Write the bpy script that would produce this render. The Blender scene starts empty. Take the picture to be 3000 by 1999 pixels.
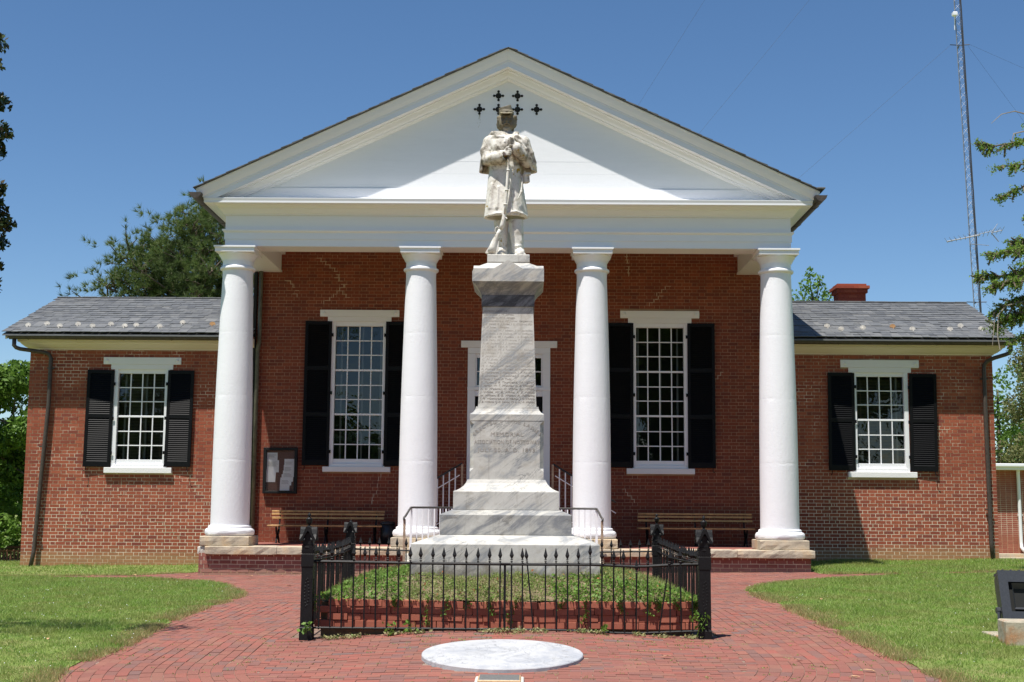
import bpy, math, random
import numpy as np
from mathutils import Vector, Matrix, Euler
random.seed(7); rng = np.random.default_rng(11)
R = math.radians
sc = bpy.context.scene
col = sc.collection

# ------------------------------------------------------------------ camera, sky, sun, exposure
cd = bpy.data.cameras.new("camera"); cam = bpy.data.objects.new("camera", cd); col.objects.link(cam)
EYE = 1.40
cam.location = (0, 0, EYE)
cam.rotation_mode = 'QUATERNION'
cam.rotation_quaternion = (Matrix.Rotation(R(0.58), 3, 'Z') @ Matrix.Rotation(R(90 + 6.97), 3, 'X') @ Matrix.Rotation(R(0.43), 3, 'Z')).to_quaternion()
cd.sensor_width = 36.0; cd.lens = 3950.0 / 3000.0 * 36.0; cd.clip_end = 5000; cd.clip_start = 0.1
sc.camera = cam
w = bpy.data.worlds.new("World"); sc.world = w; w.use_nodes = True
nt = w.node_tree; nt.nodes.clear()
sky = nt.nodes.new("ShaderNodeTexSky"); sky.sky_type = 'NISHITA'; sky.sun_disc = False
sky.sun_elevation = R(68.6); sky.sun_rotation = R(214.1); sky.altitude = 1200; sky.air_density = 1.0; sky.dust_density = 0.1; sky.ozone_density = 3.0
hs = nt.nodes.new("ShaderNodeHueSaturation"); hs.inputs['Saturation'].default_value = 1.14
bg = nt.nodes.new("ShaderNodeBackground"); bg.inputs[1].default_value = 0.085
wo = nt.nodes.new("ShaderNodeOutputWorld"); nt.links.new(sky.outputs[0], hs.inputs['Color']); nt.links.new(hs.outputs[0], bg.inputs[0]); nt.links.new(bg.outputs[0], wo.inputs[0])
sl = bpy.data.lights.new("sun", 'SUN'); sl.energy = 5.0; sl.angle = R(0.53); sl.color = (1.0, 0.955, 0.89)
so = bpy.data.objects.new("sun", sl); col.objects.link(so); so.location = (-4, -6, 30)
SUN = Vector((-0.22, -0.325, 1.0)).normalized()
so.rotation_mode = 'QUATERNION'; so.rotation_quaternion = SUN.to_track_quat('Z', 'Y')
sc.view_settings.view_transform = 'Standard'; sc.view_settings.look = 'None'; sc.view_settings.gamma = 1.0
sc.view_settings.use_curve_mapping = False; sc.view_settings.exposure = 0.50
sc.cycles.max_bounces = 8; sc.cycles.transparent_max_bounces = 12

# ------------------------------------------------------------------ materials
def newmat(name):
    m = bpy.data.materials.new(name); m.use_nodes = True
    t = m.node_tree; b = t.nodes["Principled BSDF"]; return m, t, b
def nd(t, kind, **kw):
    n = t.nodes.new(kind)
    for k, v in kw.items():
        if isinstance(k, str) and k.startswith('i_'): n.inputs[int(k[2:])].default_value = v
        else: setattr(n, k, v)
    return n
def ramp(t, stops, interp='LINEAR'):
    n = t.nodes.new("ShaderNodeValToRGB"); cr = n.color_ramp; cr.interpolation = interp
    while len(cr.elements) < len(stops): cr.elements.new(0.5)
    for e, (p, c) in zip(cr.elements, stops):
        e.position = p; e.color = (c[0], c[1], c[2], 1) if len(c) == 3 else c
    return n
def pos(t, scale=(1, 1, 1), rot=(0, 0, 0), loc=(0, 0, 0)):
    g = t.nodes.new("ShaderNodeNewGeometry"); m = t.nodes.new("ShaderNodeMapping"); m.vector_type = 'POINT'
    m.inputs['Scale'].default_value = scale; m.inputs['Rotation'].default_value = rot; m.inputs['Location'].default_value = loc
    t.links.new(g.outputs['Position'], m.inputs['Vector']); return m.outputs[0]
def noise(t, vec, scale=5, detail=4, rough=0.55, dist=0.0):
    n = t.nodes.new("ShaderNodeTexNoise"); n.inputs['Scale'].default_value = scale; n.inputs['Detail'].default_value = detail
    n.inputs['Roughness'].default_value = rough; n.inputs['Distortion'].default_value = dist
    t.links.new(vec, n.inputs['Vector']); return n.outputs['Fac']
def mix(t, fac, a, b, mode='MIX'):
    n = t.nodes.new("ShaderNodeMix"); n.data_type = 'RGBA'; n.blend_type = mode
    for s, v in ((n.inputs[0], fac), (n.inputs[6], a), (n.inputs[7], b)):
        if hasattr(v, 'is_output'): t.links.new(v, s)
        elif isinstance(v, (int, float)): s.default_value = v
        else: s.default_value = (v[0], v[1], v[2], 1)
    return n.outputs[2]
def math_(t, op, a, b=None, clamp=False):
    n = t.nodes.new("ShaderNodeMath"); n.operation = op; n.use_clamp = clamp
    for s, v in ((n.inputs[0], a), (n.inputs[1], b)):
        if v is None: continue
        if hasattr(v, 'is_output'): t.links.new(v, s)
        else: s.default_value = v
    return n.outputs[0]
def maprange(t, v, a, b, c=0.0, d=1.0):
    n = t.nodes.new("ShaderNodeMapRange"); t.links.new(v, n.inputs[0])
    for i, x in enumerate((a, b, c, d)): n.inputs[i + 1].default_value = x
    return n.outputs[0]
def bump(t, b, h, strength=0.3, dist=0.01):
    n = t.nodes.new("ShaderNodeBump"); n.inputs['Strength'].default_value = strength; n.inputs['Distance'].default_value = dist
    t.links.new(h, n.inputs['Height']); t.links.new(n.outputs[0], b.inputs['Normal'])
def sepz(t, i=2):
    g = t.nodes.new("ShaderNodeNewGeometry"); s = t.nodes.new("ShaderNodeSeparateXYZ"); t.links.new(g.outputs['Position'], s.inputs[0]); return s.outputs[i]
def rnd(t):
    g = t.nodes.new("ShaderNodeNewGeometry"); o = t.nodes.new("ShaderNodeObjectInfo")
    return math_(t, 'FRACT', math_(t, 'ADD', g.outputs['Random Per Island'], o.outputs['Random']))
def simple(name, c, rough=0.6, nscale=None, namt=0.15, bstr=0.0, bscale=60, metal=0.0, spec=None):
    m, t, b = newmat(name)
    b.inputs['Roughness'].default_value = rough; b.inputs['Metallic'].default_value = metal
    if spec is not None: b.inputs['Specular IOR Level'].default_value = spec
    if nscale:
        f = noise(t, pos(t), nscale, 5, 0.6)
        r = ramp(t, [(0.3, tuple(x * (1 - namt) for x in c)), (0.7, tuple(min(1, x * (1 + namt)) for x in c))])
        t.links.new(f, r.inputs[0]); t.links.new(r.outputs[0], b.inputs['Base Color'])
    else: b.inputs['Base Color'].default_value = (*c, 1)
    if bstr: bump(t, b, noise(t, pos(t), bscale, 4, 0.6), bstr, 0.004)
    return m
MT = {}
def brickmat(name, cols, dirt=None, rough=0.9, low=None, bs=0.5):
    m, t, b = newmat(name); b.inputs['Roughness'].default_value = rough; b.inputs['Specular IOR Level'].default_value = 0.25
    r = ramp(t, [(i / (len(cols) - 1), c) for i, c in enumerate(cols)]); t.links.new(rnd(t), r.inputs[0])
    f = noise(t, pos(t), 0.7, 3, 0.5); c = mix(t, maprange(t, f, 0.35, 0.7, 0, 0.35), r.outputs[0], tuple(x * 0.72 for x in cols[1]))
    f2 = noise(t, pos(t), 38, 5, 0.65); c = mix(t, maprange(t, f2, 0.45, 0.75, 0, 0.35), c, tuple(x * 0.6 for x in cols[0]))
    f4 = noise(t, pos(t), 90, 3, 0.7); c = mix(t, maprange(t, f4, 0.62, 0.72, 0, 0.5), c, tuple(min(1, x * 1.7 + .05) for x in cols[0]))
    if low:  # mud splashed and salted courses near the ground
        zc, colr = low
        z = math_(t, 'ADD', sepz(t), math_(t, 'MULTIPLY', noise(t, pos(t), 1.5, 3), -0.25))
        z = math_(t, 'SUBTRACT', z, math_(t, 'MULTIPLY', sepz(t, 0), 0.011))
        c = mix(t, maprange(t, z, zc, zc + 0.22, 0.75, 0.0), c, colr)
    t.links.new(c, b.inputs['Base Color']); bump(t, b, noise(t, pos(t), 75, 6, 0.7), bs, 0.003); return m
MT['brick'] = brickmat('wall_brick', [(0.34, 0.095, 0.050), (0.27, 0.068, 0.038), (0.39, 0.115, 0.062), (0.31, 0.080, 0.045), (0.20, 0.054, 0.040), (0.35, 0.098, 0.050)], low=(0.22, (0.36, 0.21, 0.10)))
MT['brick_shade'] = brickmat('porch_wall_brick_shaded', [(0.24, 0.062, 0.033), (0.19, 0.048, 0.028), (0.27, 0.073, 0.038), (0.22, 0.056, 0.032), (0.15, 0.042, 0.030), (0.245, 0.065, 0.034)])  # wall brick tones lowered to carry the porch shade in the colour
MT['brick_porch'] = brickmat('porch_brick', [(0.27, 0.095, 0.07), (0.22, 0.075, 0.06), (0.34, 0.15, 0.115), (0.25, 0.08, 0.055), (0.30, 0.12, 0.10)], low=(-0.06, (0.40, 0.27, 0.20)))
MT['paver'] = brickmat('paving_brick', [(0.265, 0.108, 0.080), (0.235, 0.100, 0.078), (0.295, 0.102, 0.078), (0.245, 0.120, 0.086), (0.19, 0.105, 0.090), (0.255, 0.102, 0.078), (0.27, 0.130, 0.094), (0.305, 0.098, 0.074), (0.165, 0.118, 0.108)], bs=0.35)
MT['planter'] = brickmat('planter_brick', [(0.40, 0.135, 0.085), (0.35, 0.11, 0.07), (0.43, 0.15, 0.095), (0.375, 0.12, 0.076)], bs=0.3)
MT['chimney'] = brickmat('chimney_brick', [(0.34, 0.075, 0.04), (0.28, 0.06, 0.035), (0.38, 0.10, 0.05)])
MT['annex'] = brickmat('annex_brick', [(0.33, 0.10, 0.066), (0.28, 0.085, 0.058), (0.36, 0.12, 0.08)])
def mortarmat():
    m, t, b = newmat('lime_mortar'); b.inputs['Roughness'].default_value = 0.95
    f = noise(t, pos(t), 1.5, 4, 0.65, 0.8); r = ramp(t, [(0.38, (0.27, 0.165, 0.10)), (0.54, (0.38, 0.27, 0.175)), (0.60, (0.66, 0.56, 0.43))]); t.links.new(f, r.inputs[0])
    c = mix(t, maprange(t, noise(t, pos(t), 30, 4), 0.4, 0.7, 0, 0.35), r.outputs[0], (0.2, 0.14, 0.09))
    z = math_(t, 'SUBTRACT', sepz(t), math_(t, 'MULTIPLY', sepz(t, 0), 0.011))
    c = mix(t, maprange(t, z, 1.2, 2.3, 1.0, 0.0), c, (0.74, 0.64, 0.49))
    c = mix(t, maprange(t, z, 0.15, 0.42, 0.8, 0.0), c, (0.40, 0.26, 0.12))
    t.links.new(c, b.inputs['Base Color']); bump(t, b, noise(t, pos(t), 120, 5), 0.4, 0.003); return m
MT['mortar'] = mortarmat()
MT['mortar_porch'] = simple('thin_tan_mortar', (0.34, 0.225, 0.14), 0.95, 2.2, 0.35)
MT['repoint'] = simple('fresh_mortar', (0.48, 0.385, 0.275), 0.95, 40, 0.15)
def farpave():
    m, t, b = newmat('brick_walk_surface'); b.inputs['Roughness'].default_value = 0.95; n = t.nodes.new('ShaderNodeTexBrick'); t.links.new(pos(t), n.inputs[0]); n.inputs['Scale'].default_value = 1.0; n.inputs['Brick Width'].default_value = .2075; n.inputs['Row Height'].default_value = .1035; n.inputs['Mortar Size'].default_value = .006
    n.inputs[1].default_value = (.30, .112, .08, 1); n.inputs[2].default_value = (.24, .10, .08, 1); n.inputs[3].default_value = (.24, .17, .12, 1); t.links.new(n.outputs[0], b.inputs['Base Color']); return m
MT['farpave'] = farpave()
def joint():
    m, t, b = newmat('paving_joint_sand'); b.inputs['Roughness'].default_value = 1.0
    f = noise(t, pos(t), 6, 5, 0.7); r = ramp(t, [(0.35, (0.12, 0.07, 0.05)), (0.55, (0.24, 0.16, 0.12)), (0.75, (0.38, 0.30, 0.23))]); t.links.new(f, r.inputs[0])
    f2 = noise(t, pos(t), 1.7, 3); c = mix(t, maprange(t, f2, 0.55, 0.72, 0, 0.5), r.outputs[0], (0.13, 0.13, 0.05))
    t.links.new(c, b.inputs['Base Color']); return m
MT['joint'] = joint()
def paint(name, c, rough=0.45, rs=0.10, bs=30, streak=0.03):
    m, t, b = newmat(name); b.inputs['Roughness'].default_value = rough
    f = noise(t, pos(t, (1, 1, 6)), 2.5, 5, 0.65); cc = mix(t, maprange(t, f, 0.45, 0.75, 0, streak * 6), c, tuple(x * 0.82 for x in c))
    f3 = noise(t, pos(t), 55, 2, 0.5); cc = mix(t, maprange(t, f3, 0.76, 0.80, 0, 0.6), cc, (0.25, 0.2, 0.15))
    t.links.new(cc, b.inputs['Base Color']); bump(t, b, noise(t, pos(t), bs, 4, 0.6), rs, 0.01); return m
MT['white'] = paint('white_painted_wood', (0.80, 0.805, 0.82), 0.42, 0.10, 6)
MT['white_lt'] = paint('white_painted_stone', (0.78, 0.77, 0.76), 0.7, 0.3, 40)
MT['stucco'] = paint('white_painted_stucco', (0.80, 0.80, 0.82), 0.6, 0.5, 26, 0.02)
MT['cream'] = paint('cream_painted_wood', (0.66, 0.585, 0.50), 0.6, 0.1, 8)
MT['shutter'] = simple('black_shutter_paint', (0.0050, 0.0052, 0.0060), 0.5, 20, 0.3, 0.05, 40, spec=0.15)
MT['iron'] = simple('black_painted_iron', (0.008, 0.008, 0.0085), 0.5, 60, 0.5, 0.5, 110, spec=0.25)
MT['bronze'] = simple('dark_bronze_gutter', (0.055, 0.042, 0.033), 0.5, 15, 0.35, 0.1, 30)
MT['copperpipe'] = simple('greenish_downspout', (0.10, 0.095, 0.065), 0.6, 8, 0.4, 0.15, 40)
MT['railgrey'] = simple('dark_handrail', (0.06, 0.055, 0.05), 0.45, 30, 0.2)
MT['railrust'] = simple('tan_railpost', (0.34, 0.25, 0.17), 0.7, 9, 0.4, 0.2, 60)
def stonemat(name, a, b2, c3, sc1=3.0, bs=0.5):
    m, t, b = newmat(name); b.inputs['Roughness'].default_value = 0.9
    f = noise(t, pos(t), sc1, 5, 0.6); r = ramp(t, [(0.35, a), (0.5, b2), (0.68, c3)]); t.links.new(f, r.inputs[0])
    c = mix(t, maprange(t, noise(t, pos(t), 45, 5, 0.7), 0.5, 0.75, 0, 0.4), r.outputs[0], tuple(x * 0.5 for x in a))
    t.links.new(c, b.inputs['Base Color']); bump(t, b, noise(t, pos(t), 22, 6, 0.7), bs, 0.015); return m
MT['sandstone'] = stonemat('tan_sandstone', (0.36, 0.31, 0.24), (0.50, 0.42, 0.31), (0.55, 0.40, 0.24))
MT['concrete'] = stonemat('rusty_concrete', (0.30, 0.27, 0.20), (0.42, 0.37, 0.28), (0.42, 0.22, 0.11), 5)
MT['stepstone'] = stonemat('pale_step_stone', (0.50, 0.48, 0.42), (0.60, 0.57, 0.50), (0.62, 0.58, 0.5), 3, 0.3)
def marble(name, base, vein, dirt, dark=0.0):
    m, t, b = newmat(name); b.inputs['Roughness'].default_value = 0.62; b.inputs['Specular IOR Level'].default_value = 0.3
    p = pos(t, (1.0, 1.0, 1.0), (0, R(38), 0)); mp = t.nodes.new("ShaderNodeMapping"); t.links.new(p, mp.inputs[0]); mp.inputs['Scale'].default_value = (0.42, 0.8, 1.9)
    f = noise(t, mp.outputs[0], 1.35, 8, 0.66, 1.9); r = ramp(t, [(0.36 - dark * .2, base), (0.50 - dark * .2, tuple(x * 0.86 for x in base)), (0.60 - dark * .2, vein), (0.66, tuple(x * 0.8 for x in base)), (0.80, base)]); t.links.new(f, r.inputs[0])
    c = mix(t, maprange(t, noise(t, pos(t), 5, 6, 0.7), 0.52, 0.78, 0, 0.75), r.outputs[0], dirt)
    rg = math_(t, 'ABSOLUTE', math_(t, 'SUBTRACT', noise(t, mp.outputs[0], 2.6, 7, 0.7, 1.2), 0.5)); c = mix(t, math_(t, 'MULTIPLY', maprange(t, rg, 0.0, 0.022, 0.75, 0.0), maprange(t, noise(t, pos(t), 1.6, 3), .48, .6)), c, tuple(x * 0.45 for x in vein))
    zb = math_(t, 'ADD', sepz(t), math_(t, 'MULTIPLY', noise(t, pos(t), 6, 5, .7), -0.35)); c = mix(t, maprange(t, zb, 0.44, 0.58, 0.8, 0.0), c, (0.13, 0.11, 0.08)) if dark < .4 and base[0] > .45 and 'disc' not in name else c
    st = noise(t, pos(t, (9, 9, 0.9)), 1.2, 5, 0.7); c = mix(t, maprange(t, st, 0.56, 0.78, 0, 0.55), c, tuple(x * 0.55 for x in dirt))
    c = mix(t, maprange(t, noise(t, pos(t), 130, 3, 0.6), 0.35, 0.7, 0.0, 0.22), c, (0.28, 0.25, 0.2))
    t.links.new(c, b.inputs['Base Color']); bump(t, b, noise(t, pos(t), 90, 5, 0.7), 0.22, 0.004); return m
MT['marble'] = marble('weathered_veined_marble', (0.60, 0.585, 0.54), (0.27, 0.285, 0.30), (0.34, 0.29, 0.22))
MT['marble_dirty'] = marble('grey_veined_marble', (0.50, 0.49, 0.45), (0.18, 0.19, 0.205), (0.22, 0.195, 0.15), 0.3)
MT['marble_dark'] = marble('dark_veined_shaded_marble', (0.27, 0.28, 0.30), (0.05, 0.055, 0.065), (0.08, 0.075, 0.065), 0.5)  # neck band: dark veins, plus the cap's shade put into the colour
MT['marble_disc'] = marble('white_disc_marble', (0.54, 0.55, 0.565), (0.36, 0.38, 0.42), (0.44, 0.44, 0.44))
MT['letter'] = simple('dark_letter', (0.24, 0.22, 0.19), 0.9, 40, 0.35)
MT['letter_soft'] = simple('cut_shade_letter', (0.33, 0.30, 0.26), 0.9, 25, 0.4)  # stone colour darkened for shade inside the carved strokes
def statuemat():
    m, t, b = newmat('weathered_statue_marble'); b.inputs['Roughness'].default_value = 0.75; b.inputs['Specular IOR Level'].default_value = 0.25
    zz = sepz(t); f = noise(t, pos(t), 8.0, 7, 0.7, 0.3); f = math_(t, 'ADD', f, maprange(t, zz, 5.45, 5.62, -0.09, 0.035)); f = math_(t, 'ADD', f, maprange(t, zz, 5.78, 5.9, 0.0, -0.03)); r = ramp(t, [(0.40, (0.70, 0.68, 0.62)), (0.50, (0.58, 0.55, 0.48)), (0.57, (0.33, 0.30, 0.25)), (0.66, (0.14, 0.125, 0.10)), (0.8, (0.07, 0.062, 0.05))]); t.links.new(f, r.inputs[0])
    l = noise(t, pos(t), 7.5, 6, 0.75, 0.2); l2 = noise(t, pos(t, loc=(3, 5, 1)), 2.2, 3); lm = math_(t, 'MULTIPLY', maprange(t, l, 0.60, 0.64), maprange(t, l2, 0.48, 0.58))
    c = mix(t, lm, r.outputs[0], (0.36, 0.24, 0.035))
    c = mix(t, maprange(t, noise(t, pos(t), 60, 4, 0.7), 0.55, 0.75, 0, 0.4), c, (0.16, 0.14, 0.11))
    h = maprange(t, sepz(t), 5.98, 6.10, 0.0, 0.88); c = mix(t, h, c, (0.115, 0.095, 0.055)); h2 = math_(t, 'MULTIPLY', maprange(t, noise(t, pos(t), 9, 4), .45, .6), maprange(t, sepz(t), 6.2, 6.3, 0.0, 0.8)); c = mix(t, h2, c, (0.40, 0.35, 0.22))  # head and hair toned dark by height, the cap's shade included
    t.links.new(c, b.inputs['Base Color']); bump(t, b, noise(t, pos(t), 70, 6, 0.7), 0.35, 0.006); return m
MT['statue'] = statuemat()
def slatemat():
    m, t, b = newmat('roof_slate'); b.inputs['Roughness'].default_value = 0.6
    r = ramp(t, [(0, (0.092, 0.096, 0.10)), (0.25, (0.125, 0.13, 0.133)), (0.5, (0.08, 0.084, 0.09)), (0.7, (0.108, 0.112, 0.117)), (0.88, (0.15, 0.152, 0.15)), (1, (0.095, 0.10, 0.103))]); t.links.new(rnd(t), r.inputs[0])
    c = mix(t, maprange(t, noise(t, pos(t), 7, 5, 0.7), 0.45, 0.75, 0, 0.4), r.outputs[0], (0.22, 0.22, 0.21))
    t.links.new(c, b.inputs['Base Color']); bump(t, b, noise(t, pos(t), 30, 4), 0.3, 0.006); return m
MT['slate'] = slatemat()
MT['fasciawood'] = simple('bare_red_fascia', (0.16, 0.06, 0.04), 0.9, 5, 0.6, 0.3, 40)
MT['galv'] = simple('galvanised_steel', (0.25, 0.26, 0.28), 0.5, 3, 0.25, metal=0.3)
MT['darkcable'] = simple('black_cable', (0.04, 0.04, 0.045), 0.6)
MT['snowguard'] = simple('cast_snow_guard', (0.62, 0.58, 0.52), 0.7, 20, 0.3)
MT['snowguard_r'] = simple('rusty_snow_guard', (0.45, 0.26, 0.12), 0.8, 20, 0.3)
MT['dark'] = simple('dark_interior', (0.012, 0.013, 0.012), 0.9)
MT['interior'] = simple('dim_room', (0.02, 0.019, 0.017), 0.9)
MT['blind'] = simple('wooden_blind', (0.085, 0.062, 0.038), 0.6)
MT['cork'] = simple('brown_pin_board', (0.18, 0.10, 0.08), 0.9, 60, 0.2)
MT['paper'] = simple('white_notice_paper', (0.92, 0.92, 0.93), 0.8, 25, 0.04)
MT['benchwood'] = simple('varnished_bench_slat', (0.50, 0.29, 0.11), 0.5, 12, 0.3, 0.2, 60)
MT['oldwood'] = simple('brown_bench_wood', (0.16, 0.07, 0.035), 0.7, 12, 0.3)
MT['plastic'] = simple('black_bin', (0.012, 0.012, 0.013), 0.4)
MT['lampbody'] = simple('dark_floodlight_housing', (0.045, 0.048, 0.055), 0.45, 50, 0.2, 0.1, 200)
MT['plaque'] = simple('grey_bronze_plaque', (0.20, 0.20, 0.19), 0.5, 40, 0.25, 0.2, 80, metal=0.4)
MT['plaquerim'] = simple('brass_plaque_rim', (0.50, 0.33, 0.17), 0.5, 40, 0.2)
def glassmat():
    m, t, b = newmat('window_glass'); t.nodes.remove(b); o = t.nodes["Material Output"]
    tr = t.nodes.new("ShaderNodeBsdfTransparent"); tr.inputs[0].default_value = (0.86, 0.9, 0.88, 1)
    gl = t.nodes.new("ShaderNodeBsdfGlossy"); gl.inputs['Roughness'].default_value = 0.015
    bm = t.nodes.new("ShaderNodeBump"); bm.inputs['Strength'].default_value = 0.12; bm.inputs['Distance'].default_value = 0.02
    t.links.new(noise(t, pos(t), 5, 2), bm.inputs['Height']); t.links.new(bm.outputs[0], gl.inputs['Normal'])
    fr = t.nodes.new("ShaderNodeFresnel"); fr.inputs[0].default_value = 1.5
    mx = t.nodes.new("ShaderNodeMixShader"); t.links.new(math_(t, 'MULTIPLY', fr.outputs[0], 1.7, True), mx.inputs[0]); t.links.new(tr.outputs[0], mx.inputs[1]); t.links.new(gl.outputs[0], mx.inputs[2]); t.links.new(mx.outputs[0], o.inputs[0]); return m
MT['glass'] = glassmat()
def leafmat(name, cols, trans=0.35, rough=0.55, patch=None, obj=True):
    m, t, b = newmat(name); o = t.nodes["Material Output"]
    r = ramp(t, [(i / (len(cols) - 1), c) for i, c in enumerate(cols)]); g = t.nodes.new("ShaderNodeNewGeometry"); t.links.new(g.outputs['Random Per Island'], r.inputs[0])
    c = r.outputs[0]
    f = noise(t, pos(t), patch[0] if patch else 0.8, 4, 0.6); c = mix(t, maprange(t, f, 0.42, 0.66, 0, 0.8 if patch else 0.3), c, patch[1] if patch else tuple(x * 0.7 for x in cols[0]))
    t.links.new(c, b.inputs['Base Color']); b.inputs['Roughness'].default_value = rough; b.inputs['Specular IOR Level'].default_value = 0.3
    tl = t.nodes.new("ShaderNodeBsdfTranslucent"); t.links.new(c, tl.inputs[0])
    mx = t.nodes.new("ShaderNodeMixShader"); mx.inputs[0].default_value = trans; t.links.new(b.outputs[0], mx.inputs[1]); t.links.new(tl.outputs[0], mx.inputs[2]); t.links.new(mx.outputs[0], o.inputs[0]); return m
MT['grass'] = leafmat('lawn_grass_blades', [(0.15, 0.27, 0.04), (0.21, 0.35, 0.06), (0.28, 0.39, 0.09), (0.17, 0.29, 0.045), (0.38, 0.41, 0.18)], 0.4, 0.5, (1.6, (0.27, 0.29, 0.09)))
MT['dry'] = leafmat('dry_lawn_edge', [(0.48, 0.34, 0.17), (0.42, 0.33, 0.15), (0.30, 0.30, 0.11), (0.20, 0.27, 0.07)], 0.35)
MT['lawnsoil'] = leafmat('lawn_sheet', [(0.14, 0.20, 0.04), (0.16, 0.22, 0.045)], 0.0, 0.9, (3.0, (0.24, 0.21, 0.09)))
MT['weed'] = leafmat('ground_cover_leaves', [(0.15, 0.26, 0.05), (0.22, 0.34, 0.07), (0.32, 0.40, 0.12), (0.12, 0.21, 0.04), (0.38, 0.36, 0.15)], 0.4, 0.5, (2.4, (0.34, 0.33, 0.15)))
MT['weedred'] = leafmat('small_red_leaves', [(0.45, 0.14, 0.05), (0.40, 0.22, 0.10)], 0.3)
MT['vine'] = leafmat('bright_vine_leaves', [(0.14, 0.27, 0.04), (0.20, 0.34, 0.06), (0.10, 0.20, 0.03)], 0.35)
MT['pine'] = leafmat('pine_needles', [(0.075, 0.135, 0.03), (0.11, 0.18, 0.04), (0.16, 0.22, 0.06), (0.26, 0.28, 0.12)], 0.4, 0.5, (0.55, (0.10, 0.15, 0.06)))
MT['leafA'] = leafmat('bright_green_leaves', [(0.10, 0.20, 0.03), (0.14, 0.26, 0.04), (0.19, 0.31, 0.06), (0.08, 0.15, 0.025)], 0.4)
MT['magnolia'] = leafmat('magnolia_leaves', [(0.018, 0.035, 0.012), (0.03, 0.05, 0.018), (0.05, 0.075, 0.02), (0.10, 0.05, 0.02)], 0.12, 0.3)
MT['cypress'] = leafmat('cypress_sprays', [(0.17, 0.30, 0.045), (0.27, 0.42, 0.07), (0.12, 0.22, 0.035), (0.30, 0.30, 0.10)], 0.5)
MT['cedar'] = leafmat('brownish_cedar_foliage', [(0.12, 0.14, 0.04), (0.18, 0.17, 0.06), (0.08, 0.11, 0.03)], 0.25)
MT['bark'] = simple('tree_bark', (0.13, 0.10, 0.075), 0.95, 12, 0.4, 0.5, 30)
MT['barkgrey'] = simple('pale_twig_bark', (0.30, 0.26, 0.21), 0.95, 12, 0.3)
MT['soil'] = simple('bed_soil', (0.16, 0.12, 0.07), 1.0, 6, 0.4)
MT['dead'] = simple('dead_leaf', (0.50, 0.30, 0.16), 0.8, 30, 0.3)
MT['hedge'] = MT['leafA']

# ------------------------------------------------------------------ object helpers
ORG = {}
def tag(o, label=None, cat=None, group=None, kind=None):
    if label: o['label'] = label
    if cat: o['category'] = cat
    if group: o['group'] = group
    if kind: o['kind'] = kind
    return o
def thing(name, label, cat, loc=(0, 0, 0), group=None):
    o = bpy.data.objects.new(name, None); col.objects.link(o); o.location = loc; o.empty_display_size = 0.2
    ORG[o.name] = Vector(loc); return tag(o, label, cat, group)
def put(name, me, m, parent=None, loc=None, **kw):
    o = bpy.data.objects.new(name, me); col.objects.link(o)
    if m is not None and not me.materials:
        for q in (m if isinstance(m, (list, tuple)) else [m]): me.materials.append(q)
    po = ORG[parent.name] if parent is not None else Vector((0, 0, 0))
    L = Vector(loc) if loc is not None else po
    if parent is not None: o.parent = parent
    o.location = L - po; ORG[o.name] = Vector(L)
    return tag(o, **kw)
def mesh(verts, faces, smooth=False, org=None):
    me = bpy.data.meshes.new("m"); v = np.asarray(verts, float)
    if org is not None and len(v): v = v - np.asarray(org)
    me.from_pydata(v.tolist(), [], [tuple(f) for f in faces]); me.update()
    if smooth: me.polygons.foreach_set('use_smooth', [True] * len(me.polygons))
    return me
def fastmesh(v, nper, smooth=False):
    """v: (n*nper,3) consecutive polygons of nper corners, unshared"""
    v = np.ascontiguousarray(v, dtype=np.float32); nv = len(v); nf = nv // nper
    me = bpy.data.meshes.new("m"); me.vertices.add(nv); me.vertices.foreach_set('co', v.ravel())
    me.loops.add(nv); me.loops.foreach_set('vertex_index', np.arange(nv, dtype=np.int32))
    me.polygons.add(nf); me.polygons.foreach_set('loop_start', np.arange(0, nv, nper, dtype=np.int32)); me.polygons.foreach_set('loop_total', np.full(nf, nper, np.int32))
    me.update(calc_edges=True); me.polygons.foreach_set('use_smooth', np.zeros(nf, bool)); return me
def quadmesh(v, f, smooth=False):
    v = np.ascontiguousarray(v, dtype=np.float32); f = np.ascontiguousarray(f, dtype=np.int32)
    me = bpy.data.meshes.new("m"); me.vertices.add(len(v)); me.vertices.foreach_set('co', v.ravel())
    n, k = f.shape; me.loops.add(n * k); me.loops.foreach_set('vertex_index', f.ravel())
    me.polygons.add(n); me.polygons.foreach_set('loop_start', np.arange(0, n * k, k, dtype=np.int32)); me.polygons.foreach_set('loop_total', np.full(n, k, np.int32))
    me.update(calc_edges=True); me.polygons.foreach_set('use_smooth', np.full(n, bool(smooth)))
    return me
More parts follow.
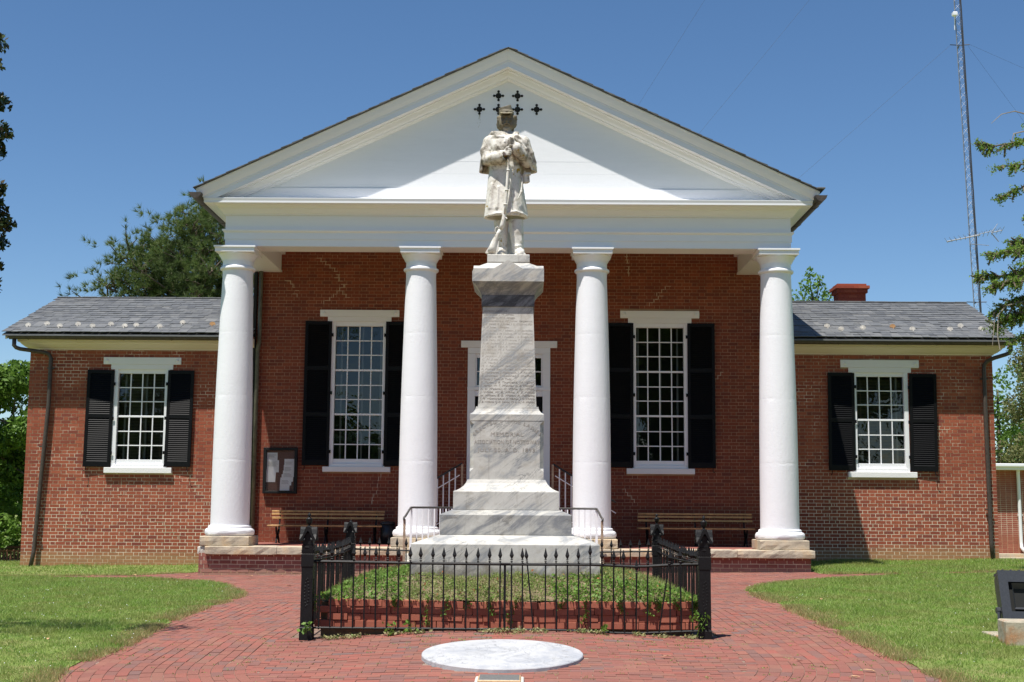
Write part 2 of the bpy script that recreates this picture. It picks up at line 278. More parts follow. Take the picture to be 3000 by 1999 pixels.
class MB:
    def __init__(s): s.v = []; s.f = []; s.m = []; s.cm = 0; s.sm = []; s.cs = False
    def add(s, vs, fs):
        b = len(s.v); s.v += [tuple(p) for p in vs]; s.f += [tuple(b + i for i in f) for f in fs]; s.m += [s.cm] * len(fs); s.sm += [s.cs] * len(fs); return s
    def box(s, x0, x1, y0, y1, z0, z1, M=None):
        vs = [(x, y, z) for z in (z0, z1) for y in (y0, y1) for x in (x0, x1)]
        if M is not None: vs = [M @ Vector(p) for p in vs]
        return s.add(vs, [(0, 2, 3, 1), (4, 5, 7, 6), (0, 1, 5, 4), (2, 6, 7, 3), (0, 4, 6, 2), (1, 3, 7, 5)])
    def bbox(s, x0, x1, y0, y1, z0, z1, c=0.01, M=None):
        """box with chamfered edges: loft of three inset rings"""
        def ring(i, z): return [(x0 + i, y0 + i, z), (x1 - i, y0 + i, z), (x1 - i, y1 - i, z), (x0 + i, y1 - i, z)]
        vs = ring(c, z0) + ring(0, z0 + c) + ring(0, z1 - c) + ring(c, z1)
        if M is not None: vs = [M @ Vector(p) for p in vs]
        fs = [(3, 2, 1, 0), (12, 13, 14, 15)]
        for r in range(3):
            for k in range(4): a = r * 4 + k; b = r * 4 + (k + 1) % 4; fs.append((a, b, b + 4, a + 4))
        return s.add(vs, fs)
    def tube(s, pts, r, n=8, cap=True):
        pts = [Vector(p) for p in pts]; rs = r if isinstance(r, (list, tuple)) else [r] * len(pts); vs = []; up = None
        for i, p in enumerate(pts):
            d = (pts[min(i + 1, len(pts) - 1)] - pts[max(i - 1, 0)]).normalized()
            if up is None: up = Vector((0, 0, 1)) if abs(d.z) < 0.9 else Vector((1, 0, 0))
            a = d.cross(up).normalized(); b = a.cross(d).normalized(); up = b
            vs += [p + (a * math.cos(2 * math.pi * k / n) + b * math.sin(2 * math.pi * k / n)) * rs[i] for k in range(n)]
        fs = [(i * n + k, i * n + (k + 1) % n, (i + 1) * n + (k + 1) % n, (i + 1) * n + k) for i in range(len(pts) - 1) for k in range(n)]
        if cap: fs += [tuple(range(n - 1, -1, -1)), tuple((len(pts) - 1) * n + k for k in range(n))]
        return s.add(vs, fs)
    def lathe(s, prof, c=(0, 0, 0), n=24, cap=True):
        vs = [(c[0] + r * math.cos(2 * math.pi * k / n), c[1] + r * math.sin(2 * math.pi * k / n), c[2] + z) for r, z in prof for k in range(n)]
        fs = [(i * n + k, i * n + (k + 1) % n, (i + 1) * n + (k + 1) % n, (i + 1) * n + k) for i in range(len(prof) - 1) for k in range(n)]
        if cap: fs += [tuple(range(n - 1, -1, -1)), tuple((len(prof) - 1) * n + k for k in range(n))]
        return s.add(vs, fs)
    def sqloft(s, prof, c=(0, 0), dx=0.0):
        """prof: (halfwidth, z) square sections"""
        vs = []
        for h, z in prof: vs += [(c[0] - h, c[1] - h, z), (c[0] + h, c[1] - h, z), (c[0] + h, c[1] + h, z), (c[0] - h, c[1] + h, z)]
        fs = [(i * 4 + k, i * 4 + (k + 1) % 4, (i + 1) * 4 + (k + 1) % 4, (i + 1) * 4 + k) for i in range(len(prof) - 1) for k in range(4)]
        fs += [(3, 2, 1, 0), tuple((len(prof) - 1) * 4 + k for k in range(4))]
        return s.add(vs, fs)
    def prism(s, poly, axis, a, b):
        """extrude a 2D polygon along axis ('x': poly=(y,z); 'y': poly=(x,z); 'z': poly=(x,y))"""
        def P(p, t): return {'x': (t, p[0], p[1]), 'y': (p[0], t, p[1]), 'z': (p[0], p[1], t)}[axis]
        n = len(poly); vs = [P(p, a) for p in poly] + [P(p, b) for p in poly]
        fs = [tuple(range(n - 1, -1, -1)), tuple(range(n, 2 * n))] + [(k, (k + 1) % n, n + (k + 1) % n, n + k) for k in range(n)]
        return s.add(vs, fs)
    def build(s, name, m, parent=None, loc=None, smooth=False, fix=True, **kw):
        po = Vector(loc) if loc is not None else (ORG[parent.name] if parent is not None else Vector((0, 0, 0)))
        me = mesh(s.v, s.f, smooth, po)
        if any(s.m):
            me.polygons.foreach_set('material_index', s.m)
        if any(s.sm) and not smooth: me.polygons.foreach_set('use_smooth', s.sm)
        if fix:
            import bmesh
            bm = bmesh.new(); bm.from_mesh(me); bmesh.ops.recalc_face_normals(bm, faces=bm.faces); bm.to_mesh(me); bm.free()
        return put(name, me, m, parent, po, **kw)
def boxes_mesh(B, jit=0.0015, org=(0, 0, 0), back=False, yj=None):
    """B: (n,6) x0,x1,y0,y1,z0,z1 -> 5-faced boxes (no back face at y1)"""
    B = np.asarray(B, float); n = len(B); o = np.asarray(org, float)
    idx = np.array([[0, 2, 4], [1, 2, 4], [1, 2, 5], [0, 2, 5], [0, 3, 4], [1, 3, 4], [1, 3, 5], [0, 3, 5]])
    V = B[:, idx] - o; V[:, :4, 0] += rng.normal(0, jit, (n, 4)); V[:, :4, 2] += rng.normal(0, jit, (n, 4)); V[:, :4, 1] += np.clip(rng.normal(0, jit * 0.6 if yj is None else yj, (n, 1)), -.0010, .0010)
    f = np.array([[0, 1, 2, 3], [3, 2, 6, 7], [1, 0, 4, 5], [0, 3, 7, 4], [2, 1, 5, 6]] + ([[5, 4, 7, 6]] if back else []))
    F = (np.arange(n)[:, None, None] * 8 + f[None]).reshape(-1, 4)
    return quadmesh(V.reshape(-1, 3), F)

# ------------------------------------------------------------------ ground height
def g(X, Y):
    X = np.asarray(X, float); Y = np.asarray(Y, float)
    A = np.interp(Y, [-50, 9.5, 11, 12.4, 14.4, 26, 29.2, 31, 40, 60], [-.22, -.22, -.165, -.09, .015, .12, .18, .15, -.55, -.6])
    B = np.interp(Y, [9, 12, 29.2, 31, 40], [.006, .01, .0135, .01, 0])
    bul = np.exp(-((X + .2) / 1.45) ** 4) * np.interp(Y, [11, 12.4, 13.9, 14.4, 17], [0, .03, .05, .075, 0])
    return A + B * np.clip(X, -14, 14) + bul
def inpoly(x, y, P):
    x = np.asarray(x); y = np.asarray(y); c = np.zeros(x.shape, bool); n = len(P)
    for i in range(n):
        x1, y1 = P[i]; x2, y2 = P[i - 1]
        if y1 == y2: continue
        c ^= ((y1 > y) != (y2 > y)) & (x < (x2 - x1) * (y - y1) / (y2 - y1) + x1)
    return c
LAWN_L = [(-10.87, 25.74), (-9.87, 25.66), (-8.47, 25.33), (-6.95, 24.9), (-5.6, 23.93), (-5.03, 22.99), (-4.47, 21.44), (-4.3, 20.71), (-4.26, 19.96), (-4.31, 18.47), (-4.3, 16.99), (-4.17, 15.31), (-4.06, 13.84), (-4.17, 13.26), (-4.22, 12.56), (-4.14, 11.98), (-4.03, 11.2), (-4.0, 6), (-4.0, 2), (-40, 2), (-40, 25.8)]
STRIP_L = [(-40, 26.0), (-10.63, 25.94), (-9.96, 25.88), (-7.42, 26.09), (-6.57, 26.7), (-6.30, 27.0), (-6.30, 29.4), (-10.5, 29.4), (-10.5, 60), (-40, 60)]
LAWN_R = [(3.45, 21.3), (3.6, 21.89), (3.93, 22.68), (4.59, 23.5), (5.87, 24.43), (7.29, 25.12), (8.64, 25.42), (9.94, 25.52), (45, 25.9), (45, 2), (3.7, 2), (3.7, 6), (3.7, 11.32), (3.69, 11.92), (3.63, 12.4), (3.55, 13.23), (3.46, 14.19), (3.49, 15.9), (3.52, 18.5), (3.45, 20.6)]
STRIP_R = [(5.52, 29.4), (5.52, 25.6), (5.62, 25.3), (6.73, 25.45), (8.12, 25.8), (9.48, 26.0), (45, 26.5), (45, 60), (10.0, 60), (10.0, 29.4)]
LAWNS = [LAWN_L, STRIP_L, LAWN_R, STRIP_R]
# ------------------------------------------------------------------ ground, lawns, paving
def gridsheet(xs, ys, zf, mask=None, org=(0, 0, 0)):
    X, Y = np.meshgrid(xs, ys); Z = zf(X, Y); V = np.stack([X, Y, Z], -1).reshape(-1, 3); nx = len(xs); ny = len(ys)
    i, j = np.meshgrid(np.arange(nx - 1), np.arange(ny - 1)); a = (j * nx + i)
    if mask is not None:
        cx = (X[:-1, :-1] + X[1:, 1:]) / 2; cy = (Y[:-1, :-1] + Y[1:, 1:]) / 2; a = a[mask(cx, cy)]
    a = a.ravel(); F = np.stack([a, a + 1, a + nx + 1, a + nx], -1)
    used = np.unique(F); re = np.zeros(len(V), int); re[used] = np.arange(len(used))
    return quadmesh(V[used] - np.asarray(org), re[F], True)
xs = np.concatenate([-np.geomspace(900, 15, 14), np.arange(-14, 14.01, .5), np.geomspace(15, 900, 14)])
ys = np.concatenate([np.linspace(-60, 4, 9), np.arange(5, 45, .5), np.geomspace(46, 1500, 14)])
put('ground', gridsheet(xs, ys, lambda X, Y: g(X, Y) - .045), MT['lawnsoil'], kind='structure')
def in_lawn(x, y):
    m = np.zeros(np.shape(x), bool)
    for P in LAWNS: m |= inpoly(x, y, P)
    return m
fx = np.arange(-13, 13.01, .1); fy = np.arange(9.5, 29.3, .08)
put('paving_bed', gridsheet(fx, fy, lambda X, Y: g(X, Y) - .0055, lambda x, y: ~in_lawn(x, y)), MT['joint'], kind='structure')
put('brick_forecourt', gridsheet(np.arange(-9, 9.1, .5), np.arange(-24, 9.6, .48), lambda X, Y: g(X, Y) - .004), MT['farpave'], kind='structure')
put('lawn', gridsheet(fx, fy, lambda X, Y: g(X, Y) + .006 + .006 * np.sin(X * 9) * np.sin(Y * 7), in_lawn), MT['lawnsoil'], kind='structure')

FX0, FX1, FY0, FY1 = -2.30, 1.885, 14.46, 18.46
DC = (-0.20, 13.03); DRX, DRY = 0.765, 0.80
rows = []
AC = (-0.2, 13.0); AR = 2.27
def zoneA(x, y): return np.where(y >= AC[1], np.abs(x - AC[0]) < AR, np.hypot(x - AC[0], y - AC[1]) < AR)
k = 0
for y in np.arange(10.6, 14.62, .1035):       # running courses across the front apron
    k += 1; off = (k % 2) * .1035 + random.uniform(-.012, .012)
    for x in np.arange(-2.6 + off, 2.4, .2075): rows.append((x, y + .012 * math.sin(x * 1.7 + k * .13), math.atan(.012 * 1.7 * math.cos(x * 1.7 + k * .13)), .201, .0980, 0))
for s in (-1, 1):                             # curved side walks: courses follow the path
    for k in range(22):
        r = AR + .054 + k * .1035; off = random.random() * .2
        for y in np.arange(AC[1] + off, 19.3, .2075): rows.append((AC[0] + s * r + .015 * math.sin(y * 1.1 + k * .2), y, math.pi / 2 + .015 * 1.1 * -math.cos(y * 1.1 + k * .2), .203, .0978, 1))
        n = int(r * 1.9 / .2075)
        for q in range(n):
            a = (off - .2075 * (q + 1)) / r
            rows.append((AC[0] + s * r * math.cos(a), AC[1] + r * math.sin(a), math.atan2(math.cos(a), -s * math.sin(a)), .201, .0978, 1))
k = 0
for y in np.arange(19.35, 29.2, .1035):       # courses across between the monument and the porch
    k += 1; off = (k % 2) * .1035 + random.uniform(-.01, .01)
    for x in np.arange(-12.5 + off, 12.5, .2075): rows.append((x, y, 0.0, .202, .0980, 2))
Rw = np.array(rows); x = Rw[:, 0]; y = Rw[:, 1]; z = Rw[:, 5]
keep = np.where(z == 0, (zoneA(x + .05, y + .03) | zoneA(x - .05, y + .03)) & (y < 14.62), np.where(z == 1, ~zoneA(x, y), True))
keep &= ~((x > FX0 + .05) & (x < FX1 - .05) & (y > 14.56) & (y < FY1 - .05))
keep &= ((x - DC[0]) / (DRX - .02)) ** 2 + ((y - DC[1]) / (DRY - .02)) ** 2 > 1
keep &= ~((np.abs(x + .4) < .0) )
keep &= ~((y > 26.0) & (x > -6.25) & (x < 5.5))
ins = in_lawn(x, y); ins &= in_lawn(x + .07, y) & in_lawn(x - .07, y) & in_lawn(x, y + .07) & in_lawn(x, y - .07)
keep &= ~ins; Rw = Rw[keep]
Rw = Rw[np.abs(Rw[:, 0]) < .40 * Rw[:, 1] + .6]
n = len(Rw); Rw = Rw[np.argsort(Rw[:, 1])]
jz = rng.normal(0, .0011, n) + .002 * np.sin(Rw[:, 0] * 5) * np.sin(Rw[:, 1] * 4)
ca, sa = np.cos(Rw[:, 2] + rng.normal(0, .012, n)), np.sin(Rw[:, 2] + rng.normal(0, .012, n))
hl, hw = Rw[:, 3] / 2, Rw[:, 4] / 2
P4 = []
for sx, sy in ((-1, -1), (1, -1), (1, 1), (-1, 1)):
    X_ = Rw[:, 0] + ca * hl * sx - sa * hw * sy; Y_ = Rw[:, 1] + sa * hl * sx + ca * hw * sy
    P4.append(np.stack([X_, Y_, g(X_, Y_) + jz + rng.normal(0, .0008, n)], -1))
Tp = np.stack(P4, 1); Bt = Tp.copy(); Bt[..., 2] -= .035
near = np.zeros(n, bool); near[np.where(((Rw[:, 1] - 11.75) > 0) & (np.abs(Rw[:, 0] + .05) < .385 * Rw[:, 1]))[0][:300]] = True
walk = thing('brick_path', None, None); walk['kind'] = 'structure'
V = np.concatenate([Tp, Bt], 1)[~near]; f = np.array([[0, 1, 2, 3], [0, 4, 5, 1], [1, 5, 6, 2], [2, 6, 7, 3], [3, 7, 4, 0]])
put('paving', quadmesh(V.reshape(-1, 3), (np.arange(len(V))[:, None, None] * 8 + f[None]).reshape(-1, 4)), MT['paver'], walk, kind='stuff')
mb = MB(); mb.box(-.1005, .1005, -.049, .049, -.035, 0); pv = mesh(mb.v, mb.f); pv.materials.append(MT['paver'])
for i in np.where(near)[0]:
    c = Tp[i].mean(0); ex = Vector(Tp[i, 1] - Tp[i, 0]).normalized(); ey = Vector(Tp[i, 3] - Tp[i, 0]); nz = ex.cross(ey).normalized(); ey = nz.cross(ex)
    o = put('brick', pv, None, walk, tuple(c)); o.rotation_euler = Matrix((ex, ey, nz)).transposed().to_euler()

def blades(P, H, Wd, lean=.35, m=3, zoff=0.0):
    """one triangle per blade"""
    n = len(P); a = rng.uniform(0, 2 * np.pi, n); ll = rng.uniform(0, lean, n) * H; b = rng.uniform(0, 2 * np.pi, n)
    base = np.stack([P[:, 0], P[:, 1], P[:, 2] + zoff], -1); d = np.stack([np.cos(a), np.sin(a), np.zeros(n)], -1) * (Wd / 2)[:, None]
    tip = base + np.stack([np.cos(b) * ll, np.sin(b) * ll, H], -1)
    return np.stack([base - d, base + d, tip], 1).reshape(-1, 3)
def sample_lawn(poly, n, y0, y1, x0, x1, keepf=None):
    Y_ = rng.uniform(0, 1, n); Y_ = y0 * (y1 / y0) ** Y_; X_ = rng.uniform(x0, x1, n)
    m = inpoly(X_ + rng.normal(0, .025, n), Y_ + rng.normal(0, .03, n), poly) & (np.abs(X_ + .1) < .40 * Y_ + .3)
    X_, Y_ = X_[m], Y_[m]; return np.stack([X_, Y_, g(X_, Y_)], -1)
for nm, poly, n, bb in (('grass', LAWN_L, 330000, (11.3, 26, -10.8, -3.9)), ('grass', LAWN_R, 330000, (11.3, 26, 3.3, 10.8)), ('grass', STRIP_L, 60000, (24, 38, -16, -6.2)), ('grass', STRIP_R, 60000, (24, 29.3, 5.4, 11.5))):
    P = sample_lawn(poly, n, *bb); s = (P[:, 1] / 13) ** .6
    tall = 1 + .5 * (np.sin(P[:, 0] * 2.3 + 1) * np.sin(P[:, 1] * 1.7) > .2)
    H = rng.uniform(.016, .042, len(P)) * tall * s; Wd = rng.uniform(.004, .009, len(P)) * s * 1.3
    put(nm, fastmesh(blades(P, H * .9, Wd, 1.5), 3), MT['grass'], kind='stuff')
def edgepts(poly, i0, i1, dens, spread, inward):
    out = []
    for i in range(i0, i1):
        a = np.array(poly[i]); b = np.array(poly[i + 1]); L = np.linalg.norm(b - a); n = int(L * dens); t = rng.uniform(0, 1, n)[:, None]
        nr = np.array([-(b - a)[1], (b - a)[0]]) / L; out.append(a + (b - a) * t + nr * (np.abs(rng.normal(0, spread, n)) * inward)[:, None])
    P = np.concatenate(out); return np.stack([P[:, 0], P[:, 1], g(P[:, 0], P[:, 1])], -1)
E_ = np.concatenate([edgepts(LAWN_L, 3, 16, 2400, .13, -1), edgepts(LAWN_R, 11, 19, 2400, .13, -1), edgepts(LAWN_L, 3, 16, 700, .05, 1), edgepts(LAWN_R, 11, 19, 700, .05, 1), edgepts(LAWN_L, 0, 4, 600, .06, -1), edgepts(STRIP_L, 1, 5, 900, .08, 1), edgepts(STRIP_R, 2, 6, 900, .08, 1), edgepts(LAWN_R, 0, 7, 600, .06, -1)])
cl = np.sin(E_[:, 1] * 2.1 + E_[:, 0]) + np.sin(E_[:, 1] * 5.3); E_ = E_[cl > -.9]
put('dry_grass', fastmesh(blades(E_, rng.uniform(.012, .055, len(E_)), rng.uniform(.004, .010, len(E_)), 1.3), 3), MT['dry'], kind='stuff')
def leafquads(C, size, up=0.3, jit=1.0):
    """one small quad leaf at each centre, random facing"""
    n = len(C); a = rng.normal(0, 1, (n, 3)); a /= np.linalg.norm(a, axis=1)[:, None]; b = rng.normal(0, 1, (n, 3)); b[:, 2] *= (1 - up)
    b -= a * (a * b).sum(1)[:, None]; b /= np.linalg.norm(b, axis=1)[:, None]; size = np.broadcast_to(size, (n,)) * rng.uniform(.6, 1.3, n)
    u = a * (size * .5)[:, None]; v = b * (size * .28)[:, None]
    return np.stack([C - u, C + v, C + u, C - v], 1).reshape(-1, 3)
# clover flowers, fallen leaves, joint weeds
P = np.concatenate([sample_lawn(LAWN_L, 420, 11.5, 24, -8, -4.0), sample_lawn(LAWN_R, 300, 11.5, 24, 3.4, 9)]); P[:, 2] += .04
put('clover_flowers', fastmesh(leafquads(P, .013), 4), MT['paper'], kind='stuff')
wx = rng.uniform(-4.2, 3.6, 2600); wy = rng.uniform(11.6, 16, 2600); m = (~in_lawn(wx, wy)) & (((wx - DC[0]) / .8) ** 2 + ((wy - DC[1]) / .84) ** 2 > 1) & ((wy < 14.3) | (wx < -2.4) | (wx > 2))
m &= rng.uniform(0, 1, 2600) < (.12 + .8 * np.exp(-((wy - 14.1) / .35) ** 2) * (wx > -1.2) * (wx < 1.9)); wx, wy = wx[m], wy[m]
Q = np.repeat(np.stack([wx, wy, g(wx, wy) + .006], -1), 7, 0); Q += rng.normal(0, 1, Q.shape) * np.array([.022, .012, .004])
put('joint_weeds', fastmesh(leafquads(Q, .017), 4), MT['weed'], kind='stuff')
leafme = None
def deadleaf():
    mb = MB(); mb.add([(-.06, 0, .004), (-.02, .022, .014), (.035, .02, .012), (.065, 0, .006), (.03, -.02, .014), (-.025, -.02, .01)], [(0, 1, 2, 3, 4, 5)]); m_ = mesh(mb.v, mb.f); m_.materials.append(MT['dead']); return m_
leafme = deadleaf()
LP = [(-4.92, 20.1), (-3.9, 22.6), (-5.1, 25.4), (-5.9, 18.4), (-5.55, 17.9), (-7.4, 25.9), (-6.3, 25.6), (5.0, 21.2), (4.2, 19.4), (6.3, 25.4), (6.9, 25.5), (7.3, 24.9), (-6.1, 13.2), (-5.0, 14.4), (3.1, 12.4), (2.6, 13.0), (1.35, 13.1), (2.9, 12.1), (-3.35, 24.6), (6.0, 23.6), (7.9, 24.3), (5.2, 14.6), (-8.1, 25.7)]
for i, (a, b) in enumerate(LP):
    o = put('fallen_leaf', leafme, None, None, (a, b, float(g(a, b)) + .012)); o.rotation_euler = (0, random.uniform(-.2, .2), random.uniform(0, 6)); o.scale = (random.uniform(.6, 1.2),) * 3
    onl = bool(in_lawn(a, b)); tag(o, ('dry tan fallen leaf lying on the ' + ('left' if a < 0 else 'right') + (' lawn' if onl else ' side of the brick walk')), 'leaf', 'dry fallen leaves scattered on the ground')

# ------------------------------------------------------------------ white marble disc and plaque
def textparts(s, size, extr=.003, shear=0.0, space=1.0, width=None, align='CENTER'):
    c = bpy.data.curves.new('t', 'FONT'); c.body = s; c.size = size; c.extrude = extr; c.shear = shear; c.space_character = space; c.align_x = align; c.resolution_u = 2
    o = bpy.data.objects.new('t', c); col.objects.link(o); bpy.context.view_layer.update()
    me = bpy.data.meshes.new_from_object(o.evaluated_get(bpy.context.evaluated_depsgraph_get()))
    col.objects.unlink(o); bpy.data.objects.remove(o); bpy.data.curves.remove(c)
    V = np.array([v.co[:] for v in me.vertices]) if len(me.vertices) else np.zeros((0, 3)); F = [tuple(p.vertices) for p in me.polygons]; bpy.data.meshes.remove(me)
    if width and len(V): V[:, 0] *= width / max(1e-6, (V[:, 0].max() - V[:, 0].min()))
    return V, F
def arctext(s, size, rad, total, extr=.002, up=True):
    """letters on an arc; returns flat x,z pairs; total = arc angle used"""
    VV, FF = [], []; L = [textparts(ch, size, extr, align='LEFT') if ch != ' ' else None for ch in s]
    wd = [((v[0][:, 0].max()) + size * .14) if v is not None else size * .38 for v in L]; T = sum(wd); acc = 0; b = 0
    for p, wi in zip(L, wd):
        if p is not None:
            a = (acc + wi / 2 - T / 2) / T * total; V = p[0].copy(); V[:, 0] -= wi / 2
            if up: X = np.sin(a) * (rad + V[:, 1]) + np.cos(a) * V[:, 0]; Z = np.cos(a) * (rad + V[:, 1]) - np.sin(a) * V[:, 0]
            else: X = np.sin(a) * (rad - V[:, 1]) + np.cos(a) * V[:, 0]; Z = -np.cos(a) * (rad - V[:, 1]) + np.sin(a) * V[:, 0]
            VV.append(np.stack([X, Z, V[:, 2]], -1)); FF += [tuple(b + i for i in f) for f in p[1]]; b += len(V)
        acc += wi
    return np.concatenate(VV), FF
dz = float(g(DC[0], DC[1])); dsl = float(g(DC[0], DC[1] + .7) - g(DC[0], DC[1] - .7)) / 1.4
disc = thing('marble_disc', 'round white marble slab set flat in the brick paving before the fence', 'stone slab', (DC[0], DC[1], dz))
disc.rotation_euler = (math.atan(dsl), 0, R(-.6))
mb = MB(); n = 72; pr = [(1.0, -.03), (1.0, .028), (.992, .036), (0, .036)]
mb.v = [(r * DRX * math.cos(2 * math.pi * k / n) * (1 + .003 * math.sin(k * 2.7)), r * DRY * math.sin(2 * math.pi * k / n) * (1 + .003 * math.sin(k * 3.1)), zz) for r, zz in pr[:3] for k in range(n)]
mb.f = [(i * n + k, i * n + (k + 1) % n, (i + 1) * n + (k + 1) % n, (i + 1) * n + k) for i in range(2) for k in range(n)] + [tuple(2 * n + k for k in range(n))]
mb.sm = [False] * len(mb.f); mb.m = [0] * len(mb.f)
o = put('slab', mesh(mb.v, mb.f), MT['marble_disc'], disc)
MT['disc_letter'] = simple('worn_grey_letter', (0.42, 0.42, 0.43), 0.9, 9, 0.3)
def disc_text(V, F, nm):
    V = V.copy(); V[:, 2] += .0365; V[:, 1] *= DRY / DRX; me = mesh(V, F); put(nm, me, MT['disc_letter'], disc)
MT['disc_letter'] = simple('worn_grey_letter', (0.42, 0.42, 0.43), 0.9, 9, 0.3)
V, F = arctext('COUNTY OF NOTTOWAY', .115, .56, 3.9, .0006); disc_text(V, F, 'inscription')
V, F = arctext('VIRGINIA', .115, .66, 1.35, .0006, up=False); V2 = V; disc_text(V2, F, 'inscription')
mb = MB()
for a in range(3):
    pts = [(.30 * math.sin(t) * (1 - .2 * a) + .02 * a, .34 * math.cos(t) * (1 - .25 * a), .0372) for t in np.linspace(-.9 + a, 1.2 + a * .8, 14)]; mb.tube(pts, .0012, 4)
mb.tube([(-.37, .20, .0372), (-.33, -.02, .0372)], .0015, 4); mb.tube([(.20, .12, .0372), (.25, -.06, .0372)], .0015, 4)
put('incised_line', mesh(mb.v, mb.f), MT['disc_letter'], disc)
plq = thing('bronze_plaque', 'small dark bronze plaque with a lighter rim on a stone at the bottom edge', 'plaque', (-.205, 11.82, float(g(-.2, 11.82))))
mb = MB(); mb.bbox(-.415, .005, 11.55, 11.985, float(g(-.2, 11.8)) - .03, float(g(-.2, 11.8)) + .035, .008); mb.build('stone', MT['stepstone'], plq)
mb = MB(); mb.bbox(-.388, -.022, 11.575, 11.965, float(g(-.2, 11.8)) + .03, float(g(-.2, 11.8)) + .052, .006); mb.build('rim', MT['plaquerim'], plq)
mb = MB(); mb.bbox(-.376, -.034, 11.587, 11.953, float(g(-.2, 11.8)) + .045, float(g(-.2, 11.8)) + .055, .002); mb.build('plate', MT['plaque'], plq)

# ------------------------------------------------------------------ marble pedestal
MX, MY = -0.215, 16.45
ped = thing('marble_pedestal', 'tall veined grey and white marble pedestal with carved inscriptions inside the iron fence', 'monument pedestal', (MX, MY, .55))
def block(name, prof, m='marble', n=1, jig=.0):
    # finely divided square loft so edges can be worn
    h = []; 
    mb = MB(); mb.sqloft(prof, (MX, MY)); return mb.build(name, MT[m], ped)
mb = MB(); mb.bbox(MX - 1.17, MX + 1.17, MY - 1.17, MY + 1.17, .42, .585, .03); mb.build('footing', MT['sandstone'], ped)
block('base_block', [(1.062, .585), (1.067, .60), (1.067, .962), (1.060, .972), (.775, 1.062)])
block('second_block', [(.757, 1.062), (.7615, 1.07), (.7615, 1.292), (.755, 1.301), (.63, 1.350)], 'marble_dirty')
block('third_block', [(.614, 1.350), (.618, 1.356), (.618, 1.560), (.612, 1.570), (.585, 1.578), (.545, 1.598), (.505, 1.63), (.478, 1.665), (.462, 1.70), (.458, 1.705)])
block('die_foot', [(.438, 1.705), (.438, 1.80)], 'marble')
mb = MB(); c = .045; h = .436                                                    # die with chamfered corners
def octo(h, c): return [(MX - h + c, MY - h), (MX + h - c, MY - h), (MX + h, MY - h + c), (MX + h, MY + h - c), (MX + h - c, MY + h), (MX - h + c, MY + h), (MX - h, MY + h - c), (MX - h, MY - h + c)]
def loft(mb, rings):
    n = len(rings[0]); vs = [p for r in rings for p in r]; fs = [(i * n + k, i * n + (k + 1) % n, (i + 1) * n + (k + 1) % n, (i + 1) * n + k) for i in range(len(rings) - 1) for k in range(n)]
    fs += [tuple(range(n - 1, -1, -1)), tuple((len(rings) - 1) * n + k for k in range(n))]; mb.add(vs, fs)
loft(mb, [[(x, y, z) for x, y in octo(h, cc)] for z, cc, h in ((1.80, .004, .4375), (1.84, .045, .4365), (2.36, .045, .4365), (2.40, .004, .4375))]); mb.build('die', MT['marble'], ped)
block('die_cap', [(.4375, 2.40), (.441, 2.405), (.441, 2.478), (.432, 2.488), (.408, 2.503), (.388, 2.525), (.377, 2.55), (.373, 2.575)], 'marble')
block('shaft', [(.3495, 2.575), (.344, 2.70), (.3275, 3.20), (.3045, 3.79)])
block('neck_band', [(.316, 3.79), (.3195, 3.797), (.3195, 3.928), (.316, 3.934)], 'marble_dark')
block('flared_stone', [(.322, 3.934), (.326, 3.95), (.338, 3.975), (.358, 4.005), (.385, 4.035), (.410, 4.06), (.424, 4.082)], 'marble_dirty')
N = 48; us = np.linspace(-.4315, .4315, N + 1); X, Y = np.meshgrid(us, us)
def gab(u): return .150 * np.clip(1 - np.abs(u) / .235, 0, 1)
fx_ = np.clip((np.abs(Y) - .22) / .2, 0, 1); fy_ = np.clip((np.abs(X) - .22) / .2, 0, 1)
plat = np.clip(.150 - .55 * np.maximum(np.abs(X), np.abs(Y)) + .13, 0, .150)
Zt = 4.198 + np.maximum.reduce([gab(X), gab(Y), np.minimum(plat, .15)]) ; Zt[:, 0] = 4.198 + gab(Y[:, 0]); 
V = np.stack([X + MX, Y + MY, Zt], -1).reshape(-1, 3).tolist(); F = [(j * (N + 1) + i, j * (N + 1) + i + 1, (j + 1) * (N + 1) + i + 1, (j + 1) * (N + 1) + i) for j in range(N) for i in range(N)]
ring = [j * 1 for j in range(N + 1)] + [j * (N + 1) + N for j in range(1, N + 1)] + [N * (N + 1) + i for i in range(N - 1, -1, -1)] + [j * (N + 1) for j in range(N - 1, 0, -1)]
b = len(V); V += [[V[i][0], V[i][1], 4.083] for i in ring]; q = len(ring)
F += [(ring[k], b + k, b + (k + 1) % q, ring[(k + 1) % q]) for k in range(q)] + [tuple(b + k for k in range(q - 1, -1, -1))]
mb = MB(); mb.add(V, F); mb.build('gabled_cap', MT['marble'], ped)
# inscriptions, letters slightly proud, darkened to stand in for shade in the cuts
def face_text(nm, V, F, cx, cz, y, m, rake=0.0):
    W_ = np.stack([V[:, 0] + cx, y - V[:, 2] + rake * (V[:, 1]), V[:, 1] + cz], -1); put(nm, mesh(W_ - np.array(ORG[ped.name]), F), MT[m], ped)
yf = MY - .4365 - .0015
V, F = arctext('ERECTED BY THE LADIES', .060, .533, 1.63, .001); face_text('inscription', V, F, MX + .003, 2.405 - .533 - .018, yf - .0, 'letter_soft')
for s, zc, wd, sz in (('MEMORIAL', 2.243, .385, .066), ('ASSOCIATION OF NOTTOWAY', 2.151, .775, .066), ('JULY 20. A. D. 1893.', 2.056, .70, .066)):
    V, F = textparts(s, sz, .001, space=1.1, width=wd); V[:, 0] -= (V[:, 0].max() + V[:, 0].min()) / 2; face_text('inscription', V, F, MX + .003, zc - .022, yf, 'letter_soft')
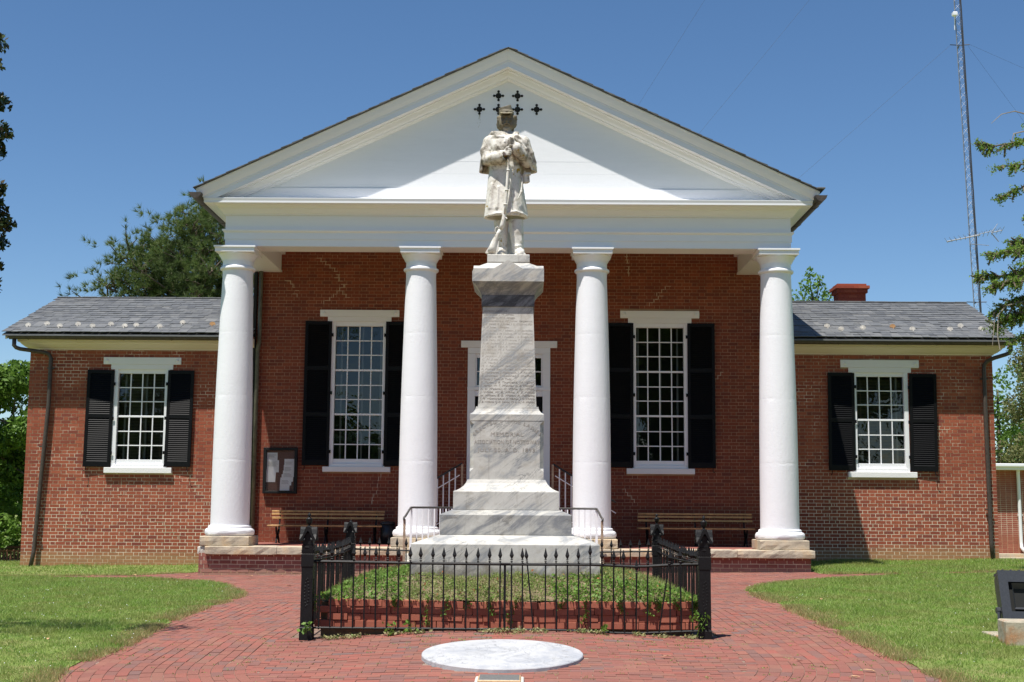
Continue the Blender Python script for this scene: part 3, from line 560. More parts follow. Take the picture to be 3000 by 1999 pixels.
names = ['JEFFRESS ARTILLERY.', 'Lieutenants:  J. W. Jeffress,', 'W. H. Perry, W. E. Scruggs,', 'J. Robertson, J. W. Jones: Sergeants.', 'J. E. Dodd, B. J. Jones, J. L. Clopton, Rip.', 'A. C. Jones,    Privates:', 'J. W. Jones, W. J. Hinton, J. W. Jewellley,', 'J. R. Jones, S. H. Gallion, W. C. Williams,', 'R. R. Bruce, W. J. Fowlkes, J. B. Bridgforth,', 'R. B. Dalby, W. D. Crokrane, T. J. Cocksal,', 'R. A. Jackson, J. J. Jackson, J. Corral,', 'J. P. Craig, R. Davis, A. Dixon,', 'W. Farmer, W. S. Fowlkes, J. H. Hebein,', 'C. Johnson, T. C. Harper, E. H. Hardaway,', 'E. Jackson, J. Jordan, J. D. Jennings,', 'C. N. Jude, C. Cole, J. Davenhans,', 'J. A. Nash, J. S. Thompson, A. Moorin,', 'H. C. Nance, W. Samuels, P. Saunders,', 'A. Powell, Ben. Powell, R. Robertson,', 'C. Robertson, J. Robertson, J. P. Rowsey,', 'E. Southall, T. Southall, J. Sheffield,', 'E. Scott,  J. Spain, D. Todd,', 'P. Taylor, J. B. Townsend, W. Verser,', 'J. Verser, W. T. Webster, H. E. Webster,', 'A. C. Webster, C. White, Jas. White,', 'J. White, W. B. White, R. E. White,', 'Jo. Wilson, E. B. Wilson, R. Williams,', 'F. H. Westmoreland, R. Walton, J. H. Waltho,', 'J. B. Williams, C. D. Comer, W. A. & J. A. Watkins,']
zz = np.linspace(3.735, 2.635, len(names)); VV = []; FF = []; b = 0
for s, z in zip(names, zz):
    hw_ = .3495 + (z - 2.575) * (.3045 - .3495) / 1.215; V, F = textparts(s, .034, .0006, shear=.3, align='LEFT'); L_ = V[:, 0].max(); mx_ = 2 * hw_ - .03
    if L_ > mx_ or len(s) > 33: V[:, 0] *= mx_ / L_
    sl_ = .036; Yp = MY - hw_ - .0012 + sl_ * V[:, 1] - V[:, 2]; VV.append(np.stack([V[:, 0] + MX - hw_ + .015, Yp, V[:, 1] + z - .011], -1)); FF += [tuple(b + i for i in f) for f in F]; b += len(V)
put('name_list', mesh(np.concatenate(VV) - np.array(ORG[ped.name]), FF), MT['letter_soft'], ped, kind='stuff')
V, F = textparts('J. W. BROWN,', .03, .001, width=.17, align='LEFT'); face_text('signature', V, F, MX - .7615 + .035, 1.255, MY - .7615 - .0015, 'letter_soft')

# ------------------------------------------------------------------ brick-edged bed with ground cover
bed = thing('brick_planter', 'low raised bed edged with uneven stacked red bricks inside the iron fence', 'planter', (MX, 16.4, .1))
def bedz(X, Y):
    d = np.minimum.reduce([X - (-2.17), 1.78 - X, Y - 14.62, 18.25 - Y]); return .385 + .22 * np.clip(d / .72, 0, 1) ** .8 + .012 * np.sin(X * 7) * np.cos(Y * 6)
put('soil', gridsheet(np.arange(-2.17, 1.79, .08), np.arange(14.60, 18.28, .08), bedz, org=ORG[bed.name]), MT['soil'], bed)
mb = MB(); mb.bbox(-.105, .105, -.05, .05, -.0345, .0345, .003); bs_ = mesh(mb.v, mb.f); bs_.materials.append(MT['planter'])
mb = MB(); mb.bbox(-.066, .066, -.05, .05, -.0345, .0345, .003); bh_ = mesh(mb.v, mb.f); bh_.materials.append(MT['planter'])
def course(x0, y0, x1, y1, zb, k, wav):
    L = math.hypot(x1 - x0, y1 - y0); a = math.atan2(y1 - y0, x1 - x0); t = random.uniform(-.08, .02) + (k % 2) * .1
    while t < L - .03:
        half = random.random() < .18; me = bh_ if half else bs_; l = .138 if half else .215
        c = t + l / 2; fr = max(0, min(1, c / L)); X = x0 + math.cos(a) * c; Y = y0 + math.sin(a) * c
        zz_ = zb + wav(fr) * (.4 + k * .25); o = put('brick', me, None, bed, (X - math.sin(a) * random.gauss(0, .003), Y + math.cos(a) * random.gauss(0, .005), zz_))
        dz_ = (wav(min(1, fr + .02)) - wav(max(0, fr - .02))) * (.4 + k * .25) / (.04 * L); o.rotation_euler = (random.gauss(0, .02), -math.atan(dz_) + random.gauss(0, .005), a + random.gauss(0, .018)); t += l + random.uniform(0, .003)
wavf = lambda f: .012 * math.cos(f * 2 * math.pi * 1.0) - .008 * math.sin(f * 5 * math.pi) * (0.3 + f) + (.03 * max(0, 1 - abs(f - .5) / .09))*0.8
for k in range(4):
    course(-2.19, 14.62, 1.83, 14.62, .142 + k * .0715, k, wavf)
    course(-2.16, 14.75, -2.16, 18.2, .142 + k * .0715, k, lambda f: .006 * math.sin(f * 9)); course(1.79, 14.75, 1.79, 18.2, .142 + k * .0715, k, lambda f: .006 * math.sin(f * 9))
    course(-2.1, 18.25, 1.75, 18.25, .142 + k * .0715, k, lambda f: .006 * math.sin(f * 9))
mb = MB(); mb.box(-2.17, 1.78, 14.655, 18.2, -.05, .36); mb.build('earth_core', MT['soil'], bed)
n = 62000; X = rng.uniform(-2.2, 1.85, n); Y = 14.56 * (18.28 / 14.56) ** rng.uniform(0, 1, n); m = ~((np.abs(X - MX) < 1.07) & (np.abs(Y - MY) < 1.07)); X, Y = X[m], Y[m]
clump = .5 + .5 * np.sin(X * 5.1 + 2 * np.sin(Y * 3)) * np.sin(Y * 6.3 + X * 2); H = .015 + .075 * clump * rng.uniform(.2, 1, len(X)); keepm = rng.uniform(0, 1, len(X)) < .35 + .65 * clump; X, Y, H = X[keepm], Y[keepm], H[keepm]
C = np.stack([X, Y, bedz(X, Y) + H * rng.uniform(.1, 1, len(X))], -1)
sel = ((X < -1.3) | ((X > 0.3) & (Y < 15.3))) & (rng.uniform(0, 1, len(X)) < .45)
put('ground_cover', fastmesh(leafquads(C[~sel], .030), 4), MT['weed'], bed, (0, 0, 0), kind='stuff').location = -ORG[bed.name]
put('broad_leaves', fastmesh(leafquads(C[sel] + np.array([0, 0, .015]), .048), 4), MT['vine'], bed, (0, 0, 0), kind='stuff').location = -ORG[bed.name]
B2 = C[rng.integers(0, len(C), 9000)]; put('weed_stems', fastmesh(blades(B2, rng.uniform(.03, .09, 9000), np.full(9000, .005), .9), 3), MT['weed'], bed, (0, 0, 0), kind='stuff').location = -ORG[bed.name]
B3 = C[rng.integers(0, len(C), 240)] + np.array([0, 0, .03]); put('red_leaves', fastmesh(leafquads(B3, .035), 4), MT['weedred'], bed, (0, 0, 0), kind='stuff').location = -ORG[bed.name]
# trailing vines over the bricks
VX = [-2.17, -1.35, -.98, -.80, -.62, -.36, -.1, .42, .62, 1.02, 1.32, 1.40, 1.62, 1.80, 1.86, -2.24]; pts = []; mb = MB()
for i, x0 in enumerate(VX):
    L = random.choice([.10, .14, .18, .26, .3]); x = x0
    line = []
    for q in range(7):
        f = q / 6; x += random.gauss(0, .012); line.append((x, 14.555 - .012 * math.sin(f * 3), .43 - L * f)); 
        for _ in range(9 if i not in (11, 14, 13) else 13): pts.append((x + random.gauss(0, .018), 14.55 + random.gauss(0, .008), .43 - L * f + random.gauss(0, .014)))
    mb = MB(); mb.tube(line, .0022, 4); mb.build('vine_stem', MT['vine'], bed, fix=False)
P = np.array(pts); put('vine_leaves', fastmesh(leafquads(P, .030), 4), MT['vine'], bed, (0, 0, 0), kind='stuff').location = -ORG[bed.name]
# cut trimmings and sprigs along the fence foot
T = rng.normal(0, 1, (900, 3)) * np.array([.0, .025, .008]); T[:, 0] = rng.choice([-2.05, -1.9, -1.75, -1.35, -1.1, -.35, -.22, -.08, .15, .62, .8, 1.2, 1.45, 1.75], 900) + rng.normal(0, .05, 900); T[:, 1] += 14.36; T[:, 2] = g(T[:, 0], T[:, 1]) + .012 + np.abs(T[:, 2]) * 2
put('trimmings', fastmesh(np.concatenate([leafquads(T[:450], .04), leafquads(T[450:], .028)]), 4), leafmat('withered_trimmings', [(.34, .34, .14), (.42, .36, .2), (.2, .3, .08)]), kind='stuff')
def sprig(x, y, z0, s, n=11):
    mb = MB(); mb.tube([(x, y, z0), (x + .02 * s, y - .01, z0 + .05 * s), (x + .05 * s, y - .02, z0 + .1 * s)], .003, 5)
    C = np.array([(x + random.gauss(.02, .03) * s, y - .01 + random.gauss(0, .015), z0 + random.uniform(.02, .13) * s) for _ in range(n)])
    return mb, C
for i, (x, y, z0, s, lab) in enumerate([(-1.42, 14.36, .02, 1.3, 'green leafy sprig growing at the fence foot left of the monument'), (-1.22, 14.33, .05, 1.2, 'bright leafy weed with broad leaves leaning at the fence foot'), (.83, 14.34, .07, .8, 'small green weed at the fence foot below the right corner of the pedestal'), (1.80, 14.33, .06, 1.9, 'tall bright vine climbing beside the right front fence post'), (-2.28, 14.28, .06, 1.0, 'small green weed in front of the left front fence post')]):
    t = thing('weed', lab, 'weed', (x, y, z0)); mb, C = sprig(x, y, z0, s, 16 if s < 1.5 else 34)
    mb.build('stem', MT['vine'], t, fix=False); put('leaf_cluster', fastmesh(leafquads(C - np.array([x, y, z0]), .055), 4), MT['vine'], t)

# ------------------------------------------------------------------ iron fence
fen = thing('iron_fence', 'black cast iron fence of speared pickets squared around the monument', 'fence', (MX, 16.43, 0))
def picketmesh(h, sp=.0):
    mb = MB(); r = .0075; mb.sqloft([(r, 0), (r, h - .15)]); 
    for z0 in (h - .148, h - .128): mb.sqloft([(.008, z0), (.0125, z0 + .006), (.0125, z0 + .009), (.008, z0 + .015)])
    mb.sqloft([(.0075, h - .112), (.010, h - .105), (.021, h - .078), (.016, h - .06), (.008, h - .028), (.002, h)]); m_ = mesh(mb.v, mb.f); m_.materials.append(MT['iron']); return m_
pkm = picketmesh(.875); pkt = picketmesh(.915)
sag = lambda x: .805 - .013 * np.exp(-((x + .9) / 1.0) ** 2) - .026 * math.exp(-((x - 1.2) / .35) ** 2) - .012 * math.exp(-((x - .3) / .8) ** 2)
def pickets(p0, p1, n, kind):
    for i in range(n):
        f = (i + .5) / n; x = p0[0] + (p1[0] - p0[0]) * f; y = p0[1] + (p1[1] - p0[1]) * f; me = pkm; tz = 0; o = None
        if kind == 'front':
            if i == 24: me = pkt
            tz = float(sag(x)) - .80
        elif kind == 'side': tz = .03 * math.sin(f * 3.0 + (1 if x > 0 else 0)) * (-1) + .01
        elif kind == 'back': tz = -.02 * math.sin(f * math.pi)
        if kind == 'front' and i == 28: tz -= .10
        o = put('picket', me, None, fen, (x, y, .095 + tz)); o.rotation_euler = (random.gauss(0, .008), random.gauss(0, .007) + (.16 if kind == 'front' and i == 30 else 0) + (-.10 if kind == 'front' and i == 19 else 0), random.uniform(-.1, .1))
        if kind == 'side': o.rotation_euler.x += random.gauss(0, .02)
pickets((-2.215, 14.40), (1.83, 14.40), 34, 'front'); pickets((-2.30, 14.52), (-2.345, 18.34), 32, 'side'); pickets((1.885, 14.52), (1.80, 18.34), 32, 'side'); pickets((-2.28, 18.42), (1.74, 18.42), 32, 'back')
def rail(pts, r=.009):
    mb = MB(); mb.tube(pts, r, 4); mb.build('rail', MT['iron'], fen)
X_ = np.linspace(-2.22, 1.83, 30); rail([(x, 14.40, float(sag(x))) for x in X_], .0155); rail([(x, 14.40, .115 - .03 * math.exp(-((x - 1.1) / .5) ** 2)) for x in X_], .011)
for xa, xb in ((-2.30, -2.345), (1.885, 1.80)):
    rail([(xa + (xb - xa) * f, 14.5 + 3.86 * f, .80 + .03 * math.sin(f * 3.0) * -1 + .01) for f in np.linspace(0, 1, 12)], .0145); rail([(xa, 14.5, .12), (xb, 18.36, .12)], .011)
rail([(x, 18.42, .805 - .03 * math.sin((x + 2.3) / 4.05 * math.pi)) for x in np.linspace(-2.3, 1.75, 12)], .011); rail([(-2.3, 18.42, .12), (1.75, 18.42, .12)], .011)
mb = MB(); mb.bbox(-.255, -.15, 14.375, 14.40, .785, .80, .003); mb.bbox(-.215, -.19, 14.385, 14.415, .11, .79, .004); mb.build('gate_latch', MT['iron'], fen)
def postmesh(finial):
    mb = MB(); B_ = mb.bbox
    B_(-.069, .069, -.069, .069, -.06, .125, .008); B_(-.063, .063, -.063, .063, .125, .135, .002)
    mb.sqloft([(.062, .135), (.060, .745)]); B_(-.066, .066, -.066, .066, .745, .885, .006); mb.sqloft([(.059, .885), (.061, .93), (.063, .975)])
    for s in range(4):                       # cast relief: flutes on the neck, leaf ornament on the shaft
        M_ = Matrix.Rotation(s * math.pi / 2, 4, 'Z')
        for q in range(6): mb.box(-.052 + q * .019, -.042 + q * .019, -.067, -.058, .89, .925, M_)
        for q in range(7): mb.bbox(-.03 + .012 * (q % 3), -.012 + .012 * (q % 3), -.0655, -.058, .94 + .004 * (q % 2), .958, .004, M_)
        for q in range(9):
            zq = .33 + q * .034; wq = .022 * math.sin((q + 1) / 10 * math.pi)
            mb.bbox(-wq - .006, -wq + .006, -.0645, -.058, zq, zq + .018, .004, M_); mb.bbox(wq - .006, wq + .006, -.0645, -.058, zq + .012, zq + .03, .004, M_)
        for q in range(5): mb.bbox(-.045 + q * .019, -.033 + q * .019, -.0655, -.058, .145 + .012 * (2 - abs(q - 2)), .165 + .012 * (2 - abs(q - 2)), .004, M_)
        P = [(-.082, 1.02), (-.082, 1.035), (-.050, 1.085), (-.030, 1.14), (-.018, 1.165), (.018, 1.165), (.030, 1.14), (.050, 1.085), (.082, 1.035), (.082, 1.02), (.058, 1.02), (.040, 1.06), (.020, 1.10), (0, 1.125), (-.020, 1.10), (-.040, 1.06), (-.058, 1.02)]
        n_ = len(P); vs = [M_ @ Vector((p[0], -.086, p[1])) for p in P] + [M_ @ Vector((p[0], -.03, p[1])) for p in P]
        fs = [(k, (k + 1) % n_, n_ + (k + 1) % n_, n_ + k) for k in range(n_)] + [(0, 1, 15 + 0, 16), (1, 2, 15), (2, 14, 15), (2, 3, 14), (3, 13, 14), (3, 4, 13), (4, 5, 13), (5, 6, 13), (6, 12, 13), (6, 7, 12), (7, 11, 12), (7, 8, 11), (8, 9, 10, 11)]
        mb.add(vs, fs)
    B_(-.054, .054, -.054, .054, .975, 1.10, .004); mb.sqloft([(.05, 1.10), (.022, 1.165), (.020, 1.172)])
    m_ = mesh(mb.v, mb.f); m_.materials.append(MT['iron']); return m_
def finmesh(full):
    mb = MB(); mb.cs = True
    if full: mb.lathe([(.020, 1.165), (.020, 1.172), (.010, 1.178), (.012, 1.185), (.028, 1.20), (.033, 1.225), (.033, 1.238), (.036, 1.242), (.034, 1.25), (.018, 1.258), (.011, 1.268), (.011, 1.277), (.019, 1.279), (.018, 1.287), (.012, 1.302), (.004, 1.312)], n=14)
    else: mb.lathe([(.020, 1.165), (.018, 1.172), (.009, 1.180), (.010, 1.19), (.004, 1.20)], n=10)
    m_ = mesh(mb.v, mb.f); m_.materials.append(MT['iron']); m_.polygons.foreach_set('use_smooth', [True] * len(m_.polygons)); return m_
pm = postmesh(True); ff = finmesh(True); fs_ = finmesh(False)
for (x, y, dz_, f_) in ((-2.28, 14.40, 0, ff), (1.895, 14.40, .0, ff), (1.79, 18.42, .0, ff), (-2.352, 18.42, 0, fs_)):
    p = put('post', pm, None, fen, (x, y, dz_), label=None if f_ is ff else 'post that has lost its urn'); q = bpy.data.objects.new('finial', f_); col.objects.link(q); q.parent = p
# ------------------------------------------------------------------ courthouse
YW = 29.20; XL, XR = -10.82, 10.13; MXL, MXR = -5.96, 5.22
ch = thing('courthouse', 'red brick courthouse with white four-column portico and two slate-roofed wings', 'courthouse', (-0.36, 29.2, .1))
def sub(name, parent, mb, m, **kw): return mb.build(name, m, parent, **kw)
# openings in the front wall: x0,x1,z0,z1
CWL, CWR, CTL, CTR, CD = -8.353, 7.683, -3.63, 2.925, -.357
OPEN = [(CWL - .60, CWL + .60, 2.16, 4.40), (CWR - .60, CWR + .60, 2.18, 4.43), (CTL - .60, CTL + .60, 2.21, 5.48), (CTR - .60, CTR + .60, 2.22, 5.49), (CD - .90, CD + .90, 1.30, 4.82)]
LINT = [(CWL - .845, CWL + .845, 4.40, 4.555), (CWR - .845, CWR + .845, 4.435, 4.60), (CTL - .865, CTL + .865, 5.48, 5.63), (CTR - .86, CTR + .86, 5.49, 5.648), (CD - 1.05, CD + 1.05, 4.82, 4.97)]
SILL = [(CWL - .73, CWL + .73, 2.04, 2.16), (CWR - .735, CWR + .735, 2.06, 2.18), (CTL - .73, CTL + .73, 2.10, 2.21), (CTR - .73, CTR + .73, 2.10, 2.22)]
REG = [(XL, MXL, -.45, 4.74), (MXL, MXR, -.45, 6.93), (MXR, XR, -.45, 4.74)]
def wallsheet(regs, holes, y, back=.13):
    mb = MB()
    for (x0, x1, z0, z1) in regs:
        xs_ = sorted({x0, x1} | {v for h in holes for v in h[:2] if x0 < v < x1}); zs_ = sorted({z0, z1} | {v for h in holes for v in h[2:4] if z0 < v < z1})
        for i in range(len(xs_) - 1):
            for j in range(len(zs_) - 1):
                cx, cz = (xs_[i] + xs_[i + 1]) / 2, (zs_[j] + zs_[j + 1]) / 2
                if any(h[0] < cx < h[1] and h[2] < cz < h[3] for h in holes): continue
                mb.add([(xs_[i], y, zs_[j]), (xs_[i + 1], y, zs_[j]), (xs_[i + 1], y, zs_[j + 1]), (xs_[i], y, zs_[j + 1])], [(0, 1, 2, 3)])
    for h in holes:
        a, b_, c, d = h; mb.add([(a, y, c), (b_, y, c), (b_, y, d), (a, y, d), (a, y + back, c), (b_, y + back, c), (b_, y + back, d), (a, y + back, d)], [(0, 4, 5, 1), (1, 5, 6, 2), (2, 6, 7, 3), (3, 7, 4, 0)])
    return mb
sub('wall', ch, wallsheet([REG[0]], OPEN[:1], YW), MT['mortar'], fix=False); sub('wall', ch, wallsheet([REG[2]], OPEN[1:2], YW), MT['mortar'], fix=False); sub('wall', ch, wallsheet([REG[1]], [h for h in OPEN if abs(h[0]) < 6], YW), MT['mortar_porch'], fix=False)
mb = MB()                                                        # side and rear walls, floors inside kept dark
mb.box(XL, XL + .3, YW + .002, 35.4, -.6, 4.74); mb.box(XR - .3, XR, YW + .002, 35.4, -.6, 4.74); mb.box(XL, XR, 35.4, 35.7, -.6, 4.74); mb.box(MXL, MXL + .3, YW + .002, 45, 4.0, 7.0); mb.box(MXR - .3, MXR, YW + .002, 45, 4.0, 7.0); mb.box(MXL, MXR, 45, 45.3, -.6, 10)
for xg in (XL, XR - .3): mb.prism([(YW + .01, 4.74), (35.0, 4.74), (32.1, 6.15)], 'x', xg, xg + .3)
sub('side_wall', ch, mb, MT['brick'])
BR = []
def flemish(x0, x1, z0, z1, y, holes, phase=0.0, ch_=.0725, st=.208, hd=.100, j=.0105):
    out = []; k = 0; z = z0
    while z < z1 - .01:
        zt = min(z + ch_ - j, z1)
        x = x0 - phase - ((k % 2) * (st + hd + 2 * j) / 2) - .05; q = 0
        while x < x1:
            l = st if q % 2 == 0 else hd; a, b_ = max(x, x0), min(x + l, x1)
            if b_ - a > .02:
                cz = (z + zt) / 2; segs = [(a, b_)]
                for h in holes:
                    if h[2] - .01 < cz < h[3] + .01:
                        ns = []
                        for s0, s1 in segs:
                            if s1 <= h[0] or s0 >= h[1]: ns.append((s0, s1)); continue
                            if s0 < h[0] - .02: ns.append((s0, h[0] - .004))
                            if s1 > h[1] + .02: ns.append((h[1] + .004, s1))
                        segs = ns
                out += [(s0, s1, y - .0018, y + .01, z, zt) for s0, s1 in segs if s1 - s0 > .02]
            x += l + j; q += 1
        z += ch_; k += 1
    return out
holes = OPEN + LINT + SILL
for (x0, x1, z0, z1) in REG:
    zz0 = -.3 if x0 != MXL else .55
    if x0 == MXL: BP = flemish(x0, x1, zz0, z1, YW, holes, phase=.11, st=.211, hd=.103, j=.0075)
    else: BR += flemish(x0, x1, zz0, z1, YW, holes, phase=.03 if x0 == XL else .11)
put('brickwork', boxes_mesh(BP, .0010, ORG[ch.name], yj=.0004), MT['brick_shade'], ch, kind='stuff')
put('brickwork', boxes_mesh(BR, .0012, ORG[ch.name], yj=.0005), MT['brick'], ch, kind='stuff')
# patches of thick re-pointed joints stepping across the wall like repaired cracks
def crackpath(x, z, n, dx, dz_, wid):
    out = []
    for i in range(n):
        L = random.uniform(.07, .22); out.append((x - wid, x + L * dx + wid, z, z + .013)); 
        if random.random() < .8: out.append((x + L * dx - .007, x + L * dx + .007, z, z + .0725 * dz_) if dz_ > 0 else (x + L * dx - .007, x + L * dx + .007, z - .0725, z + .013))
        x += L * dx * (1 if random.random() < .75 else -.6); z += .0725 * dz_
    return [(min(a, b), max(a, b), c, d) for a, b, c, d in out]
def zc(z): return -.3 + round((z + .3) / .0725) * .0725 - .012
def zp(z): return .55 + round((z - .55) / .0725) * .0725 - .012
CR = crackpath(-4.6, zp(6.75), 13, .5, -1, .02) + crackpath(-2.75, zp(6.9), 15, .35, -1, .03) + crackpath(-3.9, zp(6.2), 6, -.6, -1, .02) + crackpath(-3.05, zp(2.05), 9, -.3, -1, .02) + crackpath(-5.3, zp(6.3), 5, .6, -1, 0) + crackpath(2.2, zp(6.9), 7, .1, -1, .03) + crackpath(3.2, zp(6.2), 6, -.9, -1, .02) + crackpath(4.3, zp(4.3), 8, -.6, -1, 0) + crackpath(2.1, zp(1.8), 4, .5, -1, 0)
CR += crackpath(-9.3, zc(1.4), 8, -.8, -1, .04) + crackpath(-8.6, zc(1.9), 7, -.9, -1, .04) + crackpath(-7.3, zc(2.0), 9, .5, -1, .05) + crackpath(-10.0, zc(.9), 5, .7, -1, .05) + crackpath(6.5, zc(1.6), 7, .6, -1, .04) + crackpath(8.8, zc(3.2), 4, .9, -1, .04) + crackpath(-8.0, zc(1.1), 6, .9, -1, .05) + crackpath(7.7, zc(1.2), 6, -.5, -1, .04)
CR = [c for c in CR if not any(h[0] - .03 < (c[0] + c[1]) / 2 < h[1] + .03 and h[2] < (c[2] + c[3]) / 2 < h[3] for h in holes)]
put('repointed_joints', boxes_mesh([(a, b, YW - .0042, YW + .004, c, d) for a, b, c, d in CR], .002, ORG[ch.name]), MT['repoint'], ch, kind='stuff')
# porch base, coping stones, floor
mb = MB(); mb.add([(-6.23, 26.06, -.2), (5.462, 26.06, -.2), (5.462, 26.06, .46), (-6.23, 26.06, .46), (-6.23, YW, -.2), (-6.23, YW, .46), (5.462, YW, -.2), (5.462, YW, .46)], [(0, 1, 2, 3), (4, 0, 3, 5), (1, 6, 7, 2)])
pb = sub('porch_base', ch, mb, MT['mortar'], fix=False)
PB = [b for b in flemish(-6.23, 5.462, .02, .44, 26.06, [(-2.25, 1.48, -1, .58)], .07, .0795, .215, .105, .014)]
bmS = {}
for i, b in enumerate(PB):
    L = b[1] - b[0]; key = 's' if L > .18 else 'h' if L < .13 else 'm'
    if key not in bmS:
        mb = MB(); mb.bbox(-.5, .5, -.006, .012, -.5, .5, .004); m_ = mesh(mb.v, mb.f)
        v = np.array([x.co[:] for x in m_.vertices]); l0 = {'s': .215, 'h': .105, 'm': .155}[key]; v[:, 0] *= l0; v[:, 2] *= .0655; m_.vertices.foreach_set('co', v.ravel()); m_.materials.append(MT['brick_porch']); bmS[key] = (m_, l0)
    o = put('brick', bmS[key][0], None, pb, ((b[0] + b[1]) / 2, 26.060 + random.gauss(0, .0015), (b[4] + b[5]) / 2 + random.gauss(0, .0015))); o.scale = (L / bmS[key][1], 1, random.uniform(.94, 1.04)); o.rotation_euler = (random.gauss(0, .02), random.gauss(0, .012), random.gauss(0, .01))
xj = [-6.10, -4.72, -3.05, -1.5, .1, 1.65, 3.0, 4.05, 5.53]
def roughstone(name, x0, x1, y0, y1, z0, z1, m, parent, nx=14, amp=.004):
    us = np.linspace(0, 1, nx); V = []; F = []
    prof = [(y1, z0), (y0 + .02, z0), (y0 + .004, z0 + .012), (y0, (z0 + z1) / 2), (y0 + .004, z1 - .014), (y0 + .018, z1 - .002), (y1, z1)]; n = len(prof)
    for i, u in enumerate(us):
        e = .008 if i in (0, nx - 1) else 0
        for (py, pz) in prof: V.append((x0 + (x1 - x0) * u, py + random.gauss(0, amp) * (py < y1) + e, pz + random.gauss(0, amp * .35) + (e if pz < (z0 + z1) / 2 else -e)))
    amp = amp
    for i in range(nx - 1): F += [(i * n + k, (i + 1) * n + k, (i + 1) * n + (k + 1) % n, i * n + (k + 1) % n) for k in range(n)]
    F += [tuple(range(n)), tuple((nx - 1) * n + k for k in range(n - 1, -1, -1))]
    mb = MB(); mb.cs = False; mb.add(V, F); return mb.build(name, m, parent)
for a, b_ in zip(xj[:-1], xj[1:]): roughstone('coping_stone', a + .004, b_ - .004, 25.95, 26.45, .44 + random.gauss(0, .004), .60 + random.gauss(0, .003), MT['sandstone'], ch)
roughstone('coping_stone', -6.26, -6.105, 26.06, 29.1, .43, .585, MT['stepstone'], ch, 6)
mb = MB(); mb.box(-6.09, 5.45, 26.452, YW, .40, .587); sub('porch_floor', ch, mb, MT['brick_porch'])
ns = []
for st_, (y0, z1) in enumerate(((25.00, .255), (25.32, .37), (25.64, .485))):
    mb = MB(); mb.bbox(-2.245 + .0 * st_, 1.475, y0, 25.945 if st_ < 2 else 25.945, .0 if st_ == 0 else z1 - .115, z1, .006); sub('step', ch, mb, MT['stepstone'])
# entrance landing with side stairs, brick faced
mb = MB(); mb.box(-1.33, .62, 27.95, YW, .587, 1.27)
for i in range(4):
    z1 = 1.27 - .165 * (i + 1); a = .28 * i
    mb.box(-1.33 - a - .28, -1.33 - a, 27.95, YW, .587, z1); mb.box(.62 + a, .62 + a + .28, 27.95, YW, .587, z1)
sub('entrance_stair', ch, mb, MT['brick'])

# --- columns
def colpart():
    sh = [(float(np.interp(z, [.985, 2.0, 3.0, 4.0, 5.0, 6.0], [.3755, .3735, .3655, .348, .324, .2955]) - .0011 * sum(math.exp(-((z - q) / .008) ** 2) for q in (2.252, 3.507, 4.752))), z) for z in sorted(list(np.arange(.985, 5.98, .12)) + [q + d for q in (2.252, 3.507, 4.752) for d in (-.016, -.006, 0, .006, .016)])] + [(.302, 6.0)]
    sh_old = [(.376, .985), (.3745, 1.05), (.3745, 2.0), (.371, 2.245), (.3695, 2.252), (.371, 2.259), (.366, 3.0), (.3555, 3.50), (.354, 3.507), (.3555, 3.514), (.345, 4.1), (.330, 4.745), (.3285, 4.752), (.330, 4.759), (.312, 5.4), (.297, 5.85), (.294, 5.97), (.302, 6.0)]
    M1 = MB(); M1.cs = True; M1.lathe(sh, (0, 0, 0), 48)
    M2 = MB(); M2.cs = True; M2.lathe([(.40, .785), (.452, .792), (.474, .82), (.479, .855), (.474, .89), (.45, .920), (.418, .931), (.416, .934), (.416, .958), (.412, .970), (.395, .985)], (0, 0, 0), 48)
    M3 = MB(); M3.cs = True; M3.lathe([(.302, 6.0), (.33, 6.008), (.348, 6.028), (.350, 6.045), (.344, 6.064), (.322, 6.078), (.312, 6.085), (.302, 6.10), (.302, 6.195), (.312, 6.20), (.312, 6.212), (.321, 6.216), (.335, 6.245), (.358, 6.285), (.378, 6.31), (.386, 6.328), (.378, 6.338)], (0, 0, 0), 48)
    M3.cs = False; M3.bbox(-.388, .388, -.388, .388, 6.338, 6.41, .004); M3.sqloft([(.390, 6.409), (.395, 6.425), (.412, 6.428), (.412, 6.459), (.405, 6.4615)])
    return M1, M2, M3
M1, M2, M3 = colpart()
def mm(mb, m, rough=0.0):
    V = np.array(mb.v, float)
    if rough: V[:, :2] *= 1 + rng.normal(0, rough, (len(V), 1))
    me = mesh(V, mb.f); me.polygons.foreach_set('use_smooth', mb.sm); me.set_sharp_from_angle(angle=R(28)); me.materials.append(m); return me
shm, bsm, cpm = mm(M1, MT['stucco'], .0012), mm(M2, MT['stucco'], .003), mm(M3, MT['white'])
for i, x in enumerate((-5.747, -2.089, 1.311, 4.966)):
    c = put('column', shm, None, ch, (x, 26.5, 0)); 
    for nm, me in (('column_base', bsm), ('capital', cpm)):
        o = bpy.data.objects.new(nm, me); col.objects.link(o); o.parent = c
    ORG[c.name] = Vector((x, 26.5, 0))
    roughstone('plinth', x - .47, x + .47, 26.02, 26.97, .600, .785, MT['sandstone'], c, 9, .004)
    mb = MB(); mb.bbox(x - .465, x + .465, 26.04, 26.96, .59, .783, .01); sub('plinth', c, mb, MT['sandstone'])
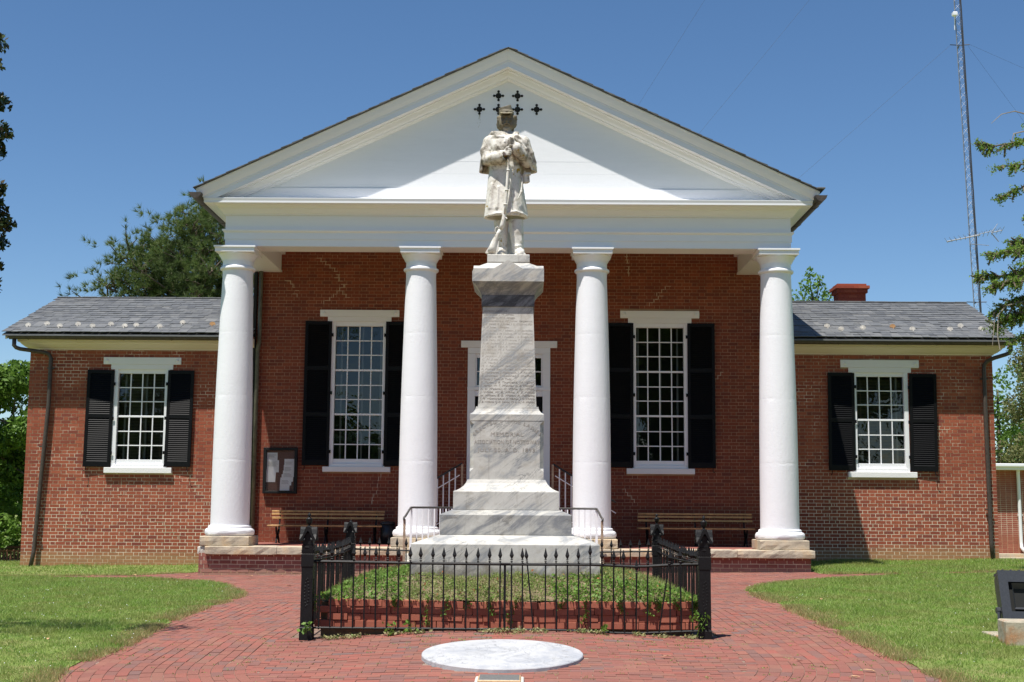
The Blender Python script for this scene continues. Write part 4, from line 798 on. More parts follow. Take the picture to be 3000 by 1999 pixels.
# --- entablature: mitred sweep of the cornice profile round three sides
def sweep3(prof, xl, xr, yf, yb, closed=False):
    mb = MB(); V = []
    for d, z in prof: V += [(xl - d, yb, z), (xl - d, yf - d, z), (xr + d, yf - d, z), (xr + d, yb, z)]
    F = [(i * 4 + k, i * 4 + k + 1, (i + 1) * 4 + k + 1, (i + 1) * 4 + k) for i in range(len(prof) - 1) for k in range(3)]
    mb.add(V, F); return mb
ent = [(-.58, 6.93), (-.58, 6.463), (0, 6.463), (0, 6.599), (.018, 6.601), (.018, 6.735), (.03, 6.738), (.055, 6.765), (.055, 6.795), (0.0, 6.80), (0.0, 7.085)]
eo = sub('entablature', ch, sweep3(ent, MXL, MXR, 26.2, YW), MT['white'])
crn = [(0.002, 7.080), (.03, 7.082), (.032, 7.10), (.06, 7.125), (.085, 7.16), (.115, 7.195), (.118, 7.21), (.14, 7.235), (.185, 7.262), (.205, 7.266), (.205, 7.27), (.345, 7.272), (.348, 7.262), (.362, 7.262), (.362, 7.30), (.372, 7.345), (.372, 7.358), (.10, 7.40), (.02, 7.44)]
sub('cornice', ch, sweep3(crn, MXL, MXR, 26.2, 45), MT['white'])
mb = MB(); mb.bbox(-5.9, 5.16, 26.178, 26.215, 7.43, 7.640, .003); mb.prism([(26.13, 7.415), (26.20, 7.47), (26.20, 7.415)], 'x', -6.0, 5.26); sub('base_board', ch, mb, MT['white'])
mb = MB(); mb.box(MXL + .58, MXR - .58, 26.79, YW, 6.925, 6.96); sub('porch_ceiling', ch, mb, MT['white'])
for xx, s in ((MXL, 1), (MXR, -1)):
    mb = MB(); mb.box(min(xx + s * .585, xx + s * .66), max(xx + s * .585, xx + s * .66), 26.79, YW, 6.86, 6.923); mb.box(min(xx + s * .583, xx + s * .60), max(xx + s * .583, xx + s * .60), 26.79, YW, 6.463 + .0, 6.50); sub('beam_moulding', ch, mb, MT['white'])
# --- pediment
XA = -.377; SL = .469; ZA = 10.376
tw = [(-5.6, 7.42), (4.85, 7.42)]
def zline(x, off): return ZA - off - SL * abs(x - XA)
mb = MB(); lines = [7.44, 7.72, 7.95, 8.20, 8.43, 8.66, 8.90, 9.13, 9.38, 9.62, 9.9]; bd = [(lines[i], lines[i + 1]) for i in range(len(lines) - 1)]
for z0, z1 in bd:
    def xe(z): return max(0.0, (ZA - .50 - z) / SL)
    a0, a1 = xe(z0), xe(z1 - .004); mbb = MB(); y = 26.205 + random.uniform(-.001, .002)
    P = [(XA - a0, z0 + .0003), (XA + a0, z0 + .0003), (XA + a1, z1 - .0004), (XA - a1, z1 - .0004)]
    if a1 < .01: P = P[:3]
    mbb.prism(P, 'y', y, y + .03); sub('tympanum_board', ch, mbb, MT['white'])
mb = MB(); mb.add([(XA - 6.0, 26.24, 7.42), (XA + 6.0, 26.24, 7.42), (XA, 26.24, 10.1)], [(0, 1, 2)]); sub('tympanum_back', ch, mb, MT['dark'], fix=False)
rk = [(25.76, -.0), (25.76, .028), (25.770, .030), (25.778, .07), (25.792, .125), (25.812, .175), (25.826, .205), (25.826, .228), (25.837, .231), (25.837, .345), (25.85, .348), (25.86, .340), (26.00, .342), (26.00, .362), (26.03, .368), (26.045, .385), (26.075, .44), (26.115, .475), (26.115, .49), (26.14, .50), (26.17, .505), (26.185, .525), (26.21, .53), (26.21, .10), (45, .10), (45, 0)]
mb = MB(); xt = 6.087; V = []
for y, off in rk: V += [(XA - xt, y, zline(XA - xt, off)), (XA, y, ZA - off), (XA + xt, y, zline(XA + xt, off))]
n = len(rk); F = [(i * 3 + k, i * 3 + k + 1, ((i + 1) % n) * 3 + k + 1, ((i + 1) % n) * 3 + k) for i in range(n) for k in range(2)]; F += [tuple(i * 3 for i in range(n)), tuple(i * 3 + 2 for i in range(n - 1, -1, -1))]
mb.add(V, F)
import bmesh
me = mesh(mb.v, mb.f, False, ORG[ch.name]); bm = bmesh.new(); bm.from_mesh(me)
bmesh.ops.bisect_plane(bm, geom=list(bm.verts) + list(bm.edges) + list(bm.faces), plane_co=(0, 0, 7.361 - ORG[ch.name].z), plane_no=(0, 0, -1), clear_outer=True); bmesh.ops.recalc_face_normals(bm, faces=bm.faces); bm.to_mesh(me); bm.free()
put('raking_cornice', me, MT['white'], ch)
# quatrefoil vents
def quat(x, z):
    mb = MB(); y = 26.198
    def disc_(cx, cz, r, n=16, dy=0):
        b = [(cx + r * math.cos(2 * math.pi * k / n), y + dy, cz + r * math.sin(2 * math.pi * k / n)) for k in range(n)]; mb.add(b, [tuple(range(n))])
    disc_(x, z, .060, 20, -.0004)
    for q, (dx, dz_) in enumerate(((.088, 0), (-.088, 0), (0, .088), (0, -.088))):
        disc_(x + dx, z + dz_, .0265, 14, -.0008 - q * .0002); wv = .012
        if dx: mb.add([(x, y - .0020 - q * .0002, z - wv), (x + dx, y - .0020 - q * .0002, z - wv), (x + dx, y - .0020 - q * .0002, z + wv), (x, y - .0020 - q * .0002, z + wv)], [(0, 1, 2, 3)])
        else: mb.add([(x - wv, y - .0020 - q * .0002, z), (x + wv, y - .0020 - q * .0002, z), (x + wv, y - .0020 - q * .0002, z + dz_), (x - wv, y - .0020 - q * .0002, z + dz_)], [(0, 1, 2, 3)])
    return mb.build('quatrefoil_vent', MT['dark'], ch, fix=False)
for x, z in ((-.951, 9.269), (-.571, 9.269), (-.191, 9.268), (.193, 9.269), (-.571, 9.548), (-.191, 9.546)): quat(x, z)
MT['drip'] = simple('rusty_drip_stain', (0.42, 0.40, 0.30), .9, 30, .4)
mb = MB(); 
for q in range(16): xx = -.951 + random.gauss(0, .02); z0 = 9.17 - random.random() ** 2 * .26; mb.add([(xx - .003, 26.2015 - .0001 * q, z0), (xx + .003, 26.2015 - .0001 * q, z0), (xx + .002, 26.2015 - .0001 * q, z0 - random.uniform(.02, .08))], [(0, 1, 2)])
mb.build('drip_stain', MT['drip'], ch, fix=False)
# --- main roof slates (edge course shows along the rake), drawn as ragged starter slates
slm = None
def slate_me(wd, ln, th=.012):
    mb = MB(); mb.box(-wd / 2, wd / 2, 0, ln, 0, th); m_ = mesh(mb.v, mb.f); m_.materials.append(MT['slate']); return m_
MS = []; Lr = xt / math.cos(math.atan(SL)); ang = math.atan(SL)
for s in (-1, 1):
    k = 0; t = -.03
    while t < Lr + .04:
        w0 = .19
        for yy in [25.722 + random.uniform(-.012, .012)] + [25.722 + .33 * q for q in range(1, 3)]:
            MS.append((s, t, yy, w0)); 
        t += .235; k += 1
V = []; F = []
for s, t, yy, w0 in MS:
    t2 = t + .40; lift = .028 + random.uniform(0, .008); 
    def P(tt, h): 
        xx = (xt + .03) - tt * math.cos(ang); return (XA + s * xx, ZA - SL * xx + h / math.cos(ang))
    a = P(t, lift); c = P(min(t2, Lr + .02), .010); b0 = len(V)
    for y_ in (yy, yy + .32):
        V += [(a[0], y_, a[1]), (a[0], y_, a[1] + .012), (c[0], y_, c[1]), (c[0], y_, c[1] + .012)]
    F += [(b0, b0 + 1, b0 + 3, b0 + 2), (b0 + 4, b0 + 6, b0 + 7, b0 + 5), (b0, b0 + 4, b0 + 5, b0 + 1), (b0 + 1, b0 + 5, b0 + 7, b0 + 3), (b0, b0 + 2, b0 + 6, b0 + 4)]
mb = MB(); mb.add(V, F); sub('verge_slates', ch, mb, MT['slate'], kind='stuff')
mb = MB()
for s in (-1, 1): mb.add([(XA, 25.7, ZA + .012), (XA + s * (xt + .03), 25.7, ZA + .012 - SL * (xt + .03)), (XA + s * (xt + .03), 45, ZA + .012 - SL * (xt + .03)), (XA, 45, ZA + .012)], [(0, 1, 2, 3)])
sub('main_roof', ch, mb, MT['slate'], fix=False)
# --- gutters
def gutter(p0, p1, r, out, parent, name='gutter', hooks=6):
    p0 = Vector(p0); p1 = Vector(p1); d = (p1 - p0).normalized(); o = Vector(out).normalized(); up = Vector((0, 0, 1)); mb = MB(); n = 10; V = []
    for p in (p0, p1):
        for k in range(n + 1): a = math.pi * k / n; V.append(p + o * (r * math.cos(a)) - up * (r * math.sin(a)))
        for k in range(n, -1, -1): a = math.pi * k / n; V.append(p + o * ((r - .006) * math.cos(a)) - up * ((r - .006) * math.sin(a)))
    m = 2 * (n + 1); F = [(k, (k + 1) % m, m + (k + 1) % m, m + k) for k in range(m)]; F += [tuple(range(n, -1, -1)), tuple(m + k for k in range(n + 1))]
    mb.add(V, F)
    mb.tube([p0 + o * r, p1 + o * r], .008, 6)
    g_ = mb.build(name, MT['bronze'], parent)
    for q in range(hooks):
        c = p0 + (p1 - p0) * ((q + .4) / hooks); mb = MB(); mb.tube([c + o * ((r + .003) * math.cos(a)) - up * ((r + .003) * math.sin(a)) for a in np.linspace(-.1, math.pi, 9)], .006, 5); mb.build('gutter_hook', MT['bronze'], g_, fix=False)
gutter((-6.452, 25.64, 7.42), (-6.452, 36.0, 7.42), .115, (-1, 0, 0), ch); gutter((5.712, 25.64, 7.42), (5.712, 36.0, 7.42), .115, (1, 0, 0), ch)
mb = MB(); mb.bbox(5.64, 5.80, 25.66, 26.1, 7.555, 7.585, .004); sub('loose_slate', ch, mb, MT['slate'])
def pipe(pts, r, m, parent, name='downspout', straps=()):
    mb = MB(); mb.cs = True; mb.tube(pts, r, 10); p = mb.build(name, MT[m], parent)
    for z in straps:
        # strap around the pipe where it meets the wall
        c = min(pts, key=lambda q: abs(q[2] - z)); mb = MB(); mb.box(c[0] - r - .03, c[0] + r + .03, c[1] - .01, c[1] + r + .01, z - .015, z + .015); mb.build('pipe_strap', MT[m], p)
    return p
pipe([(-5.80, 29.10, 6.9), (-5.80, 29.10, 4.9), (-5.83, 29.10, 4.75), (-5.83, 29.10, .60)], .045, 'copperpipe', ch); 
mb = MB(); mb.bbox(-5.95, -5.885, 29.08, 29.19, .6, 6.45, .004); sub('corner_board', ch, mb, MT['dark'])
# --- wings
GX = [(XL - .47, -5.9, -11.15, -5.98), (5.15, XR + .42, 5.24, 10.51)]
RY, RZ, EY, EZ = 32.1, 6.30, 28.70, 5.02
pitch = math.atan((RZ - EZ) / (RY - EY)); RL = math.hypot(RZ - EZ, RY - EY)
sl_all = []
for wi, (x0, x1, g0, g1) in enumerate(GX):
    mb = MB(); mb.add([(x0 + .02, EY, EZ - .03), (x1, EY, EZ - .03), (x1, RY, RZ - .03), (x0 + .02, RY, RZ - .03), (x0 + .02, 35.5, EZ - .03), (x1, 35.5, EZ - .03), (x0 + .02, EY, EZ - .06), (x1, EY, EZ - .06), (x1, RY, RZ - .09), (x0 + .02, RY, RZ - .09)], [(0, 1, 2, 3), (3, 2, 5, 4), (0, 6, 7, 1), (6, 9, 8, 7), (0, 3, 9, 6), (1, 7, 8, 2)]); sub('wing_roof', ch, mb, MT['slate'], fix=False)
    exp = .205; nr = int(RL / exp) + 1
    for r_ in range(nr):
        t = r_ * exp; x = x0 - (r_ % 2) * .11 - random.uniform(0, .05); lf = random.uniform(.006, .012)
        while x < x1:
            w_ = random.uniform(.15, .25); a, b_ = max(x, x0 + random.uniform(-.01, .012)), min(x + w_ - .005, x1)
            if b_ - a > .05: sl_all.append((a, b_, t + random.gauss(0, .004), min(t + .37, RL + .03), lf + random.uniform(-.003, .006), wi))
            x += w_
    mb = MB(); ww = x0
    while ww < x1: w_ = .32; mb.bbox(ww, min(ww + w_ - .006, x1), RY - .10, RY + .10, RZ + .0, RZ + .022 + random.uniform(0, .008), .006); ww += w_
    sub('ridge_slates', ch, mb, MT['slate'])
    # cream box cornice
    xa, xb = (XL - .20, -5.9) if wi == 0 else (5.15, XR + .20); s = -1 if wi == 0 else 1
    pf = [(YW - .003, 4.715), (YW - .03, 4.715), (YW - .035, 4.735), (YW - .11, 4.765), (YW - .20, 4.825), (YW - .215, 4.845), (YW - .27, 4.862), (YW - .275, 4.90), (YW - .30, 4.905), (YW - .30, 4.955), (YW - .003, 4.955)]
    mb = MB(); n = len(pf); V = []
    for (py, pz) in pf:
        d = YW - py; V += [((XL - d * .75) if wi == 0 else xa, py, pz), (xb if wi == 0 else XR + d * .75, py, pz)]
    F = [(i * 2, i * 2 + 1, ((i + 1) % n) * 2 + 1, ((i + 1) % n) * 2) for i in range(n)] + [tuple(i * 2 for i in range(n)), tuple(i * 2 + 1 for i in range(n - 1, -1, -1))]; mb.add(V, F); sub('box_cornice', ch, mb, MT['cream'])
    mb = MB(); mb.box(x0 + .05 if wi == 0 else x0, x1 if wi == 0 else x1 - .05, 28.80, YW, 4.957, 5.0); sub('fascia', ch, mb, MT['fasciawood'])
    gutter((g0, 28.80, 4.955), (g1, 28.80, 4.955), .065, (0, -1, 0), ch, hooks=5)
    # barge boards at gable
    xg = x0 if wi == 0 else x1; mb = MB(); mb.prism([(EY + .1, EZ - .12), (RY, RZ - .13), (35.4, EZ - .12), (35.4, EZ - .05), (RY, RZ - .05), (EY + .1, EZ - .05)], 'x', xg + (.05 if wi == 0 else -.09), xg + (.09 if wi == 0 else -.05)); sub('barge_board', ch, mb, MT['cream'])
def slate_quad(a, b_, t0, t1, lift):
    c, s_ = math.cos(pitch), math.sin(pitch); V = []
    for (tt, h) in ((t0, lift + .012), (t1, .002)):
        for x_ in (a, b_):
            for hh in (h, h + .012): V.append((x_, EY + tt * c - hh * s_, EZ + tt * s_ + hh * c))
    return V   # order: t0a lo,hi, t0b lo,hi, t1a.., t1b..
SF = [(0, 2, 3, 1), (1, 3, 7, 5), (0, 1, 5, 4), (2, 6, 7, 3), (4, 5, 7, 6)]
sl_all.sort(key=lambda q: q[2] + random.random() * .01)
big = [q for q in sl_all if q[1] - q[0] > .16][:300]; bigset = set(id(q) for q in big)
mb = MB()
for q in sl_all:
    if id(q) not in bigset: mb.add(slate_quad(*q[:5]), SF)
mb.build('roof_slates', MT['slate'], ch, fix=False, kind='stuff')
slm = slate_me(.22, .37)
for q in big:
    a, b_, t0, t1, lift = q[:5]; c_, s_ = math.cos(pitch), math.sin(pitch); h = lift + .014
    o = put('slate', slm, None, ch, ((a + b_) / 2, EY + t0 * c_ - h * s_, EZ + t0 * s_ + h * c_)); o.rotation_euler = (pitch - .022, 0, 0); o.scale = ((b_ - a) / .22, 1, 1)
def guardmesh(m):
    mb = MB(); n = 8; fan = [(0, 0)] + [(.065 * math.sin(a), .03 + .055 * math.cos(a)) for a in np.linspace(-1.9, 1.9, n)]
    P = [(x, z) for x, z in fan]; mb.prism(P, 'y', -.008, .008); mb.box(-.012, .012, -.06, 0, -.0, .02); mb.box(-.014, .014, -.075, -.05, -.035, .012); m_ = mesh(mb.v, mb.f); m_.materials.append(MT[m]); return m_
g1, g2 = guardmesh('snowguard'), guardmesh('snowguard_r')
SG = [(-10.88, 29.14), (-10.52, 29.28), (-10.17, 29.09), (-9.83, 29.26), (-9.46, 29.11), (-9.11, 29.28), (-8.76, 29.13), (-8.53, 29.2), (-7.99, 29.11), (-7.58, 29.46), (-6.89, 29.34), (6.64, 29.51), (6.89, 29.25), (7.39, 29.37), (8.08, 29.51), (8.45, 29.29), (9.27, 29.29), (9.6, 29.6), (9.96, 29.33), (10.32, 29.64)]
for i, (x, y) in enumerate(SG):
    o = put('snow_guard', g2 if i in (10, 14) else g1, None, ch, (x, y, EZ + (y - EY) * math.tan(pitch) + .03)); o.rotation_euler = (0, 0, random.uniform(-.15, .15))
    if i in (10, 14): o['label'] = 'rusty orange snow guard'
# wing downspouts
pipe([(-11.04, 28.80, 4.90), (-11.04, 28.80, 4.76), (-11.0, 28.82, 4.715), (-10.93, 28.86, 4.69), (-10.6, 29.0, 4.655), (-10.45, 29.08, 4.635), (-10.38, 29.11, 4.60), (-10.335, 29.11, 4.52), (-10.34, 29.11, 3.5), (-10.42, 29.11, 2.0), (-10.47, 29.11, 1.0), (-10.50, 29.10, .35), (-10.53, 29.02, .0)], .045, 'bronze', ch, straps=(4.3, 2.6, .7))
pipe([(10.40, 28.80, 4.90), (10.40, 28.80, 4.78), (10.37, 28.82, 4.73), (10.30, 28.86, 4.70), (10.1, 28.98, 4.64), (9.98, 29.08, 4.58), (9.925, 29.11, 4.50), (9.915, 29.11, 4.4), (9.915, 29.11, 3.5), (9.93, 29.11, 1.7), (9.94, 29.11, .7), (9.95, 29.06, .33)], .045, 'bronze', ch, straps=(4.2, 1.4))
# --- windows
def window(cx, zo0, zo1, gz0, gz1, nrow, sash_at, lint, sill, gw=1.02):
    """frame (part) with sash bars and one pane per light"""
    y = YW; hw = gw / 2; ow = .60
    mb = MB(); mb.bbox(cx - ow, cx - hw - .002, y - .02, y + .10, zo0, zo1 - .002, .004); mb.bbox(cx + hw + .002, cx + ow, y - .02, y + .10, zo0, zo1 - .002, .004)
    mb.bbox(cx - hw - .001, cx + hw + .001, y + .012, y + .10, gz1 + .0, zo1 - .10, .003); mb.bbox(cx - hw - .001, cx + hw + .001, y + .012, y + .10, gz0 - .10, gz0, .003); mb.bbox(cx - hw - .035, cx + hw + .035, y - .035, y + .09, zo0 + .001, gz0 - .101, .004)
    w_ = mb.build('window', MT['white'], ch)
    mb = MB(); a, b_, z0, z1 = lint; mb.bbox(a, b_, y - .045, y + .02, z0 + .0, z1, .006); mb.bbox(a + .17, b_ - .17, y - .032, y + .06, z0 - .11, z0 - .001, .004)
    for xx in (a + .085, b_ - .085):
        mb.cs = True; n = 16; zc_ = (z0 + z1) / 2
        for r0, yo in ((.045, -.050), (.028, -.058)): mb.add([(xx + r0 * math.cos(2 * math.pi * k / n), y + yo, zc_ + r0 * math.sin(2 * math.pi * k / n)) for k in range(n)] + [(xx + (r0 + .006) * math.cos(2 * math.pi * k / n), y - .044, zc_ + (r0 + .006) * math.sin(2 * math.pi * k / n)) for k in range(n)], [tuple(range(n))] + [(k, (k + 1) % n, n + (k + 1) % n, n + k) for k in range(n)])
    mb.build('lintel', MT['white_lt'], w_)
    if sill: mb = MB(); mb.bbox(sill[0], sill[1], y - .085, y + .03, sill[2], sill[3], .006); mb.build('sill', MT['white_lt'], w_)
    H = gz1 - gz0; rails = [gz0 + H * f for f in sash_at]; secs = [gz0] + rails + [gz1]; per = nrow // (len(secs) - 1); mb = MB(); panes = []
    for q in range(len(secs) - 1):
        s0 = secs[q] + (.02 if q else 0); s1 = secs[q + 1] - (.02 if q < len(secs) - 2 else 0); yo = .03 + .022 * q
        if q: mb.bbox(cx - hw, cx + hw, y + yo - .026, y + yo + .03, secs[q] - .02, secs[q] + .02, .003)
        for c in range(1, 4): x = cx - hw + gw * c / 4; mb.bbox(x - .011, x + .011, y + yo, y + yo + .03, s0, s1, .002)
        for r_ in range(1, per): z = s0 + (s1 - s0) * r_ / per; mb.bbox(cx - hw, cx + hw, y + yo + .0015, y + yo + .0285, z - .0105, z + .0105, .002)
        for r_ in range(per):
            for c in range(4): panes.append((cx - hw + gw * c / 4, cx - hw + gw * (c + 1) / 4, s0 + (s1 - s0) * r_ / per, s0 + (s1 - s0) * (r_ + 1) / per, y + yo + .02))
    mb.build('sash_bars', MT['white'], w_)
    for (a, b_, z0, z1, yy) in panes:
        t1, t2 = random.gauss(0, .0012), random.gauss(0, .0012)
        me = mesh([(a, yy + t1, z0), (b_, yy + t2, z0), (b_, yy - t1, z1), (a, yy - t2, z1)], [(0, 1, 2, 3)], False, ORG[w_.name]); put('pane', me, MT['glass'], w_)
    mb = MB()
    for xx in (-.40, .06, .46) if cx < 0 else (-.46, .03, .40): mb.box(cx + xx - .019, cx + xx + .019, y + .20, y + .24, gz0, gz1)
    mb.build('inner_shutter_edge', MT['interior_white'], w_)
    mb = MB(); a, b_ = cx - .75, cx + .75; z0, z1, yb = gz0 - .2, gz1 + .2, y + 1.6
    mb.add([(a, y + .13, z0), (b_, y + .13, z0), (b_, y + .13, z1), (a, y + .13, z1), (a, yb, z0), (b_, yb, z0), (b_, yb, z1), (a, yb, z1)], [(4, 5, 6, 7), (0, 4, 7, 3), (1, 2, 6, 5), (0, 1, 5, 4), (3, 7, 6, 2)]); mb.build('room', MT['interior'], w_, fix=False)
    return w_
MT['interior_white'] = simple('inner_white_trim', (0.22, 0.22, 0.21), .7)
def blind(w_, cx, z0, z1, pitch_=.032):
    mb = MB(); z = z0
    while z < z1: mb.box(cx - .52, cx + .52, YW + .27, YW + .295, z, z + .012); z += pitch_
    for xx in (-.36, .0, .38): mb.box(cx + xx - .012, cx + xx + .012, YW + .265, YW + .27, z0, z1)
    mb.build('blind', MT['blind'], w_, kind='stuff')
w1 = window(CWL, 2.16, 4.40, 2.334, 4.205, 6, [.5], LINT[0], SILL[0]); blind(w1, CWL, 2.34, 4.2)
w2 = window(CWR, 2.18, 4.43, 2.362, 4.241, 6, [.5], LINT[1], SILL[1]); blind(w2, CWR, 2.36, 4.2)
w3 = window(CTL, 2.21, 5.48, 2.38, 5.277, 9, [1 / 3, 2 / 3], LINT[2], SILL[2], 1.035)
w4 = window(CTR, 2.22, 5.49, 2.386, 5.285, 9, [1 / 3, 2 / 3], LINT[3], SILL[3], 1.035)
# --- shutters, every louvre a slat
def shutter(x0, x1, z0, z1, mids, hinge, droop):
    cx = x0 if hinge > 0 else x1; W = x1 - x0
    s = put('shutter', mesh([], []), None, ch, (cx, YW - .030, z0)); mb = MB()
    X0, X1 = (0, W) if hinge > 0 else (-W, 0); H = z1 - z0; st = .065
    mb.bbox(X0, X0 + st, -.022, .018, 0, H, .004); mb.bbox(X1 - st, X1, -.022, .018, 0, H, .004)
    rails = [(0, .12)] + [(m_ - z0 - .045, m_ - z0 + .045) for m_ in mids] + [(H - .075, H)]
    for a, b_ in rails: mb.bbox(X0 + st, X1 - st, -.020, .016, a, b_, .003)
    for zz_ in (.3, H / 2, H - .3): mb.box(-.035 if hinge > 0 else -.02, .02 if hinge > 0 else .035, -.03, -.02, zz_ - .035, zz_ + .035)
    mb.tube([(X1 - .06 if hinge > 0 else X0 + .06, -.02, -.0), (X1 - .06 if hinge > 0 else X0 + .06, -.03, -.07), (X1 - .04 if hinge > 0 else X0 + .04, -.05, -.1), (X1 - .02 if hinge > 0 else X0 + .02, -.06, -.07)], .008, 6)
    m_ = mesh(mb.v, mb.f); m_.materials.append(MT['shutter']); old = s.data; s.data = m_; bpy.data.meshes.remove(old)
    s.rotation_euler = (0, droop, -hinge * .05)
    key = round(W, 3)
    mb = MB(); mb.box(-(W - 2 * st) / 2, (W - 2 * st) / 2, -.029, .029, -.0035, .0035, Matrix.Rotation(R(60), 4, 'X')); sm_ = mesh(mb.v, mb.f); sm_.materials.append(MT['shutter'])
    for (a0, a1), (b0, b1) in zip(rails[:-1], rails[1:]):
        n = int(round((b0 - a1) / .0435))
        for q in range(n):
            o = bpy.data.objects.new('slat', sm_); col.objects.link(o); o.parent = s; o.location = ((X0 + X1) / 2, 0, a1 + (q + .5) * (b0 - a1) / n)
    return s
shutter(-9.545, -8.965, 2.17, 4.270, [3.27], -1, R(.5)); shutter(-7.795, -7.222, 2.185, 4.275, [3.27], 1, R(.6))
shutter(6.538, 7.114, 2.205, 4.315, [3.29], -1, R(.3)); shutter(8.290, 8.870, 2.20, 4.305, [3.29], 1, R(.6))
for a, b_ in ((-4.812, -4.232), (-3.052, -2.472), (1.762, 2.342), (3.516, 4.108)):
    shutter(a, b_, 2.235, 5.375, [3.335, 4.345], -1 if a in (-4.812, 1.762) else 1, R(.1))
# --- entrance door, transom
mb = MB(); y = YW
for a, b_ in ((CD - .895, CD - .735), (CD + .735, CD + .895)): mb.bbox(a, b_, y - .03, y + .10, 1.27, 4.685, .004)
mb.bbox(CD - .895, CD + .895, y - .032, y + .10, 4.687, 4.818, .004); mb.bbox(CD - .90, CD + .90, y - .045, y + .10, 3.885, 3.96, .006); mb.bbox(CD - .734, CD + .734, y - .01, y + .10, 3.76, 3.883, .003)
dr = mb.build('door', MT['white'], ch)
mb = MB(); mb.bbox(CD - 1.045, CD + 1.045, y - .05, y + .02, 4.82, 4.968, .006)
for xx in (CD - .955, CD + .955):
    n = 16
    for r0, yo in ((.05, -.056), (.03, -.064)): mb.add([(xx + r0 * math.cos(2 * math.pi * k / n), y + yo, 4.893 + r0 * math.sin(2 * math.pi * k / n)) for k in range(n)] + [(xx + (r0 + .006) * math.cos(2 * math.pi * k / n), y - .05, 4.893 + (r0 + .006) * math.sin(2 * math.pi * k / n)) for k in range(n)], [tuple(range(n))] + [(k, (k + 1) % n, n + (k + 1) % n, n + k) for k in range(n)])
mb.build('lintel', MT['white_lt'], dr)
mb = MB(); mb.bbox(CD - .733, CD - .70, y + .01, y + .06, 3.962, 4.686, .003); mb.bbox(CD + .70, CD + .733, y + .01, y + .06, 3.962, 4.686, .003); mb.bbox(CD - .70, CD + .70, y + .01, y + .06, 4.60, 4.686, .003); mb.bbox(CD - .70, CD + .70, y + .01, y + .06, 3.962, 4.0, .003)
for k in range(1, 6): xx = CD - .70 + 1.4 * k / 6; mb.bbox(xx - .011, xx + .011, y + .02, y + .05, 4.0, 4.60, .002)
mb.bbox(CD - .70, CD + .70, y + .0215, y + .0485, 4.29, 4.312, .002); mb.build('transom_bars', MT['white'], dr)
for k in range(6):
    for r_ in range(2):
        a = CD - .70 + 1.4 * k / 6; z0 = 4.0 + .3 * r_; put('pane', mesh([(a, y + .04, z0), (a + .2333, y + .04, z0), (a + .2333, y + .04, z0 + .3), (a, y + .04, z0 + .3)], [(0, 1, 2, 3)], False, ORG[dr.name]), MT['glass'], dr)
mb = MB()
for a, b_ in ((CD - .733, CD - .004), (CD + .004, CD + .733)):
    mb.bbox(a, b_, y + .06, y + .10, 1.28, 3.758, .004)
    for z0, z1 in ((1.42, 2.05), (2.2, 3.6)): mb.bbox(a + .12, b_ - .12, y + .045, y + .062, z0, z1, .01)
mb.build('door_leaf', MT['shutter'], dr)
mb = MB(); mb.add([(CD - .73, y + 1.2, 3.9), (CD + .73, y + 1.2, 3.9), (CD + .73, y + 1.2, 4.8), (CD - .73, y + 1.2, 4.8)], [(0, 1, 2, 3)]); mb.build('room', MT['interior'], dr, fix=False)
# --- chimney behind the right wing ridge
mb = MB(); mb.box(7.74, 8.42, 33.1, 33.6, 5.6, 6.70); mb.box(7.70, 8.46, 33.05, 33.65, 6.70, 6.80); mb.box(7.66, 8.50, 33.0, 33.7, 6.80, 6.875); mb.box(7.72, 8.44, 33.08, 33.62, 6.876, 6.93)
cm = mb.build('chimney', MT['chimney'], ch)
CB = flemish(7.74, 8.42, 6.0, 6.70, 33.095, [], .02) + flemish(7.70, 8.46, 6.705, 6.795, 33.045, [], .1, .09) + flemish(7.66, 8.50, 6.805, 6.87, 32.995, [], .05, .07)
put('chimney_bricks', boxes_mesh(CB, .001, ORG[ch.name]), MT['chimney'], ch, kind='stuff')

# ------------------------------------------------------------------ porch furniture
def bench(x0, x1, y, z, lab):
    t = thing('porch_bench', lab, 'bench', ((x0 + x1) / 2, y, z), 'wooden benches on the porch')
    for dy, dz_, hh in ((.17, .665, .035), (.155, .605, .042), (.13, .525, .045)):
        mb = MB(); mb.bbox(x0 + random.uniform(0, .02), x1 - random.uniform(0, .02), y + dy, y + dy + .022, z + dz_ - hh / 2, z + dz_ + hh / 2, .004); mb.build('slat', MT['benchwood'], t)
    for dy in (-.28, -.17, -.06, .05): mb = MB(); mb.bbox(x0 - .03 + random.uniform(0, .03), x1 - random.uniform(0, .03), y + dy, y + dy + .085, z + .345 + .035 * abs(dy + .1), z + .372 + .035 * abs(dy + .1), .004); mb.build('slat', MT['benchwood'], t)
    for x in (x0 + .18, (x0 + x1) / 2 + .0, x1 - .18):
        mb = MB()
        mb.tube([(x, y - .27, z + .34), (x, y - .22, z + .24), (x, y - .10, z + .17), (x, y + .02, z + .22), (x, y + .10, z + .34), (x, y + .165, z + .50), (x, y + .20, z + .68)], [.018, .022, .03, .026, .02, .016, .012], 7)
        mb.tube([(x, y - .10, z + .17), (x, y - .20, z + .06), (x, y - .23, z + .0)], [.026, .018, .02], 7); mb.tube([(x, y - .06, z + .17), (x, y + .08, z + .06), (x, y + .13, z + .0)], [.026, .018, .02], 7)
        mb.build('bench_leg', MT['iron'], t)
bench(-5.38, -2.97, 28.72, .588, 'slatted wooden bench on black iron legs left of the entrance under the notice board window')
bench(2.40, 4.83, 28.72, .588, 'slatted wooden bench on black iron legs on the porch right of the entrance in shade')
t = thing('trash_bin', 'black round bin standing between the left bench and the second column', 'bin', (-2.88, 28.65, .588))
mb = MB(); mb.cs = True; mb.lathe([(.12, .588), (.145, .60), (.155, 1.0), (.15, 1.0)], (-2.88, 28.65, 0), 24); mb.build('bin_body', MT['plastic'], t)
